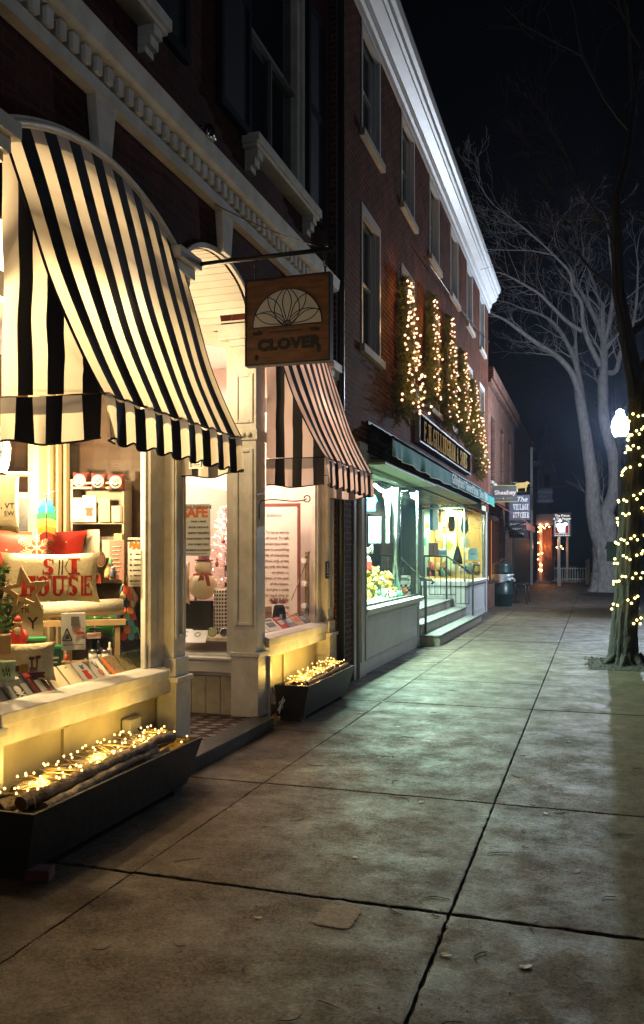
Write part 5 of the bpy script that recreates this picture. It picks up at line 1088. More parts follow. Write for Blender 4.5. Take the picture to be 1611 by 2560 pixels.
# tree 2 : pale double trunk, limbs seen against the sky
r1 = random.Random(33); D2 = 37.5
def Q(px, py, dd=0): return PD(px, py, D2 + dd)
def q4(x, y, dd=0): return Q(1180 + .2845 * x, 950 + .2845 * y, dd)
def q5(x, y, dd=0): return Q(1100 + .4154 * x, 100 + .4154 * y, dd)
b2 = gz(1510, 1478); T2 = thing('tree', 'big pale barked double trunk street tree lit by the globe lamp', 'tree', (b2.x, b2.y, 0))
mb = MB(); base_ = q4(1180, 1900); base_.z = 0
rough_trunk(mb, [q4(1178, 1880), q4(1178, 1820), q4(1180, 1700), q4(1175, 1560), q4(1170, 1420)], [.80, .62, .56, .54, .55], n=36, amp=.03)
L1 = [q4(1150, 1450), q4(1095, 1300), q4(1062, 1100, -.3), q4(1058, 900, -.5), q4(1030, 700, -.6), q4(1000, 480, -.6), q4(960, 230, -.5), q4(930, 0, -.4)]
L2 = [q4(1200, 1450), q4(1195, 1250), q4(1175, 1180), q4(1215, 1080, .2), q4(1240, 1000, .3), q4(1248, 850, .4), q4(1235, 650, .4), q4(1200, 520, .4), q4(1160, 350, .4), q4(1150, 150, .4), q4(1150, -40, .4)]
limb(mb, L1, [.42, .36, .33, .30, .27, .25, .23, .21], 14); limb(mb, L2, [.40, .38, .34, .30, .28, .24, .24, .25, .24, .23, .22], 14)
ob('trunk', mb, barkp, T2)
mb = MB()
def lim(pl, r0_, r1_): n = len(pl); return limb(mb, pl, [r0_ + (r1_ - r0_) * k / (n - 1) for k in range(n)], 8)
LM = [([q4(930, 0, -.4), q5(850, 2150, -.6), q5(790, 2000, -1), q5(700, 1900, -1.3), q5(590, 1830, -1.5), q5(480, 1750, -1.8), q5(400, 1690, -2), q5(340, 1660, -2.2)], .17, .04),
      ([q5(860, 2200, -.6), q5(830, 2000, -.2), q5(800, 1900, 0), q5(740, 1780, .2), q5(680, 1700, .4), q5(600, 1650, .6), q5(480, 1610, 1)], .15, .035),
      ([q5(850, 2100, -.5), q5(820, 1900, .3), q5(810, 1700, .6), q5(790, 1560, 1)], .12, .03),
      ([q5(985, 2150, .4), q5(985, 1980, .4), q5(990, 1800, .4)], .21, .17),
      ([q5(965, 1960, .4), q5(900, 1830, .2), q5(860, 1700, 0), q5(850, 1580, -.2), q5(800, 1500, -.4), q5(780, 1400, -.5), q5(700, 1310, -.7), q5(640, 1250, -1)], .13, .035),
      ([q5(990, 1820, .4), q5(940, 1690, .6), q5(880, 1570, .8), q5(820, 1480, .8), q5(790, 1380, .8), q5(730, 1290, 1)], .14, .035),
      ([q5(965, 1730, .6), q5(965, 1600, .8), q5(930, 1480, .9), q5(890, 1370, 1), q5(860, 1250, 1)], .09, .03),
      ([q5(995, 1800, .4), q5(1020, 1680, .2), q5(1040, 1560, 0), q5(1040, 1400, 0), q5(1020, 1260, -.2)], .12, .035),
      ([q5(1000, 1860, .4), q5(1060, 1780, .4), q5(1120, 1720, .6), q5(1210, 1680, .8)], .10, .04),
      ([q5(850, 1750, -.2), q5(760, 1690, -.6), q5(680, 1610, -1), q5(600, 1530, -1.4), q5(520, 1480, -1.8), q5(430, 1430, -2.2), q5(360, 1400, -2.6)], .10, .025),
      ([q5(640, 1250, -1), q5(540, 1160, -1.4), q5(440, 1080, -1.8), q5(330, 1000, -2.2)], .035, .012),
      ([q5(700, 1300, -.7), q5(560, 1270, -1.2), q5(420, 1265, -1.6), q5(270, 1260, -2)], .035, .012),
      ([q5(1000, 2000, .4), q5(1060, 1990, .6), q5(1090, 1870, .6), q5(1130, 1840, .6), q5(1180, 1600, .6), q5(1190, 1400, .6)], .13, .04)]
tips = []
for pl, a, b in LM:
    o_, r_ = lim(pl, a, b); L_ = len(o_)
    for k in range(int(L_ * .25), L_, 1):
        if r1.random() < .40:
            d_ = (o_[min(k + 1, L_ - 1)] - o_[max(0, k - 1)]).normalized(); s_ = Vector((r1.gauss(0, 1), r1.gauss(0, 1), r1.gauss(.2, .8))).normalized()
            branch(mb, o_[k], (d_ + s_ * .9).normalized(), r1.uniform(.8, 1.9), max(.012, r_[k] * .32), 2, r1, .8, .2, .0045, 4)
    branch(mb, o_[-1], (o_[-1] - o_[-3]).normalized(), 1.6, max(.02, r_[-1] * .9), 3, r1, .7, .15, .005, 4)
for k in range(5):
    branch(mb, q4(1150, 1050 + 20 * k, .3), (r1.uniform(-1, .3), r1.uniform(-.5, .5), 1.2), 1.5, .025, 1, r1)
ob('branches', mb, barkp, T2)
# darker tree behind, higher limbs reaching into the black sky
r1 = random.Random(77); T3 = thing('tree', 'dim bare tree far along the kerb behind the pale tree', 'tree', (2.2, 52, 0))
mb = MB(); rough_trunk(mb, [(2.2, 52, 0), (2.2, 52, 3), (2.0, 52, 6), (2.0, 52, 9)], [.45, .36, .30, .25], n=20); ob('trunk', mb, bark, T3); mb = MB()
for k in range(8): a = k * .8; branch(mb, (2.1, 52, 5 + k * .5), (math.cos(a) * .8, math.sin(a) * .8, 1), 5.5, .13, 3, r1, .6, .1, .008)
ob('branches', mb, bark, T3)

# leaves and twigs on the pavement
r1 = random.Random(9); tw = mat('dry_twig', (.035, .024, .016), .9)
for k in range(58):
    if k < 40: x, y = r1.uniform(-2.1, 1.0), 2.4 + 5.2 * r1.random() ** 1.4
    else: x, y = r1.uniform(-2.2, .9), r1.uniform(6, 15)
    ln = r1.uniform(.04, .15); a = r1.uniform(0, 6.28); cv = r1.uniform(-.35, .35)
    mb = MB(); mb.tube([(ln * (j / 5 - .5), cv * ln * math.sin(math.pi * j / 5), .004) for j in range(6)], [.0016, .002, .0024, .002, .0016, .001], 4)
    single('twig', mb, tw, 'thin dry twig lying on the concrete pavement', 'twig', (x, y, .004), a, group='thin dry twigs on the pavement')
lf = mat('pale_leaf', (.26, .22, .16), .6, var=.3, vs=60)
lp = [gz(*q) for q in ((1420, 1856), (946, 1771), (1112, 1758), (957, 1755), (900, 1783), (887, 2146), (646, 2297), (1115, 2391), (1315, 2421), (1441, 2181), (1440, 1585), (1012, 1664), (994, 1818), (1053, 2007), (1364, 2036), (1395, 1663), (1330, 1612), (1312, 2118))]
for k, c_ in enumerate(lp):
    mb = MB(); n = 10; R_ = .045 if k == 0 else r1.uniform(.018, .035); pl = []
    for j in range(n): rr = R_ * (1 if j % 2 == 0 else (.35 if k in (0, 1, 2) else .8)) * r1.uniform(.8, 1.15); a = 2 * math.pi * j / n; pl.append((rr * math.cos(a), rr * math.sin(a) * .6, .001 + r1.uniform(0, .006)))
    i = mb.vert(*pl); cc = mb.vert((0, 0, .003))
    for j in range(n): mb.face((i + j, i + (j + 1) % n, cc))
    single('leaf', mb, lf, 'large pale curled leaf on the right slab' if k == 0 else 'small pale fallen leaf on the pavement', 'leaf', (c_.x, c_.y, .004), r1.uniform(0, 6), group=None if k == 0 else 'small pale fallen leaves')
# ================================================================== DISPLAY GOODS
def at(px, py, x=None, y=None):
    p_ = PX(px, py, x) if x is not None else PY(px, py, y); return p_, (-p_.x * sA + p_.y * cA) / F
def pil(w, h, t, puff=1.0, ears=.12):
    """cushion standing on its lower edge, centred on x, front toward -y; returns mesh builder and surface function"""
    def fy(u, v): return t * max(0.0, (1 - abs(u) ** 3.2)) ** .6 * max(0.0, (1 - abs(v) ** 3.2)) ** .6
    def pos(u, v, s): k = 1 - ears * (1 - max(abs(u), abs(v)) ** 1) * 0; e = 1 - ears * (1 - abs(v) ** 2) * abs(u) ** 3; e2 = 1 - ears * (1 - abs(u) ** 2) * abs(v) ** 3; return (u * e * w / 2, s * fy(u, v), h / 2 + v * e2 * h / 2)
    mb = MB(); mb.grid(lambda a, b: pos(a * 2 - 1, b * 2 - 1, -1), 20, 16); mb.grid(lambda a, b: pos(1 - a * 2, b * 2 - 1, 1), 20, 16)
    return mb, lambda x, z: -fy(max(-1, min(1, x / (w / 2))), max(-1, min(1, (z - h / 2) / (h / 2)))) - .002
def drape(o, f):
    import bmesh
    bm = bmesh.new(); bm.from_mesh(o.data); bmesh.ops.triangulate(bm, faces=bm.faces[:])
    for _ in range(4):
        es = [e for e in bm.edges if e.calc_length() > .028]
        if not es: break
        bmesh.ops.subdivide_edges(bm, edges=es, cuts=1); bmesh.ops.triangulate(bm, faces=[q for q in bm.faces if len(q.verts) > 3])
    bm.to_mesh(o.data); bm.free()
    for v in o.data.vertices: off = -v.co.y; v.co.y = f(v.co.x, v.co.z) - max(0, min(.004, off + 0)) * .3
    return o
def pillow(label, px, py, w, h, x, ang, m, t=.055, ears=.1, tilt=0, y=None, name='cushion'):
    p_, s = at(px, py, x, y); W_, H_ = w * s, h * s
    root = thing(name, label, 'cushion', p_, R(ang), world=False); root.rotation_euler = (R(tilt), 0, R(ang))
    mb, f = pil(W_, H_, t, ears=ears); ob('cover', mb, m, root); return root, W_, H_, f
def boxthing(name, label, cat, px, py, w, h, dep, x, ang, m, y=None, bev=.003, lid=None):
    p_, s = at(px, py, x, y); W_, H_ = w * s, h * s; root = thing(name, label, cat, p_, R(ang), world=False)
    mb = MB(); mb.box(-W_ / 2, W_ / 2, 0, dep, 0, H_); ob('body', mb, m, root, bevel=bev); return root, W_, H_
def flat(root, name, polys, y, m, t=.003):
    mb = MB()
    for k, pl in enumerate(polys): mb.prism(pl, (0, y - .0006 * (k % 5), 0), (1, 0, 0), (0, 0, 1), (0, -t, 0))
    return ob(name, mb, m, root)
def rect(x0, x1, z0, z1): return [(x0, z0), (x1, z0), (x1, z1), (x0, z1)]
def disc(cx, cz, r, n=14, sx=1): return [(cx + sx * r * math.cos(2 * math.pi * k / n), cz + r * math.sin(2 * math.pi * k / n)) for k in range(n)]
# red snowflake cushion
r_, W_, H_, f = pillow('red cushion with a pale snowflake, behind the lettered canvas cushion', 92, 1425, 245, 100, -3.78, 36, red, .06)
polys = []
def snow(cx, cz, R0):
    out = []
    for k in range(6):
        a = R(30 + 60 * k); c_, s_ = math.cos(a), math.sin(a)
        def L2(x0, z0, x1, z1, wd): dx, dz = x1 - x0, z1 - z0; l = math.hypot(dx, dz); nx, nz = -dz / l * wd / 2, dx / l * wd / 2; return [(x0 + nx, z0 + nz), (x0 - nx, z0 - nz), (x1 - nx, z1 - nz), (x1 + nx, z1 + nz)][::-1]
        out.append(L2(cx, cz, cx + R0 * c_, cz + R0 * s_, R0 * .09))
        for f_ in (.3, .45, .6, .75, .9):
            for sg in (-1, 1):
                b = a + sg * R(50); ln = R0 * (.34 if f_ < .8 else .2) * (1.1 - .3 * f_); out.append(L2(cx + R0 * f_ * c_, cz + R0 * f_ * s_, cx + R0 * f_ * c_ + ln * math.cos(b), cz + R0 * f_ * s_ + ln * math.sin(b), R0 * .055))
    return out
o = flat(r_, 'snowflake', snow(0.0, H_ * .55, H_ * .46) + [disc(.2, H_ * .7, .006, 8), disc(-.2, H_ * .5, .006, 8), disc(.24, H_ * .35, .006, 8), disc(-.12, H_ * .85, .005, 8), disc(.13, H_ * .88, .005, 8)], -.06, fleece); drape(o, f)
# ski house cushion
r_, W_, H_, f = pillow('big cream canvas cushion printed with red stencil words', 128, 1508, 238, 128, -3.42, 34, cloth, .05)
red_o = []
for s_, zz, hh, ww, xo, gp in (('S', .72, .108, .09, -.015, .1), ('I', .72, .108, .09, .15, .1), ('HOUSE', .34, .135, .088, .045, .10)):
    o = serif(r_, s_, 0, 0, hh, ww, redpaint, 0, right=(1, 0, 0), nrm=(0, -1, 0), org=Vector((xo, -.07, H_ * zz)), thick=.38, hair=.11, gap=gp); drape(o, f)
o = flat(r_, 'ski_print', [[(.045, H_ * .56), (.052, H_ * .56), (.058, H_ * .85), (.051, H_ * .85)], [(.065, H_ * .56), (.072, H_ * .56), (.078, H_ * .85), (.071, H_ * .85)], [(.085, H_ * .70), (.089, H_ * .70), (.110, H_ * .84), (.106, H_ * .84)], [(.086, H_ * .70), (.090, H_ * .70), (.118, H_ * .57), (.114, H_ * .57)]], -.07, darkwood); drape(o, f)
o = flat(r_, 'stencil_gap', [rect(xx, xx + .006, H_ * .36 - .065, H_ * .36 + .065) for xx in (-.095, .005, .105, .205)], -.0705, cloth); drape(o, lambda x, z: f(x, z) - .003)
# wooden stars
def star(label, px, py, rad, x, ang, rot):
    p_, s = at(px, py, x); root = thing('wooden_star', label, 'ornament', p_, R(ang), world=False); R0 = rad * s; r_i = R0 * .42; mb = MB(); n = 10
    P = [((R0 if k % 2 == 0 else r_i) * math.cos(R(rot + 36 * k)), (R0 if k % 2 == 0 else r_i) * math.sin(R(rot + 36 * k))) for k in range(n)]
    for k in range(n):
        a, b = P[k], P[(k + 1) % n]; mb.prism([a, b, (b[0] * .58, b[1] * .58), (a[0] * .58, a[1] * .58)], (0, .03, 0), (1, 0, 0), (0, 0, 1), (0, -.06, 0))
    ob('star_frame', mb, lightwood, root); return root
star('pale wooden star frame leaning left of the canvas cushion', 62, 1480, 66, -3.25, 30, 25); star('pale wooden star frame behind the right end of the canvas cushion', 262, 1462, 50, -3.62, 36, 30)
# cloth roll on a low bench
p_, s = at(190, 1548, -3.50); t = thing('cloth_roll', 'rolled greyish cream linen cloth lying below the lettered cushion', 'cloth', p_, R(36), world=False)
mb = MB(); mb.tube([(-110 * s, 0, 22 * s), (115 * s, 0, 30 * s)], 21 * s, 14); ob('roll', mb, mat('linen', (.52, .48, .38), .9, var=.15, vs=20, bump=.4, bs=80), t)
p_, s = at(190, 1600, -3.48); t = thing('display_bench', 'low cream wooden bench carrying the cloth roll', 'bench', p_, R(36), world=False)
mb = MB(); mb.box(-115 * s, 120 * s, -.05, .10, 36 * s, 50 * s); ob('seat', mb, lightwood, t)
for xx in (-100, 100): mb = MB(); mb.box((xx - 6) * s, (xx + 6) * s, -.04, .08, -70 * s, 36 * s); ob('leg', mb, lightwood, t)
# towel on stand
p_, s = at(182, 1658, -3.30); t = thing('towel_stand', 'small wooden stand holding up the printed white towel', 'stand', p_, R(40), world=False)
mb = MB(); mb.box(-38 * s, 38 * s, -.05, .05, 0, 5 * s); ob('base', mb, lightwood, t); mb = MB(); mb.tube([(-5 * s, .0, 4 * s), (-5 * s, .0, 118 * s)], 3.4 * s, 8); mb.tube([(-30 * s, 0, 118 * s), (28 * s, 0, 118 * s)], 3.4 * s, 8); ob('post', mb, lightwood, t)
t = thing('printed_towel', 'white towel with triangle and house badges hanging on the wooden stand', 'towel', p_ + Vector((0, 0, .0)), R(40), world=False)
mb = MB(); mb.grid(lambda u, v: ((-28 + 58 * u) * s, -.018 - .006 * math.sin(u * 9) * v, (34 + 90 * (1 - v)) * s), 14, 10); mb.grid(lambda u, v: ((-28 + 58 * u) * s, .012, (70 + 54 * (1 - v)) * s), 4, 4); mb.grid(lambda u, v: ((-28 + 58 * u) * s, -.018 + .03 * v, 124 * s + .008 * math.sin(v * 3.14)), 14, 3); ob('towel', mb, paper, t)
def L3(x0, z0, x1, z1, wd): dx, dz = x1 - x0, z1 - z0; l = math.hypot(dx, dz); nx, nz = -dz / l * wd / 2, dx / l * wd / 2; return [(x0 + nx, z0 + nz), (x0 - nx, z0 - nz), (x1 - nx, z1 - nz), (x1 + nx, z1 + nz)][::-1]
def q3(pl): return [(a * s, b * s) for a, b in pl]
flat(t, 'badge', [q3(L3(-26, 58, -15, 88, 3)), q3(L3(-15, 88, -3, 58, 3)), q3(L3(-26, 58, -3, 58, 3)), q3([(-20, 62), (-9, 62), (-13, 73), (-17, 73)])], -.027, ink); flat(t, 'badge', [q3(rect(-5, 14, 94, 117)), q3(rect(-26, 26, 46, 48))], -.026, greyink); flat(t, 'badge', [q3(rect(6, 26, 72, 78)), q3(L3(4, 70, 4, 82, 1.6)), q3(L3(4, 82, 15, 92, 1.6)), q3(L3(15, 92, 27, 84, 1.6))], -.027, redpaint)
# crate with cushions
t, W_, H_ = boxthing('dark_crate', 'dark wooden display crate under the green tree cushion', 'crate', 290, 1655, 130, 0.1, .01, -3.50, 42, darkwood)
p_, s = at(290, 1655, -3.46); mb = MB(); w2 = 66 * s; mb.box(-w2, w2, -.06, .14, 64 * s, 68 * s); mb.box(-w2, -w2 + 4 * s, -.06, .14, 0, 64 * s); mb.box(w2 - 4 * s, w2, -.06, .14, 0, 64 * s); mb.box(-w2 + 4 * s, w2 - 4 * s, .13, .14, 0, 64 * s); o = ob('frame', mb, darkwood, t)
for lab, px, py, w, h, x, m, mm in (('bright green cushion with a white pine tree', 255, 1590, 92, 60, -3.44, greenp, paper), ('charcoal cushion with a white pine tree, inside the dark crate', 316, 1643, 84, 52, -3.40, mat('charcoal_cloth', (.04, .04, .045), .9), paper)):
    r_, W_, H_, f = pillow(lab, px, py, w, h, x, 40, m, .03)
    pl = [rect(-W_ * .22, -W_ * .19, H_ * .08, H_ * .9)]
    for k in range(6): zz = H_ * (.82 - .11 * k); ww = W_ * (.04 + .035 * k); pl += [[(-W_ * .205, zz + H_ * .05), (-W_ * .205 - ww, zz - H_ * .05), (-W_ * .205, zz - H_ * .01)][::1], [(-W_ * .205, zz + H_ * .05), (-W_ * .205, zz - H_ * .01), (-W_ * .205 + ww, zz - H_ * .05)]]
    pl += [[(W_ * .34, H_ * .02), (W_ * .48, H_ * .02), (W_ * .48, H_ * .8)]]; pl += [rect(W_ * .0, W_ * .22, H_ * .72, H_ * .80)]
    pl = [q_ if sum(q_[k][0] * q_[(k + 1) % len(q_)][1] - q_[(k + 1) % len(q_)][0] * q_[k][1] for k in range(len(q_))) > 0 else q_[::-1] for q_ in pl]
    o = flat(r_, 'tree_print', pl, -.03, mm); drape(o, f)
# felt tree
p_, s = at(314, 1590, -3.30); t = thing('felt_tree', 'felt scale christmas tree in many colours with a yellow star', 'ornament', p_, R(38), world=False)
cols_ = [(.75, .12, .06), (.04, .30, .26), (.85, .62, .08), (.03, .05, .07), (.85, .28, .20), (.35, .55, .33), (.75, .22, .05), (.9, .8, .4), (.10, .25, .35)]
fm = [mat('felt_%d' % k, c_, .95) for k, c_ in enumerate(cols_)]; k = 0; r1 = random.Random(6)
for row in range(8):
    z = (128 - 16 * row) * s; rad = (9 + 3.7 * row) * s; n = 4 + row
    for j in range(n):
        a = 2 * math.pi * (j + .5 * (row % 2)) / n - math.pi / 2
        if math.sin(a) > .55: continue
        u = Vector((-math.sin(a), math.cos(a), 0)); w_ = Vector((math.cos(a) * .28, math.sin(a) * .28, -1)).normalized(); nn = Vector((math.cos(a), math.sin(a), .28)).normalized()
        mb = MB(); mb.prism([(-4.5 * s, 0), (-9 * s, 15 * s), (-7 * s, 22 * s), (0, 26 * s), (7 * s, 22 * s), (9 * s, 15 * s), (4.5 * s, 0)], Vector((math.cos(a) * rad * .8, math.sin(a) * rad * .8, z)), u, w_, nn * .005)
        ob('felt_scale', mb, fm[(k * 4 + row) % 9], t); k += 1
mb = MB(); mb.lathe([(34 * s, 0), (6 * s, 130 * s)], (0, 0, 0), 12); ob('core', mb, fm[3], t)
mb = MB(); mb.prism([((15 if j % 2 == 0 else 7) * s * math.sin(math.pi * j / 5), 138 * s + (15 if j % 2 == 0 else 7) * s * math.cos(math.pi * j / 5)) for j in range(10)][::-1], (0, 0, 0), (1, 0, 0), (0, 0, 1), (0, -.02, 0)); ob('star', mb, mat('star_yellow', (.85, .65, .25), .8), t)
# cushion with deer, fleece
r_, W_, H_, f = pillow('fleecy cream cushion with a brown reindeer sleigh pattern', 62, 1705, 150, 100, -3.28, 36, fleece, .07); H2 = H_
o = flat(r_, 'sleigh', [rect(-W_ * .12, W_ * .32, H_ * .22, H_ * .27), rect(-W_ * .15, W_ * .32, H_ * .12, H_ * .17), rect(-W_ * .10, W_ * .3, H_ * .17, H_ * .22)], -.07, mat('maroon_felt', (.12, .01, .015), .9)); drape(o, f)
o = flat(r_, 'deer', [rect(W_ * .08, W_ * .2, H_ * .28, H_ * .40), rect(W_ * .10, W_ * .13, H_ * .4, H_ * .6), rect(W_ * .18, W_ * .21, H_ * .4, H_ * .62), rect(W_ * .07, W_ * .16, H_ * .58, H_ * .66), rect(W_ * .17, W_ * .25, H_ * .6, H_ * .68), rect(-W_ * .2, -W_ * .08, H_ * .3, H_ * .45)], -.07, mat('deer_brown', (.18, .05, .02), .9)); drape(o, f)
o = flat(r_, 'gift', [rect(-W_ * .07, W_ * .06, H_ * .28, H_ * .48)], -.07, mat('mustard', (.62, .38, .05), .9)); drape(o, f)
# santa figure
p_, s = at(44, 1632, -3.38); t = thing('santa_figure', 'small red robed santa figure beside the green tins', 'figurine', p_, R(36), world=False)
mb = MB(); mb.lathe([(20 * s, 0), (19 * s, 10 * s), (19 * s, 30 * s), (14 * s, 52 * s), (8 * s, 60 * s)], (0, 0, 6 * s), 14); mb.tube([(14 * s, 0, 55 * s), (21 * s, -6 * s, 40 * s), (16 * s, -12 * s, 28 * s)], 5 * s, 8); mb.tube([(-14 * s, 0, 55 * s), (-21 * s, -6 * s, 40 * s), (-18 * s, -12 * s, 30 * s)], 5 * s, 8); ob('robe', mb, red, t)
mb = MB(); mb.lathe([(21 * s, 0), (22 * s, 6 * s), (20 * s, 9 * s)], (0, 0, 0), 14); mb.ball((0, -10 * s, 54 * s), 9 * s, 10, sz=1.3); mb.lathe([(11 * s, 0), (11 * s, 5 * s)], (0, 0, 73 * s), 12); ob('beard_trim', mb, fleece, t)
mb = MB(); mb.ball((0, 0, 68 * s), 9.5 * s, 10); ob('head', mb, mat('figurine_skin', (.6, .35, .22), .6), t); mb = MB(); mb.lathe([(10 * s, 0), (9 * s, 8 * s), (4 * s, 15 * s)], (0, 0, 77 * s), 12); ob('hat', mb, red, t)
# tabletop tree
p_, s = at(8, 1632, -3.36); t = thing('tabletop_tree', 'small artificial christmas tree with gold star at the far left of the window', 'christmas tree', p_, R(36), world=False)
mb = MB(); r1 = random.Random(14)
for k in range(70): f_ = r1.random(); a = r1.uniform(0, 6.28); z = (40 + 170 * f_) * s; needles(mb, Vector((0, 0, z)), (math.cos(a), math.sin(a), .25), (12 + 32 * (1 - f_)) * s, 22, r1, nl=.03, wd=.005)
ob('foliage', mb, mat('light_green_needles', (.10, .22, .04), .6, var=.4, vs=30), t); mb = MB(); mb.box(-18 * s, 18 * s, -18 * s, 18 * s, 0, 46 * s); ob('pot', mb, lightwood, t, bevel=.004)
mb = MB(); mb.prism([((14 if j % 2 == 0 else 6) * s * math.sin(math.pi * j / 5), 220 * s + (14 if j % 2 == 0 else 6) * s * math.cos(math.pi * j / 5)) for j in range(10)][::-1], (0, 0, 0), (1, 0, 0), (0, 0, 1), (0, -.008, 0)); ob('star', mb, 'gold_leaf', t)
for k in range(16): mb = MB(); a = r1.uniform(-3, 0); f_ = k / 16; rr = (10 + 30 * (1 - f_)) * s; mb.ball((rr * math.cos(a), rr * math.sin(a), (45 + 160 * f_) * s), 2.4 * s, 6); ob('bauble', mb, red if k % 2 else 'gold_leaf', t)
# boxes, tins, sign card, bottles, cup
t, W_, H_ = boxthing('lettered_box', 'cream box with a black letter behind the santa figure', 'box', 74, 1605, 64, 92, .04, -3.55, 36, cloth); txt('Y', .11, ink, t, (.02, -.003, H_ * .5), bold=.001); txt('TR', .05, ink, t, (-.03, -.003, H_ * .85))
for lab, px, py, w, h, x in (('dark green gift tin with a bright lid, beside the santa figure', 88, 1640, 48, 38, -3.36), ('taller dark green tin with an emerald lid, below the printed towel', 136, 1672, 34, 50, -3.30)):
    t, W_, H_ = boxthing('gift_tin', lab, 'tin', px, py, w, h, .09, x, 36, mat('tin_green', (.012, .07, .035), .4)); mb = MB(); mb.box(-W_ / 2 - .005, W_ / 2 + .005, -.005, .095, H_, H_ + .018); ob('lid', mb, mat('emerald', (.02, .32, .10), .35), t, bevel=.003); flat(t, 'print', [rect(-W_ * .2, W_ * .3, H_ * .5, H_ * .6), rect(-W_ * .1, W_ * .2, H_ * .3, H_ * .36)], -.002, paper)
p_, s = at(246, 1655, -3.27); t = thing('dropper_bottle', 'black bottle with a dropper cap and white label in front of the crate', 'bottle', p_, R(40), world=False)
mb = MB(); mb.lathe([(8 * s, 0), (8 * s, 26 * s), (3 * s, 32 * s)], (0, 0, 0), 14); ob('bottle', mb, 'black_metal', t); mb = MB(); mb.lathe([(4 * s, 32 * s), (4 * s, 44 * s), (2 * s, 54 * s)], (0, 0, 0), 10); ob('cap', mb, 'black_metal', t); mb = MB(); mb.lathe([(8.3 * s, 6 * s), (8.3 * s, 20 * s)], (0, 0, 0), 14); ob('label', mb, paper, t)
for k, (px, lab) in enumerate(((234, 'white lidded jar left of the black bottle'), (263, 'white lidded jar right of the black bottle'))):
    p_, s = at(px, 1652, -3.30); t = thing('jar', lab, 'jar', p_, R(40), world=False); mb = MB(); mb.lathe([(11 * s, 0), (12 * s, 2 * s), (12 * s, 20 * s)], (0, 0, 0), 16); ob('jar', mb, paper, t); mb = MB(); mb.lathe([(12.5 * s, 20.2 * s), (12.5 * s, 28 * s)], (0, 0, 0), 16); ob('lid', mb, 'polished_steel', t)
p_, s = at(274, 1648, -3.28); t = thing('white_bottle', 'slim white pump bottle beside the charcoal cushion', 'bottle', p_, R(40), world=False); mb = MB(); mb.lathe([(6 * s, 0), (6 * s, 26 * s), (2.5 * s, 31 * s), (2.5 * s, 42 * s), (.5 * s, 43 * s)], (0, 0, 0), 12); ob('bottle', mb, paper, t)
p_, s = at(16, 1700, -3.16); t = thing('mint_cup', 'mint green enamel cup with a black pine print, at the left edge', 'cup', p_, R(36), world=False)
mb = MB(); mb.lathe([(20 * s, 0), (22 * s, 46 * s), (23 * s, 47 * s), (21 * s, 46 * s), (19 * s, 3 * s)], (0, 0, 0), 20); ob('cup', mb, mat('mint_enamel', (.42, .55, .38), .4), t); flat(t, 'pine_print', [[(x_ * s, z_ * s), ((x_ + 4) * s, z_ * s), ((x_ + 2) * s, (z_ + 12) * s)] for x_, z_ in ((-9, 24), (-2, 26), (5, 24), (-6, 12), (1, 14), (7, 12))], -22.5 * s, ink)
t, W_, H_ = boxthing('soap_card', 'small white and red lettered carton on the crate edge', 'carton', 235, 1597, 34, 15, .02, -3.36, 40, paper); txt('BITCHSTIX', .026, redpaint, t, (0, -.002, H_ * .62), sx=.9)
r1 = random.Random(19)
for k in range(9):
    p_, s = at(150 + 9 * k + r1.uniform(-4, 4), 1672 - 2 * k + r1.uniform(-6, 4), -3.26); mb = MB(); mb.box(-.02, .02, -.012, .012, 0, .012); single('wooden_block', mb, [lightwood, red, greenp][k % 3], 'small coloured toy block in the heap below the towel', 'toy', p_, r1.uniform(0, 3), group='small toy blocks below the towel')
# books along the sill
bl = [(-22, 24, 'black'), (24, 86, 'blackw'), (88, 131, 'blackr'), (136, 174, 'cream'), (177, 209, 'cream2'), (212, 243, 'bear'), (245, 276, 'hand'), (281, 314, 'photo'), (318, 344, 'dark'), (346, 371, 'dark2')]
bk = {'black': 'black book at the left end of the sill row', 'blackw': 'black book with pale skull picture', 'blackr': 'black and red book with a grey photo', 'cream': 'plain cream book beside the red and black one', 'cream2': 'plain cream book beside the red bear book', 'bear': 'white book with a red bear', 'hand': 'white book with a pink figure and grey lines', 'photo': 'dark picture book with an orange spine', 'dark': 'dark cookery book near the right end', 'dark2': 'mottled dark book at the right end of the sill row'}
bcol = {'black': ink, 'blackw': ink, 'blackr': mat('black_cover', (.03, .012, .01), .5), 'photo': mat('photo_cover', (.10, .08, .05), .4, var=.9, vs=60, col2=(.5, .32, .15)), 'dark': mat('dark_cover', (.05, .05, .03), .4, var=.9, vs=50, col2=(.35, .28, .12)), 'dark2': mat('dark_cover2', (.16, .12, .04), .4, var=.9, vs=45, col2=(.03, .05, .03))}
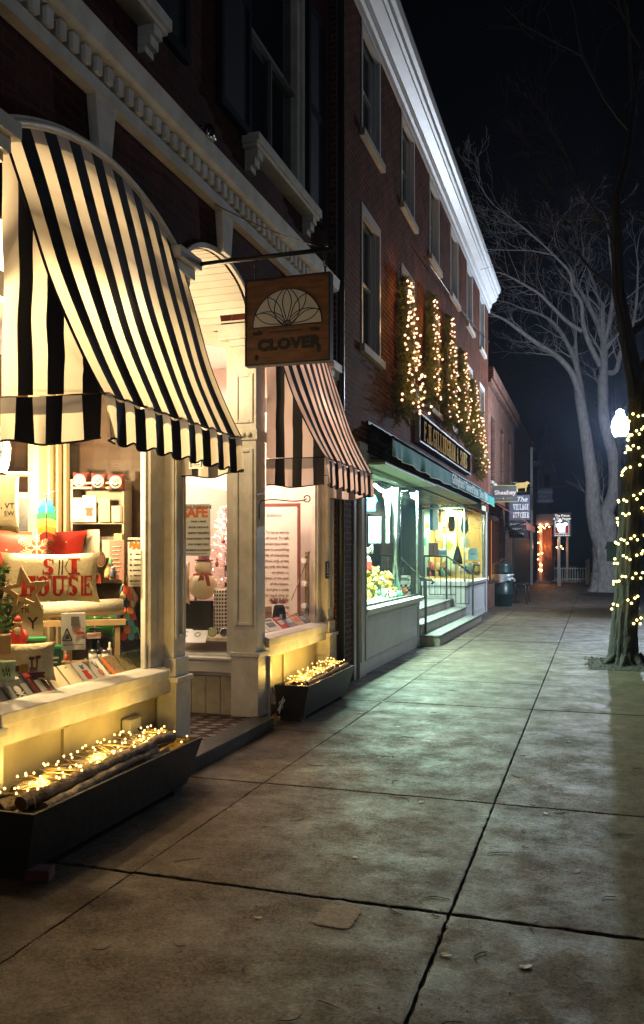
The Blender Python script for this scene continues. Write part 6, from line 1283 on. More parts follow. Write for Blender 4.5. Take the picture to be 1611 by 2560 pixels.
for a, b, kd in bl:
    ya = PX(a, 1740, -3.13).y; yb = PX(b, 1740, -3.13).y; wd_ = yb - ya - .006; ln = .175
    root = thing('book', bk[kd], 'book', (-3.115, (ya + yb) / 2, .775), world=False); root.rotation_euler = (R(-43), 0, R(90))
    m_ = bcol.get(kd, cloth if kd.startswith('cream') else paper); mb = MB(); mb.box(-wd_ / 2, wd_ / 2, 0, .014, 0, ln); ob('cover', mb, m_, root, bevel=.0015); mb = MB(); mb.box(-wd_ / 2 + .002, wd_ / 2 - .001, .0035, .0105, ln - .001, ln + .0005); ob('pages', mb, paper, root)
    if kd == 'bear': flat(root, 'bear', [disc(0, .125, .016), disc(-.014, .14, .006), disc(.014, .14, .006)], -.001, greyink); flat(root, 'bear_suit', [[(-.026, .04), (-.016, .03), (.02, .03), (.03, .042), (.022, .08), (.03, .10), (-.028, .10), (-.02, .08)]], -.001, redpaint)
    elif kd == 'hand': flat(root, 'figure', [disc(0, .06, .026)], -.001, mat('pink_ink', (.75, .25, .16), .6)); flat(root, 'lines', [L3(-.03, .15, -.005, .09, .003), L3(-.012, .155, 0, .09, .003), L3(.015, .15, .004, .09, .003)], -.002, greyink)
    elif kd == 'blackr': flat(root, 'red_tab', [rect(-wd_ * .45, -wd_ * .05, ln * .80, ln * .97), rect(wd_ * .2, wd_ * .46, ln * .05, ln * .2)], -.001, redpaint); flat(root, 'photo', [rect(-wd_ * .15, wd_ * .2, ln * .08, ln * .62)], -.002, stonew); txt('MALTHOUSE', .022, redpaint, root, (-wd_ * .34, -.002, ln * .42), right=(0, 0, -1), up=(1, 0, 0))
    elif kd == 'blackw': flat(root, 'skull', [disc(0, ln * .42, .026), rect(-.014, .014, ln * .18, ln * .32), L3(-.035, .02, .035, .05, .007), L3(-.035, .05, .035, .02, .007)], -.001, stonew); flat(root, 'photo', [rect(-wd_ * .45, -wd_ * .2, ln * .1, ln * .6), rect(wd_ * .2, wd_ * .45, ln * .1, ln * .6)], -.0005, greyink); txt('LONDON', .024, paper, root, (.02, -.002, ln * .85), bold=.001)
    elif kd == 'black': flat(root, 'photo', [rect(-wd_ * .4, wd_ * .4, ln * .1, ln * .6)], -.001, greyink)
    elif kd.startswith('cream'): txt('Simple' if kd == 'cream' else 'Notes', .010, greyink, root, (0, -.001, ln * .86))
    elif kd == 'photo': flat(root, 'spine', [rect(-wd_ * .48, -wd_ * .3, ln * .05, ln * .95)], -.001, orange)
# stage behind : shelf unit
p_, s = at(243, 1460, y=5.36); t = thing('shelf_unit', 'pale shelf unit with cards, seen behind the display', 'shelves', p_, R(14), world=False)
mb = MB(); a, b = -68 * s, 68 * s
for z in (60, 150, 238, 250): mb.box(a, b, 0, .2, z * s, (z + 5) * s)
mb.box(a, a + 5 * s, 0, .2, 0, 262 * s); mb.box(b - 5 * s, b, 0, .2, 0, 262 * s); mb.box(a, b, .2, .21, 0, 262 * s); ob('shelf', mb, mat('shelf_grey_cream', (.30, .25, .18), .6, var=.2), t)
cpap = mat('card_paper', (.42, .38, .31), .6)
cards = [(-50, 155, 28, 60, cpap), (-18, 155, 34, 66, cpap), (20, 155, 28, 60, mat('card_kraft', (.4, .3, .18), .7)), (50, 155, 22, 40, mat('card_grey', (.3, .28, .24), .7)), (-48, 66, 30, 56, cpap), (-8, 66, 32, 70, cpap), (30, 66, 30, 44, mat('card_grey', (.3, .28, .24), .7)), (55, 66, 20, 60, lightwood)]
mb = MB()
for k, (x_, z_, w_, h_, m_) in enumerate(cards): mb = MB(); mb.box((x_ - w_ / 2) * s, (x_ + w_ / 2) * s, -.02, -.008, z_ * s, (z_ + h_) * s); c_ = single('greeting_card', mb, m_, ['blank brown card', 'white card with a red bear', 'kraft card', 'small grey card', 'white card behind the heart plaque', 'tall white card low on the shelf', 'short grey card low on the shelf', 'narrow wooden card at the shelf end'][k] + ' on the pale shelf unit', 'card'); c_.location = p_; c_.rotation_euler = (0, 0, R(14))
flat(t, 'bear_print', [[((x_ - 18) * s, (z_ + 170) * s) for x_, z_ in ((-8, 0), (9, 0), (7, 14), (12, 20), (-12, 20), (-7, 14))]], -.022, redpaint)
for k, x_ in enumerate((-44, 6, 54)):
    r_, W_, H_, f = pillow(['snowman face cushion at the left of the top shelf', 'snowman face cushion with wide smile in the middle of the top shelf', 'snowman face cushion half hidden at the right of the top shelf'][k], 243 + x_ * .92, 1224 + (2 * k), 42, 44, None, 14, mat('maroon_cloth', (.16, .02, .02), .9), .04, y=5.38)
    o = flat(r_, 'face', [disc(0, H_ * .5, H_ * .36, 16)], -.04, mat('card_paper', (.42, .38, .31), .6)); drape(o, f)
    o = flat(r_, 'features', [disc(-H_ * .13, H_ * .6, H_ * .05, 8), disc(H_ * .13, H_ * .6, H_ * .05, 8), disc(0, H_ * .5, H_ * .06, 8)] + [L3(H_ * .2 * math.cos(R(200 + 28 * j)), H_ * .46 + H_ * .2 * math.sin(R(200 + 28 * j)), H_ * .2 * math.cos(R(228 + 28 * j)), H_ * .46 + H_ * .2 * math.sin(R(228 + 28 * j)), .012) for j in range(5)] + [rect(-H_ * .4, H_ * .4, 0, H_ * .14)], -.044, ink); drape(o, lambda x, z: f(x, z) - .004)
p_, s = at(202, 1372, -3.95); t = thing('heart_plaque', 'dark blue heart plaque standing behind the red cushion', 'plaque', p_, R(32), world=False)
H0 = 36 * s; hp = []
for k in range(24): a = 2 * math.pi * k / 24; hp.append((H0 * .062 * 16 * math.sin(a) ** 3 * .75, H0 + H0 * .062 * (13 * math.cos(a) - 5 * math.cos(2 * a) - 2 * math.cos(3 * a) - math.cos(4 * a))))
flat(t, 'plaque', [hp[::-1]], 0, mat('heart_navy', (.03, .035, .05), .5), t=.015); txt('VERMONT', .03, stonew, t, (.0, -.018, H0 * 1.15)); 
# more goods filling the window
p_, s = at(252, 1432, y=5.20); t = thing('oval_mirror', 'oval framed dark mirror standing behind the felt tree', 'mirror', p_, R(14), world=False); mb = MB(); mb.prism(disc(0, 34 * s, 20 * s, 20, .6), (0, .01, 0), (1, 0, 0), (0, 0, 1), (0, -.012, 0)); ob('mirror_frame', mb, 'polished_steel', t); flat(t, 'mirror_face', [disc(0, 34 * s, 17.5 * s, 20, .6)], -.004, mat('mirror_brown', (.06, .025, .02), .2))
t, W_, H_ = boxthing('lettered_board', 'dusty pink lettered board at the right of the shelf unit', 'board', 292, 1450, 38, 100, .015, None, 14, mat('dusty_pink', (.32, .15, .12), .5), y=5.22); flat(t, 'lettering', [rect(-W_ * .3, W_ * (.1 + .05 * (k % 4)), H_ * (.12 + .1 * k), H_ * (.12 + .1 * k) + .006) for k in range(8)], -.001, stonew)
r1 = random.Random(61); pal = [(.35, .05, .03), (.05, .12, .06), (.5, .42, .3), (.04, .05, .09), (.45, .25, .08), (.12, .07, .05), (.5, .5, .45)]
kinds = ['small red', 'small dark green', 'small cream', 'small navy', 'small amber', 'small brown', 'small white']
for k in range(26):
    c_i = k % 7
    if k < 12: px, py, x_, y_ = 188 + r1.uniform(0, 112), r1.choice((1415, 1445, 1458)), None, 5.24 - .02 * (k % 4)
    else: px, py, x_, y_ = r1.uniform(30, 300), 1690 - r1.uniform(0, 40), -3.40 - .01 * (k % 7), None
    p_, s = at(px, py, x_, y_); h_ = r1.uniform(16, 34) * s; rr = r1.uniform(5, 9) * s; m_ = mat('ware_%d' % c_i, pal[c_i], .5, var=.5, vs=60, col2=tuple(min(1, c * 2.2 + .02) for c in pal[c_i]))
    o_ = thing('small_ware', kinds[c_i] + (' trinket below the shelf unit' if k < 12 else ' trinket on the crowded display floor'), 'goods', p_, r1.uniform(0, 1.5), group=('trinkets below the shelf unit' if k < 12 else 'trinkets on the display floor') + ', ' + kinds[c_i], world=False)
    mb = MB()
    if k % 3 == 0: mb.box(-rr, rr, -rr * .6, rr * .6, 0, h_)
    else: mb.lathe([(rr, 0), (rr * 1.1, h_ * .3), (rr * .9, h_ * .7), (rr * .5, h_)], (0, 0, 0), 12)
    ob('body', mb, m_, o_); mb = MB(); mb.lathe([(rr * .55, 0), (rr * .5, .012)], (0, 0, h_), 10); ob('top', mb, MATS['ware_%d' % ((c_i + 3) % 7)] if 'ware_%d' % ((c_i + 3) % 7) in MATS else paper, o_)
# framed picture, feather, sack cushion, vase, reflection plate
t, W_, H_ = boxthing('framed_picture', 'dark picture in a pale wooden frame behind the red cushion', 'picture', 66, 1335, 52, 104, .02, -3.95, 30, lightwood); flat(t, 'picture', [rect(-W_ * .34, W_ * .2, 0.02, H_ * .86)], -.001, mat('dark_photo', (.03, .035, .045), .4, var=.8, vs=30))
p_, s = at(116, 1340, -3.60); t = thing('stained_glass_feather', 'hanging stained glass feather in blue, green and amber', 'ornament', p_, R(30), world=False)
fc = [(.02, .06, .13), (.01, .22, .14), (.02, .12, .05), (.75, .38, .05), (.45, .13, .02), (.12, .015, .01)]
for k in range(6):
    z0_ = (96 - 17 * k) * s; w_ = (16 + 8 * math.sin(k * .62)) * s
    for sg in (-1, 1): q_ = [(0, z0_ - 17 * s), (sg * w_, z0_ - 24 * s), (sg * w_, z0_ - 7 * s), (0, z0_)]; q_ = q_ if sg > 0 else q_[::-1]; flat(t, 'glass_piece', [q_], 0, mat('feather_%d_%d' % (k, sg), fc[min(5, k + (0 if sg > 0 or k == 0 else 0))], .2, trans=.4), t=.004)
mb = MB(); mb.tube([(0, -.006, -2 * s), (0, -.006, 100 * s)], .003, 5); mb.tube([(0, 0, 100 * s), (-8 * s, 0, 104 * s), (20 * s, 0, 112 * s), (26 * s, 0, 108 * s)], .003, 5); ob('lead_rib', mb, 'polished_steel', t)
r_, W_, H_, f = pillow('upright cream sack cushion with small black print at the left edge', 4, 1335, 84, 155, -3.7, 34, cloth, .05); o = txt(', VT', .05, ink, r_, (.04, -.05, H_ * .45)); drape(o, f); o = txt('EW', .04, ink, r_, (.05, -.05, H_ * .33)); drape(o, f)
p_, s = at(4, 1180, -3.75); t = thing('painted_vase', 'pale vase with blue and red twig painting at the top left of the window', 'vase', p_, R(30), world=False); mb = MB(); mb.lathe([(12 * s, 0), (20 * s, 30 * s), (22 * s, 60 * s), (16 * s, 95 * s), (8 * s, 110 * s)], (0, 0, 0), 18); ob('vase', mb, paper, t)
r1 = random.Random(2); mb = MB()
for k in range(14): a = r1.uniform(-2.6, -.4); z = r1.uniform(10, 90) * s; mb.tube([(23 * s * math.cos(a), 23 * s * math.sin(a), z), (23 * s * math.cos(a + .2), 23 * s * math.sin(a + .2), z + 12 * s), (23 * s * math.cos(a + .1), 23 * s * math.sin(a + .1), z + 20 * s)], .003, 4)
ob('painting', mb, mat('vase_blue', (.1, .14, .22), .6), t)
p_, s = at(66, 1180, -3.85); mb = MB(); mb.box(-50 * s, 30 * s, -.02, .2, -6 * s, 0); single('wall_shelf', mb, cream, 'short shelf under the painted vase', 'shelf', p_ + Vector((-.0, 0, 0)), R(30))
r_, W_, H_, f = pillow('dark cushion with pale pine trees behind the glowing reflection plate', 70, 1196, 66, 38, -4.4, 30, mat('navy_cloth', (.03, .035, .05), .9), .03)
flat(r_, 'tree_print', [[(W_ * q_ - .02, H_ * .3), (W_ * q_ + .02, H_ * .3), (W_ * q_, H_ * .85)] for q_ in (-.25, .1, .3)], -.034, paper)
t, W_, H_ = boxthing('street_reflection', 'glowing pale blue plate imitating a street reflection, behind the cushions', 'reflection_plate', 92, 1236, 100, 38, .02, -4.6, 30, 'black_metal'); flat(t, 'reflection_plate', [rect(-W_ * .48, W_ * .48, H_ * .05, H_ * .95)], -.001, emis('reflection_blue', (.35, .75, 1.0), 1.6)); flat(t, 'picture', [rect(-W_ * .4, W_ * .3, H_ * .2, H_ * .45)], -.005, emis('reflection_green', (.05, .5, .25), .8))  # emissive plates added to imitate the street mirrored in the glass
# safety posters
def poster(label, px, py, w, h, x, y, ang):
    p_, s = at(px, py, x, y); root = thing('poster', label, 'poster', p_, R(ang), world=False); W_, H_ = w * s, h * s
    flat(root, 'sheet', [rect(-W_ / 2, W_ / 2, 0, H_)], 0, paper, t=.002)
    txt('KEEPING EVERYONE', W_ * .135, ink, root, (0, -.003, H_ * .935), bold=.001, sx=.9); txt('SAFE', W_ * .40, orange, root, (0, -.003, H_ * .83), bold=.006, sx=.98)
    for k, q_ in enumerate(('WEAR A MASK', 'SOCIAL DISTANCE', 'RESPECT REQUESTS', 'WASH HANDS OFTEN', 'STAY HOME IF SICK', 'MAXIMUM OCCUPANCY')):
        zz = H_ * (.66 - .11 * k); txt(q_, W_ * .075, ink, root, (W_ * .12, -.003, zz), bold=.0008); mb = MB(); mb.lathe([(W_ * .05, 0), (W_ * .05, .002)], (0, 0, 0), 10); o = ob('icon', mb, [greyink, greyink, ink, greenp, orange, ink][k], root); o.location = (-W_ * .36, -.002, zz); o.rotation_euler = (R(90), 0, 0)
    flat(root, 'small_print', [rect(-W_ * .38, W_ * .38, H_ * .04, H_ * .05)], -.002, greyink); return root
poster('white safety notice with orange heading on the near window glass, left of the pilaster', 345, 1466, 50, 122, -3.16, None, 38)
poster('white safety notice with orange heading inside the entrance side window', 487, 1390, 84, 130, None, 7.37, 4)
poster('small partly hidden safety notice behind the felt tree', 284, 1515, 40, 70, -3.9, None, 36)
# ---- entrance side window
YB = 7.66
p_, s = at(507, 1500, y=YB); t = thing('snowman', 'round cream snowman with a plaid hat and a rust scarf on the black box', 'ornament', p_, R(20), world=False)
mb = MB(); mb.ball((0, 0, 36 * s), 36 * s, 20, sz=.98); mb.ball((2 * s, 0, 82 * s), 23 * s, 18); ob('body', mb, mat('snowman_cream', (.66, .55, .32), .5, var=.1), t)
mb = MB(); mb.lathe([(23 * s, 0), (23 * s, 3 * s), (14 * s, 4 * s), (14 * s, 13 * s), (12 * s, 14 * s)], (3 * s, 0, 98 * s), 18); ob('hat', mb, mat('plaid_red', (.15, .03, .03), .9, var=.6, vs=60), t)
mb = MB(); mb.tube([(20 * s * math.cos(R(30 * k)), 20 * s * math.sin(R(30 * k)), 62 * s) for k in range(13)], 5 * s, 8); mb.prism([(-4 * s, 62 * s), (6 * s, 60 * s), (4 * s, 34 * s), (-10 * s, 30 * s), (-12 * s, 40 * s)][::-1], (0, -30 * s, 0), (1, 0, 0), (0, 0, 1), (0, -.01, 0)); mb.prism([(8 * s, 62 * s), (18 * s, 60 * s), (22 * s, 36 * s), (14 * s, 36 * s)][::-1], (0, -30 * s, 0), (1, 0, 0), (0, 0, 1), (0, -.01, 0)); ob('scarf', mb, mat('rust_scarf', (.28, .05, .02), .9), t)
t, W_, H_ = boxthing('black_box', 'glossy black display box under the snowman', 'box', 495, 1598, 78, 96, .3, None, 8, mat('gloss_black', (.012, .014, .012), .25), y=YB)
r_, W_, H_, f = pillow('tall black and white gingham cushion beside the black box', 552, 1590, 34, 124, None, 12, mat('gingham_white', (.7, .62, .5), .9), .05, y=7.56)
pl = [rect(-W_ * .45 + W_ * .2 * i, -W_ * .45 + W_ * .12 + W_ * .2 * i, H_ * (.05 + .075 * j), H_ * (.05 + .075 * j) + H_ * .045) for i in range(5) for j in range(12)]; o = flat(r_, 'check', pl, -.05, ink); drape(o, f)
pillow('plain peach cushion at the right edge of the entrance window', 580, 1590, 36, 118, None, 5, mat('peach_cloth', (.62, .42, .28), .9), .05, y=7.72)
r_, W_, H_, f = pillow('cream cushion with brown pine cones at the left of the snowman', 460, 1512, 30, 108, None, 15, cloth, .04, y=7.60); o = flat(r_, 'cones', [disc(.0, H_ * q_, .012, 8, .6) for q_ in (.2, .4, .6, .8)], -.04, darkwood); drape(o, f)
for k, (px, c_) in enumerate(((531, (.45, .5, .15)), (560, (.03, .03, .03)))):
    p_, s = at(px, 1592, y=7.40); t = thing('round_tin', ['round silver tin with green lettering on the display shelf', 'round silver tin with black pine print on the display shelf'][k], 'tin', p_ + Vector((0, 0, 11 * s)), R(18), world=False); mb = MB(); mb.lathe([(11.5 * s, -.012), (12 * s, 0), (11 * s, .004)], (0, 0, 0), 20); o = ob('tin', mb, 'polished_steel', t); o.rotation_euler = (R(75), 0, 0)
    mb = MB(); mb.lathe([(9 * s, .0045), (9 * s, .006)], (0, 0, 0), 20); o = ob('label', mb, mat('tin_label%d' % k, c_, .5), t); o.rotation_euler = (R(75), 0, 0)
for k, (px, w, h, lab) in enumerate(((488, 52, 36, 'white paper seed packet with a dark wreath'), (460, 24, 40, 'white packet in a green band at the left of the shelf'))):
    p_, s = at(px, 1606, y=7.38); t = thing('packet', lab, 'packet', p_, R(10), world=False); t.rotation_euler = (R(-50), 0, R(10)); mb = MB(); mb.box(-w * s / 2, w * s / 2, 0, .006, 0, h * s * 1.2); ob('packet', mb, paper, t, bevel=.002); mb = MB(); mb.tube([(7 * s * math.cos(a), -.002, h * s * .75 + 7 * s * math.sin(a)) for a in [R(30 * j) for j in range(13)]], .003, 5); ob('wreath', mb, ink, t)
# flocked tree
p_, s = at(565, 1600, y=8.15); p_.z = .70; t = thing('flocked_tree', 'white flocked christmas tree glowing pink with tiny lights', 'christmas tree', p_, 0, world=True)
mb = MB(); r1 = random.Random(17)
for k in range(230): f_ = r1.random(); a = r1.uniform(0, 6.28); z = p_.z + .15 + 1.25 * f_; needles(mb, Vector((p_.x, p_.y, z)), (math.cos(a), math.sin(a), .3), .06 + .30 * (1 - f_), 34, r1, nl=.045, wd=.008)
ob('foliage', mb, mat('flocked_needles', (.85, .72, .70), .8, trans=.3), t); mb = MB(); mb.tube([(p_.x, p_.y, p_.z), (p_.x, p_.y, p_.z + 1.4)], .015, 6); ob('trunk', mb, darkwood, t)
MATS['pink_bulb'] = emis('pink_bulb', (1, .55, .48), 26); pts = []
for k in range(60): f_ = k / 60; a = k * 2.4; rr = .05 + .27 * (1 - f_); pts.append(Vector((p_.x + rr * math.cos(a), p_.y + rr * math.sin(a), p_.z + .2 + 1.2 * f_)))
bulbs(t, pts, 'pink_bulb', .007)
mb = MB()
for k in range(9): a = r1.uniform(-2.8, -.2); f_ = r1.random(); rr = .1 + .25 * (1 - f_); c_ = Vector((p_.x + rr * math.cos(a), p_.y + rr * math.sin(a) - .02, p_.z + .3 + 1.0 * f_)); mb = MB(); mb.lathe([(.012, 0), (.02, .03), (.01, .06), (.012, .08), (.004, .10)], c_, 8); ob('figure_ornament', mb, mat('ornament_brown', (.25, .09, .07), .6), t)
# ---- street side of the second window
p_, s = at(690, 1500, y=9.05); z0_ = .80
t = thing('poem_board', 'tall framed white board with a printed poem in the pink window', 'board', (p_.x, 9.05, z0_), R(6), world=False); W_ = 110 * s; H_ = (PY(700, 1265, 9.05).z - z0_)
mb = MB(); mb.box(-W_ / 2, W_ / 2, 0, .02, 0, H_); ob('sheet', mb, paper, t); mb = MB(); mb.box(-W_ / 2 - .03, -W_ / 2, -.01, .03, -.03, H_ + .03); mb.box(W_ / 2, W_ / 2 + .03, -.01, .03, -.03, H_ + .03); mb.box(-W_ / 2, W_ / 2, -.01, .03, H_, H_ + .03); ob('frame', mb, mat('red_brown_frame', (.22, .06, .04), .5), t)
lines = ['To be so strong', 'of mind. To talk', 'every person you meet.', 'there is something', 'sunny side of everything', 'to think only of the', 'expect only the best.', 'of others as', 'mistakes of the past', 'of the future.', 'and give a smile', 'so much time to', 'others.', 'too strong', 'trouble.']
for k, q_ in enumerate(lines): txt(q_, .042, mat('poem_ink', (.25, .12, .10), .7), t, (W_ * .30, -.003, H_ * (.78 - .048 * k)), align='RIGHT', bold=.0004)
txt('EMERSON', .04, mat('poem_ink', (.25, .12, .10), .7), t, (-.02, -.003, H_ * .92))
p_, s = at(768, 1530, x=-3.16); t = thing('spool_rail', 'wooden rail with three pale spool holders at the right jamb of the pink window', 'rack', (-3.16, p_.y, p_.z), 0, world=True)
mb = MB(); z1 = PX(768, 1380, -3.16).z; mb.box(-3.18, -3.14, p_.y - .02, p_.y + .02, p_.z - .05, z1); ob('rail', mb, lightwood, t)
for py in (1403, 1460, 1515): z = PX(768, py, -3.16).z; mb = MB(); mb.tube([(-3.16, p_.y - .02, z), (-3.16, p_.y - .13, z + .01)], .032, 14); ob('spool', mb, 'white_paper', t)
mb = MB(); a, b = PX(775, 1378, -3.15), PX(728, 1500, -3.25); mb.tube([PX(760, 1395, -3.15), a, a.lerp(b, .5) + Vector((0, .02, 0)), b], .006, 5); ob('cord', mb, lightwood, t)
p_, s = at(698, 1556, x=-3.25); t = thing('dark_bag', 'small black bag with a paper tag and a fur trim', 'bag', p_, R(50), world=False)
mb = MB(); mb.lathe([(.07, 0), (.085, .06), (.07, .15), (.05, .19)], (0, 0, 0), 14, sy=.5); ob('bag', mb, canvasd, t); flat(t, 'tag', [rect(-.02, .01, .02, .09)], -.045, paper)
mb = MB(); r1 = random.Random(3)
for k in range(26): a = r1.uniform(0, 6.28); needles(mb, Vector((.05 * math.cos(a), .03 * math.sin(a), .20)), (math.cos(a), math.sin(a) * .6, .8), .06, 24, r1, nl=.05, wd=.005)
ob('fur_trim', mb, mat('brown_fur', (.30, .12, .07), .9), t)
mg = [(645, 672, 'pale magazine at the left of the pink window sill'), (673, 703, 'white magazine with a grey photo on the pink window sill'), (705, 722, 'narrow red lettered booklet on the pink window sill'), (723, 742, 'pink and blue magazine on the pink window sill'), (743, 760, 'orange lettered magazine on the pink window sill'), (761, 776, 'black and white patterned booklet at the right of the pink window sill')]
for k, (a, b, lab) in enumerate(mg):
    ya = PX(a, 1570, -3.13).y; yb = PX(b, 1570, -3.13).y; wd_ = yb - ya - .01; root = thing('magazine', lab, 'magazine', (-3.12, (ya + yb) / 2, .835), world=False); root.rotation_euler = (R(-48), 0, R(90))
    m_ = [paper, paper, redpaint, mat('mag_pink', (.6, .3, .3), .5, var=.7, vs=40, col2=(.25, .3, .45)), mat('mag_orange', (.75, .35, .2), .5, var=.5, vs=40, col2=(.8, .7, .6)), mat('mag_bw', (.5, .45, .4), .5, var=.9, vs=40, col2=(.03, .03, .03))][k]
    mb = MB(); mb.box(-wd_ / 2, wd_ / 2, 0, .008, 0, .17); ob('cover', mb, m_, root); flat(root, 'print', [rect(-wd_ * .3, wd_ * .3, .05, .11), rect(-wd_ * .4, wd_ * .4, .135, .15)], -.001, [stonew, greyink, paper, paper, orange, paper][k])
p_, s = at(662, 1540, x=-3.30); t, W_, H_ = boxthing('stacked_boxes', 'stack of pale wooden gift boxes left of the black bag', 'boxes', 664, 1560, 36, 44, .12, -3.32, 50, mat('pinkish_wood', (.55, .36, .26), .6)); flat(t, 'gap', [rect(-W_ * .5, W_ * .5, H_ * q_, H_ * q_ + .004) for q_ in (.3, .6)], -.001, darkwood)
# ---- green lit store, left window
def card3(name, label, cat, px0, px1, py0, py1, x, y, ang, m, dep=.02):
    p_, s = at((px0 + px1) / 2, py1, x, y); root = thing(name, label, cat, p_, R(ang), world=False); W_, H_ = (px1 - px0) * s, (py1 - py0) * s; mb = MB(); mb.box(-W_ / 2, W_ / 2, 0, dep, 0, H_); ob('body', mb, m, root, bevel=.003); return root, W_, H_
XW = -3.45; bp_ = mat('pale_blue_board', (.16, .27, .30), .6)
card3('blue_board', 'blank pale blue board in the left store window', 'board', 921, 953, 1291, 1358, XW, None, 22, bp_)
p_, s = at(926, 1278, XW); t = thing('blue_shirt', 'bright blue child shirt hanging in the store window', 'shirt', p_, R(22), world=False)
flat(t, 'shirt', [[(-12 * s, 0), (12 * s, 0), (12 * s, 22 * s), (17 * s, 24 * s), (13 * s, 38 * s), (-13 * s, 38 * s), (-17 * s, 24 * s), (-12 * s, 22 * s)]], 0, mat('shirt_blue', (.03, .28, .62), .8), t=.03); flat(t, 'collar', [rect(-10 * s, 10 * s, 36 * s, 41 * s)], -.032, orange)
p_, s = at(969, 1358, XW); t = thing('baby_suit', 'long pale baby suit hanging beside the steel column', 'clothing', p_, R(22), world=False)
flat(t, 'suit', [[(-5 * s, 66 * s), (6 * s, 66 * s), (8 * s, 100 * s), (12 * s, 122 * s), (7 * s, 130 * s), (-7 * s, 130 * s), (-11 * s, 122 * s), (-7 * s, 100 * s)], rect(-5 * s, 5 * s, 0, 64 * s)], 0, mat('suit_mint', (.20, .27, .24), .8, var=.15, vs=20), t=.02); flat(t, 'trim', [disc(-10 * s, 118 * s, 3 * s, 8), disc(10 * s, 118 * s, 3 * s, 8), rect(-6 * s, 6 * s, 128 * s, 134 * s)], -.022, orange)
mb = MB(); a, b = PX(935, 1212, -3.3), PX(992, 1212, -3.3); pts = [a.lerp(b, k / 14) + Vector((0, 0, -.12 * math.sin(math.pi * k / 14))) for k in range(15)]
for p0, p1 in zip(pts, pts[1:]): c_ = (p0 + p1) / 2 - a; mb.tube([c_ + Vector((0, .045 * math.cos(q_), .03 * math.sin(q_))) for q_ in [R(45 * j) for j in range(9)]], .008, 4)
single('paper_chain', mb, 'white_paper', 'white paper chain strung across the top of the store window', 'garland', a)
plush = mat('plush_gold', (.55, .36, .07), .95, var=.2, vs=30, bump=.6)
r1 = random.Random(4)
for k, (px, py, sc, lab) in enumerate(((916, 1470, 1.2, 'golden teddy bear heaped at the left of the toy display'), (938, 1462, 1.0, 'golden teddy bear with its arm up in the toy display'), (922, 1502, 1.1, 'mustard plush dog low at the left of the toy display'), (950, 1480, .9, 'cream plush rabbit in the middle of the toy display'), (967, 1478, 1.1, 'brown and gold plush horse beside the steel column'))):
    p_, s = at(px, py, XW + .02 * k); s *= sc; t = thing('plush_toy', lab, 'soft toy', p_, R(20 + 15 * k), world=False); m_ = [plush, plush, mat('plush_mustard', (.45, .33, .10), .95), mat('plush_cream', (.6, .52, .34), .95), mat('plush_brown', (.45, .24, .06), .95)][k]
    mb = MB(); mb.ball((0, 0, 14 * s), 14 * s, 14, sz=1.1); mb.ball((0, -3 * s, 34 * s), 10.5 * s, 14); mb.ball((-8 * s, 0, 43 * s), 4 * s, 8); mb.ball((8 * s, 0, 43 * s), 4 * s, 8); mb.tube([(-10 * s, 0, 22 * s), (-18 * s, -8 * s, 14 * s)], 5 * s, 8); mb.tube([(10 * s, 0, 22 * s), (19 * s, -6 * s, 30 * s)], 5 * s, 8); mb.tube([(-7 * s, -6 * s, 5 * s), (-12 * s, -20 * s, 3 * s)], 5.5 * s, 8); mb.tube([(7 * s, -6 * s, 5 * s), (12 * s, -20 * s, 3 * s)], 5.5 * s, 8); mb.ball((0, -13 * s, 32 * s), 4.5 * s, 8); ob('body', mb, m_, t)
    mb = MB(); mb.ball((-4 * s, -12 * s, 37 * s), 1.3 * s, 6); mb.ball((4 * s, -12 * s, 37 * s), 1.3 * s, 6); mb.ball((0, -17 * s, 33 * s), 1.5 * s, 6); ob('face', mb, ink, t)
t, W_, H_ = card3('chess_box', 'white game box with a black and white chessboard picture', 'box', 992, 1027, 1439, 1493, -3.30, None, 22, paper, .05); pl = []
for i in range(5):
    for j in range(4):
        if (i + j) % 2: pl.append([(-W_ * .42 + W_ * .17 * i + W_ * .04 * j, H_ * (.18 + .1 * j)), (-W_ * .25 + W_ * .17 * i + W_ * .04 * j, H_ * (.18 + .1 * j)), (-W_ * .21 + W_ * .17 * i + W_ * .04 * j, H_ * (.28 + .1 * j)), (-W_ * .38 + W_ * .17 * i + W_ * .04 * j, H_ * (.28 + .1 * j))])
flat(t, 'chessboard', [[(max(-W_ * .48, min(W_ * .48, a)), b) for a, b in q_] for q_ in pl], -.001, ink); flat(t, 'heading', [rect(-W_ * .38, W_ * .4, H_ * .78, H_ * .82), rect(-W_ * .3, W_ * .35, H_ * .86, H_ * .9)], -.001, greyink)
for k, (px, py, w, h, c_, lab) in enumerate(((960, 1496, 11, 22, (.5, .55, .5), 'clear glass mug in the toy display'), (980, 1497, 14, 20, (.7, .65, .5), 'white mug with a faint picture'), (996, 1494, 14, 18, (.12, .45, .25), 'blue and green painted mug'), (1010, 1488, 12, 18, (.75, .2, .08), 'orange and purple painted mug'))):
    p_, s = at(px, py, -3.22); t = thing('mug', lab, 'mug', p_, R(20), world=False); mb = MB(); mb.lathe([(w / 2 * s, 0), (w / 2 * s, h * s), (w / 2 * s * .85, h * s), (w / 2 * s * .8, 2 * s)], (0, 0, 0), 14); ob('cup', mb, mat('mug_%d' % k, c_, .3), t); mb = MB(); mb.tube([(w / 2 * s, 0, h * s * .25), (w / 2 * s + 4 * s, 0, h * s * .5), (w / 2 * s, 0, h * s * .8)], 1.2 * s, 6); ob('handle', mb, MATS['mug_%d' % k], t)
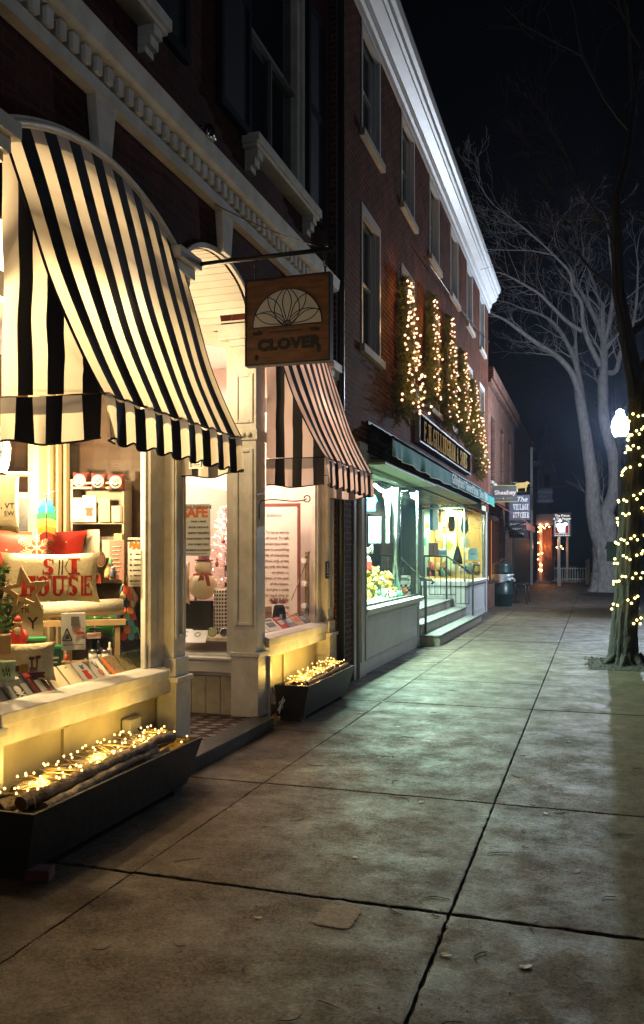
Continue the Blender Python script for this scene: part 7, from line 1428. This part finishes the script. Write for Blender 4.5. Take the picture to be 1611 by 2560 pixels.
for k, (px, py, lab, c_) in enumerate(((925, 1512, 'folded pale blue knit on the store window sill', (.25, .5, .5)), (946, 1506, 'teal striped scarf on the store window sill', (.05, .3, .3)), (918, 1522, 'flat yellow and white puzzle box on the store window sill', (.6, .5, .2)))):
    p_, s = at(px, py, -3.20); t = thing('folded_goods', lab, 'goods', p_, R(60), world=False); mb = MB(); rr = random.Random(k); mb.grid(lambda u, v: ((u - .5) * 44 * s, (v - .5) * .22, (6 + 4 * math.sin(u * 9 + v * 3) + 3 * rr.random()) * s * (1 if 0 < u < 1 and 0 < v < 1 else 0)), 14, 8); ob('cloth', mb, mat('goods_%d' % k, c_, .9, var=.4, vs=30, col2=(.6, .62, .5)), t)
p_, s = at(918, 1424, XW); t = thing('plush_rabbit', 'tall pale plush rabbit behind the teddy bears', 'soft toy', p_, R(25), world=False); mb = MB(); mb.ball((0, 0, 18 * s), 11 * s, 12, sz=1.6); mb.ball((0, 0, 46 * s), 9 * s, 12); mb.tube([(-4 * s, 0, 52 * s), (-7 * s, 0, 70 * s)], 3 * s, 8); mb.tube([(4 * s, 0, 52 * s), (12 * s, 0, 62 * s), (13 * s, 0, 40 * s)], 3 * s, 8); ob('body', mb, mat('plush_pale', (.5, .52, .42), .95), t)
t, W_, H_ = card3('red_throw', 'dark red folded throw at the left of the toy display', 'cloth', 910, 930, 1404, 1424, XW + .05, None, 22, red, .1)
for k in range(22):
    c_i = k % 7; p_, s = at(912 + (k * 37) % 76, 1512 - (k * 23) % 60, -3.34 - .012 * (k % 9)); h_ = (9 + (k * 7) % 9) * s; rr = (3 + (k * 5) % 3) * s
    o_ = thing('small_ware', kinds[c_i] + ' trinket among the soft toys of the green lit window', 'goods', p_, k, group='trinkets among the soft toys, ' + kinds[c_i], world=False)
    mb = MB(); mb.lathe([(rr, 0), (rr * 1.1, h_ * .4), (rr * .7, h_)], (0, 0, 0), 10); ob('body', mb, MATS['ware_%d' % c_i], o_); mb = MB(); mb.lathe([(rr * .5, 0), (rr * .45, .02)], (0, 0, h_), 8); ob('top', mb, MATS['ware_%d' % ((c_i + 2) % 7)], o_)
for k in range(14):
    c_i = k % 7; p_, s = at(1076 + (k * 29) % 100, 1440 - (k % 4) * 5, y=20.62 + .02 * (k % 5)); h_ = (9 + (k * 5) % 12) * s; rr = (3 + k % 3) * s
    o_ = thing('small_ware', kinds[c_i] + ' trinket along the right store window sill', 'goods', p_, k, group='trinkets along the right sill, ' + kinds[c_i], world=False)
    mb = MB(); mb.lathe([(rr, 0), (rr * 1.1, h_ * .4), (rr * .7, h_)], (0, 0, 0), 10); ob('body', mb, MATS['ware_%d' % c_i], o_); mb = MB(); mb.lathe([(rr * .5, 0), (rr * .45, .02)], (0, 0, h_), 8); ob('top', mb, MATS['ware_%d' % ((c_i + 2) % 7)], o_)
# dim shelves full of stock inside
r1 = random.Random(55)
t = thing('stock_shelf', 'dim store shelves with bottles and ornaments behind the toy display', 'shelves', (-5.1, 13.4, .9), R(20), world=False)
mb = MB()
for z in (.2, .6, 1.0, 1.4): mb.box(-1.4, 1.3, 0, .3, z, z + .02)
mb.box(-1.42, -1.40, 0, .3, 0, 1.8); mb.box(1.3, 1.32, 0, .3, 0, 1.8); ob('shelf', mb, darkwood, t)
for k in range(38):
    x_ = r1.uniform(-1.35, 1.2); z = r1.choice((.22, .62, 1.02, 1.42)); h_ = r1.uniform(.08, .28); mb = MB(); rr = r1.uniform(.02, .05); mb.lathe([(rr, 0), (rr, h_ * .7), (rr * .4, h_ * .85), (rr * .4, h_)], (x_, -.02, z), 8); ob('item', mb, mat('stock_%d' % (k % 7), [(.1, .25, .2), (.45, .4, .3), (.3, .06, .03), (.05, .1, .2), (.5, .35, .1), (.2, .22, .2), (.6, .6, .55)][k % 7], .4), t)
# ---- green lit store, right window (behind the pane that faces the camera)
YR_ = 21.2
def c4(name, label, cat, a, b, c_, d_, m, y=YR_, dep=.05, ang=12): return card3(name, label, cat, 1030 + a * .1386, 1030 + b * .1386, 1180 + c_ * .1386, 1180 + d_ * .1386, None, y, ang, m, dep)
t, W_, H_ = c4('beach_towel', 'hanging blue and white towel in the right store window', 'towel', 320, 475, 480, 1050, mat('towel_white', (.62, .72, .75), .9, var=.25, vs=9), y=21.0); flat(t, 'blue_band', [rect(-W_ * .48, -W_ * .15, 0, H_ * .98)], -.002, mat('towel_blue', (.04, .30, .62), .9, var=.4, vs=9))
c4('mint_cupboard', 'pale green painted cupboard in the right store window', 'cupboard', 550, 785, 1110, 1760, mat('pale_green_paint', (.50, .62, .36), .5), y=21.9, dep=.3)
p_, s = at(1122, 1364, y=21.6); t = thing('lime_tile', 'lime green square hung as a diamond on the cupboard', 'tile', p_, R(12), world=False); flat(t, 'tile', [[(0, -13 * s), (13 * s, 0), (0, 13 * s), (-13 * s, 0)]], 0, mat('lime_paint', (.42, .55, .04), .5), t=.02)
t, W_, H_ = c4('red_picture', 'small red framed picture on the yellow wall', 'picture', 560, 650, 880, 1010, redpaint, y=22.2, dep=.03); flat(t, 'picture', [rect(-W_ * .3, W_ * .3, H_ * .2, H_ * .8)], -.001, paper)
c4('yellow_panel', 'yellow wooden partition at the back of the right window', 'partition', 525, 900, 600, 1900, ywood, y=22.4, dep=.05)
for k, (a, b, z0_, z1_, m_, lab) in enumerate(((650, 780, 800, 1080, mat('olive_bag', (.07, .08, .04), .8, var=.6, vs=30, col2=(.22, .2, .12)), 'olive patterned bag hanging by long straps'), (880, 1020, 860, 1110, mat('teal_bag', (.03, .35, .30), .8, var=.5, vs=30), 'teal bag hanging by long straps near the right frame'))):
    p_, s = at(1030 + (a + b) / 2 * .1386, 1180 + z1_ * .1386, y=20.9); t = thing('hanging_bag', lab, 'bag', p_, R(12), world=False); w_ = (b - a) * .1386 * s / 2; h_ = (z1_ - z0_) * .1386 * s
    mb = MB(); mb.lathe([(w_ * .5, 0), (w_ * .95, h_ * .2), (w_, h_ * .5), (w_ * .8, h_)], (0, 0, 0), 14, sy=.35); ob('bag', mb, m_, t); mb = MB(); mb.tube([(-w_ * .7, 0, h_), (0, 0, h_ + .42), (w_ * .7, 0, h_)], .012, 5); ob('strap', mb, m_, t)
p_, s = at(1144, 1410, y=20.75); t = thing('broom', 'wide black broom hanging bristles down in the right store window', 'broom', p_, R(12), world=False)
mb = MB(); mb.lathe([(13 * s, 0), (11 * s, 14 * s), (6 * s, 34 * s), (2.5 * s, 44 * s)], (0, 0, 0), 14, sy=.3); ob('bristles', mb, ink, t); mb = MB(); mb.tube([(0, 0, 44 * s), (0, 0, 160 * s)], 1.2 * s, 6); ob('handle', mb, darkwood, t)
t, W_, H_ = c4('mailbox', 'pale blue house shaped letter box in the right store window', 'letter box', 1015, 1190, 1440, 1590, mat('mail_blue', (.42, .62, .66), .5), y=20.9, dep=.12)
mb = MB(); mb.prism([(-W_ * .55, H_), (W_ * .55, H_), (W_ * .35, H_ * 1.45), (-W_ * .35, H_ * 1.45)], (0, .13, 0), (1, 0, 0), (0, 0, 1), (0, -.15, 0)); ob('roof', mb, MATS['mail_blue'], t); flat(t, 'slot', [rect(-W_ * .25, W_ * .25, H_ * .7, H_ * .78)], -.002, ink)
p_, s = at(1191, 1438, y=20.95); t = thing('keg', 'small golden wooden keg under the letter box', 'barrel', p_, 0, world=False); mb = MB(); mb.lathe([(8 * s, 0), (9.5 * s, 17 * s), (8 * s, 34 * s)], (0, 0, 0), 16); ob('staves', mb, ywood, t); mb = MB(); mb.lathe([(9.2 * s, 6 * s), (9.4 * s, 9 * s)], (0, 0, 0), 16); ob('hoop', mb, darkwood, t); mb = MB(); mb.lathe([(9.4 * s, 24 * s), (9.1 * s, 27 * s)], (0, 0, 0), 16); ob('hoop', mb, darkwood, t)
p_, s = at(1174, 1436, y=20.8); t = thing('wire_basket', 'pale green basket in front of the keg', 'basket', p_, 0, world=False); mb = MB(); mb.lathe([(8 * s, 0), (10 * s, 28 * s), (9.4 * s, 28 * s), (7.4 * s, 2 * s)], (0, 0, 0), 16); ob('basket', mb, mat('basket_green', (.42, .52, .38), .7, var=.5, vs=60), t)
p_, s = at(1092, 1440, y=20.9); t = thing('saddle', 'tan leather saddle over a dark patterned blanket', 'saddle', p_, R(12), world=False)
mb = MB(); mb.grid(lambda u, v: ((u - .5) * 44 * s, (v - .5) * .3, (26 + 10 * (2 * u - 1) ** 2 + 3 * math.cos((v - .5) * 3)) * s), 12, 8); mb.grid(lambda u, v: ((u - .5) * 44 * s, -.15 - .0 * v, (30 + 10 * (2 * u - 1) ** 2 - 16 * v) * s), 12, 4); ob('seat', mb, mat('tan_leather', (.45, .2, .05), .4), t)
mb = MB(); mb.box(-20 * s, 22 * s, -.13, .15, 0, 27 * s); mb.grid(lambda u, v: ((u - .5) * 50 * s, -.16 - .02 * math.sin(u * 12), (22 - 22 * v) * s), 16, 4); ob('blanket', mb, mat('dark_blanket', (.10, .02, .02), .9, var=.8, vs=20, col2=(.01, .01, .01)), t)
pillow('blue grey cushion on top of the saddle stand', 1106, 1394, 24, 22, None, 12, mat('blue_grey_cloth', (.12, .2, .28), .9), .05, y=21.2)
t, W_, H_ = c4('leather_boots', 'pair of dark brown leather boots standing behind the saddle', 'boots', 300, 470, 1280, 1520, mat('brown_leather', (.10, .03, .02), .4), y=21.1, dep=.15); flat(t, 'seam', [rect(-.01, .01, 0, H_ * .8)], -.002, ink)
t, W_, H_ = c4('pale_chair', 'small varnished wooden chair in the right store window', 'chair', 430, 560, 1190, 1250, lightwood, y=21.5, dep=.3)
for xx in (-W_ * .45, W_ * .4):
    mb = MB(); mb.box(xx, xx + .03, 0, .03, -.42, 0); ob('leg', mb, lightwood, t)
mb = MB(); mb.box(-W_ * .5, W_ * .5, .27, .3, H_, H_ + .4); ob('backrest', mb, lightwood, t)
for k, (a, b, c_, d_, m_, lab) in enumerate(((150, 310, 480, 620, redpaint, 'red topped sign card hanging by the inner door'), (150, 310, 780, 860, paper, 'white shelf card by the inner door'), (160, 250, 1190, 1330, mat('mint_toy', (.05, .5, .35), .5), 'mint green toy tractor on the inner shelf'), (240, 310, 930, 1010, mat('amber_toy', (.6, .35, .1), .5), 'amber jar on the inner shelf'), (870, 1030, 1180, 1370, mat('cream_crock', (.65, .62, .4), .4), 'cream lidded crock behind the broom'))):
    c4('shop_ware', lab, 'goods', a, b, c_, d_, m_, y=21.3 + .1 * k, dep=.05)
c4('mint_wall_shelf', 'mint wall of shelves by the inner door', 'shelves', 60, 330, 480, 1900, mint, y=22.0, dep=.1)
# ================================================================== LIGHT, SKY, CAMERA
wd = bpy.data.worlds.new('World'); S.world = wd; wd.use_nodes = True; nt = wd.node_tree; bg = nt.nodes['Background']
sky = nt.nodes.new('ShaderNodeTexSky'); sky.sky_type = 'NISHITA'; sky.sun_disc = False; sky.sun_elevation = R(-4); sky.sun_rotation = R(200)
nt.links.new(sky.outputs[0], bg.inputs['Color']); bg.inputs['Strength'].default_value = .006
sun = bpy.data.lights.new('moon', 'SUN'); sun.energy = .004; sun.angle = R(5); sun.color = (.75, .82, 1); so = bpy.data.objects.new('moon', sun); COL.objects.link(so); so.rotation_euler = (R(50), 0, R(60))
if True:
    hm = bpy.data.materials.new('night_haze'); hm.use_nodes = True; N = hm.node_tree.nodes; N.remove(N['Principled BSDF']); pv = N.new('ShaderNodeVolumePrincipled'); pv.inputs['Color'].default_value = (.55, .68, 1, 1); pv.inputs['Density'].default_value = .0008; pv.inputs['Anisotropy'].default_value = .55
    hm.node_tree.links.new(pv.outputs[0], N['Material Output'].inputs['Volume']); mb = MB(); mb.box(-59, 59, -41, 181, -1.2, 16.5); hz = ob('haze', mb, hm); tag(hz, kind='stuff')
W1, WP, GR = (1, .71, .36), (1, .62, .46), (.72, 1, .78)
light('window_lamp', 'POINT', PX(66, 1207, -3.60), 190, W1, .03)
light('window_lamp', 'POINT', (-3.30, 4.15, 2.85), 185, W1, .10)
light('awning_lamp', 'POINT', (-2.80, 4.65, 3.2), 12, (1, .80, .55), .25)
light('awning_lamp', 'POINT', (-2.80, 8.4, 3.2), 11, (1, .66, .5), .25)
light('shop_ceiling_lamp', 'AREA', (-5.6, 4.5, 3.3), 130, (1, .8, .5), 1.2, (0, 0, 0))
light('entrance_lamp', 'POINT', (-3.55, 6.5, 3.3), 62, (1, .76, .42), .08)
light('window_lamp', 'POINT', (-3.55, 8.6, 2.65), 85, WP, .10)
light('window_lamp', 'POINT', (-3.7, 7.9, 1.9), 22, (1, .5, .4), .08)
light('shop_ceiling_lamp', 'AREA', (-5.4, 8.4, 3.7), 260, (1, .82, .7), 1.4, (0, 0, 0))
light('store_tube_lamp', 'AREA', (-3.5, 12.9, 2.78), 320, GR, .25, (0, 0, 0), sy=3.2)
light('store_tube_lamp', 'AREA', (-3.28, 12.9, 2.78), 1450, (.58, 1, .78), .12, (0, 0, 0), sy=3.2)
light('store_tube_lamp', 'AREA', (-5.6, 12.5, 2.9), 110, GR, .5, (0, 0, 0), sy=3)
light('store_tube_lamp', 'AREA', (-3.6, 17.5, 2.80), 320, GR, .2, (0, 0, 0), sy=3.4)
light('store_tube_lamp', 'AREA', (-3.5, 22.3, 2.80), 360, (.85, 1, .72), .4, (0, 0, 0), sy=2.6)
light('inn_lamp', 'POINT', (PY(1365, 1370, 51.6).x, 51.6, 2.2), 60, (1, .35, .12), .15)
light('sign_spot', 'POINT', (PY(1400, 1300, 45.3).x, 45.2, 3.0), 30, (1, .9, .8), .1)
for (x, y, w_) in ((LX, LY, 0), (1.0, -4.5, 0), (10.5, 13.0, 0)):
    if not w_: continue
    light('street_lamp_bulb', 'POINT', (x, y, 5.5), w_, (.80, .88, 1.0) if y != -4.5 else (1, .85, .7), .25)
cam = bpy.data.cameras.new('Camera'); co = bpy.data.objects.new('Camera', cam); COL.objects.link(co)
co.location = (0, 0, H); co.rotation_euler = (R(90), 0, ANG); cam.sensor_fit = 'VERTICAL'; cam.sensor_height = 24.0
cam.lens = F / 2560 * 24.0; cam.shift_x = 0; cam.shift_y = (HY - 1280) / 2560; cam.clip_end = 2000; cam.clip_start = .05
S.camera = co
S.view_settings.view_transform = 'Standard'; S.view_settings.look = 'None'; S.view_settings.exposure = -.22; S.view_settings.gamma = 1
S.render.engine = 'CYCLES'; c = S.cycles; c.use_denoising = True; c.max_bounces = 7; c.diffuse_bounces = 3; c.glossy_bounces = 4; c.transparent_max_bounces = 16; c.transmission_bounces = 4
c.sample_clamp_indirect = 4; c.caustics_reflective = False; c.caustics_refractive = False; c.use_light_tree = True; c.use_adaptive_sampling = True
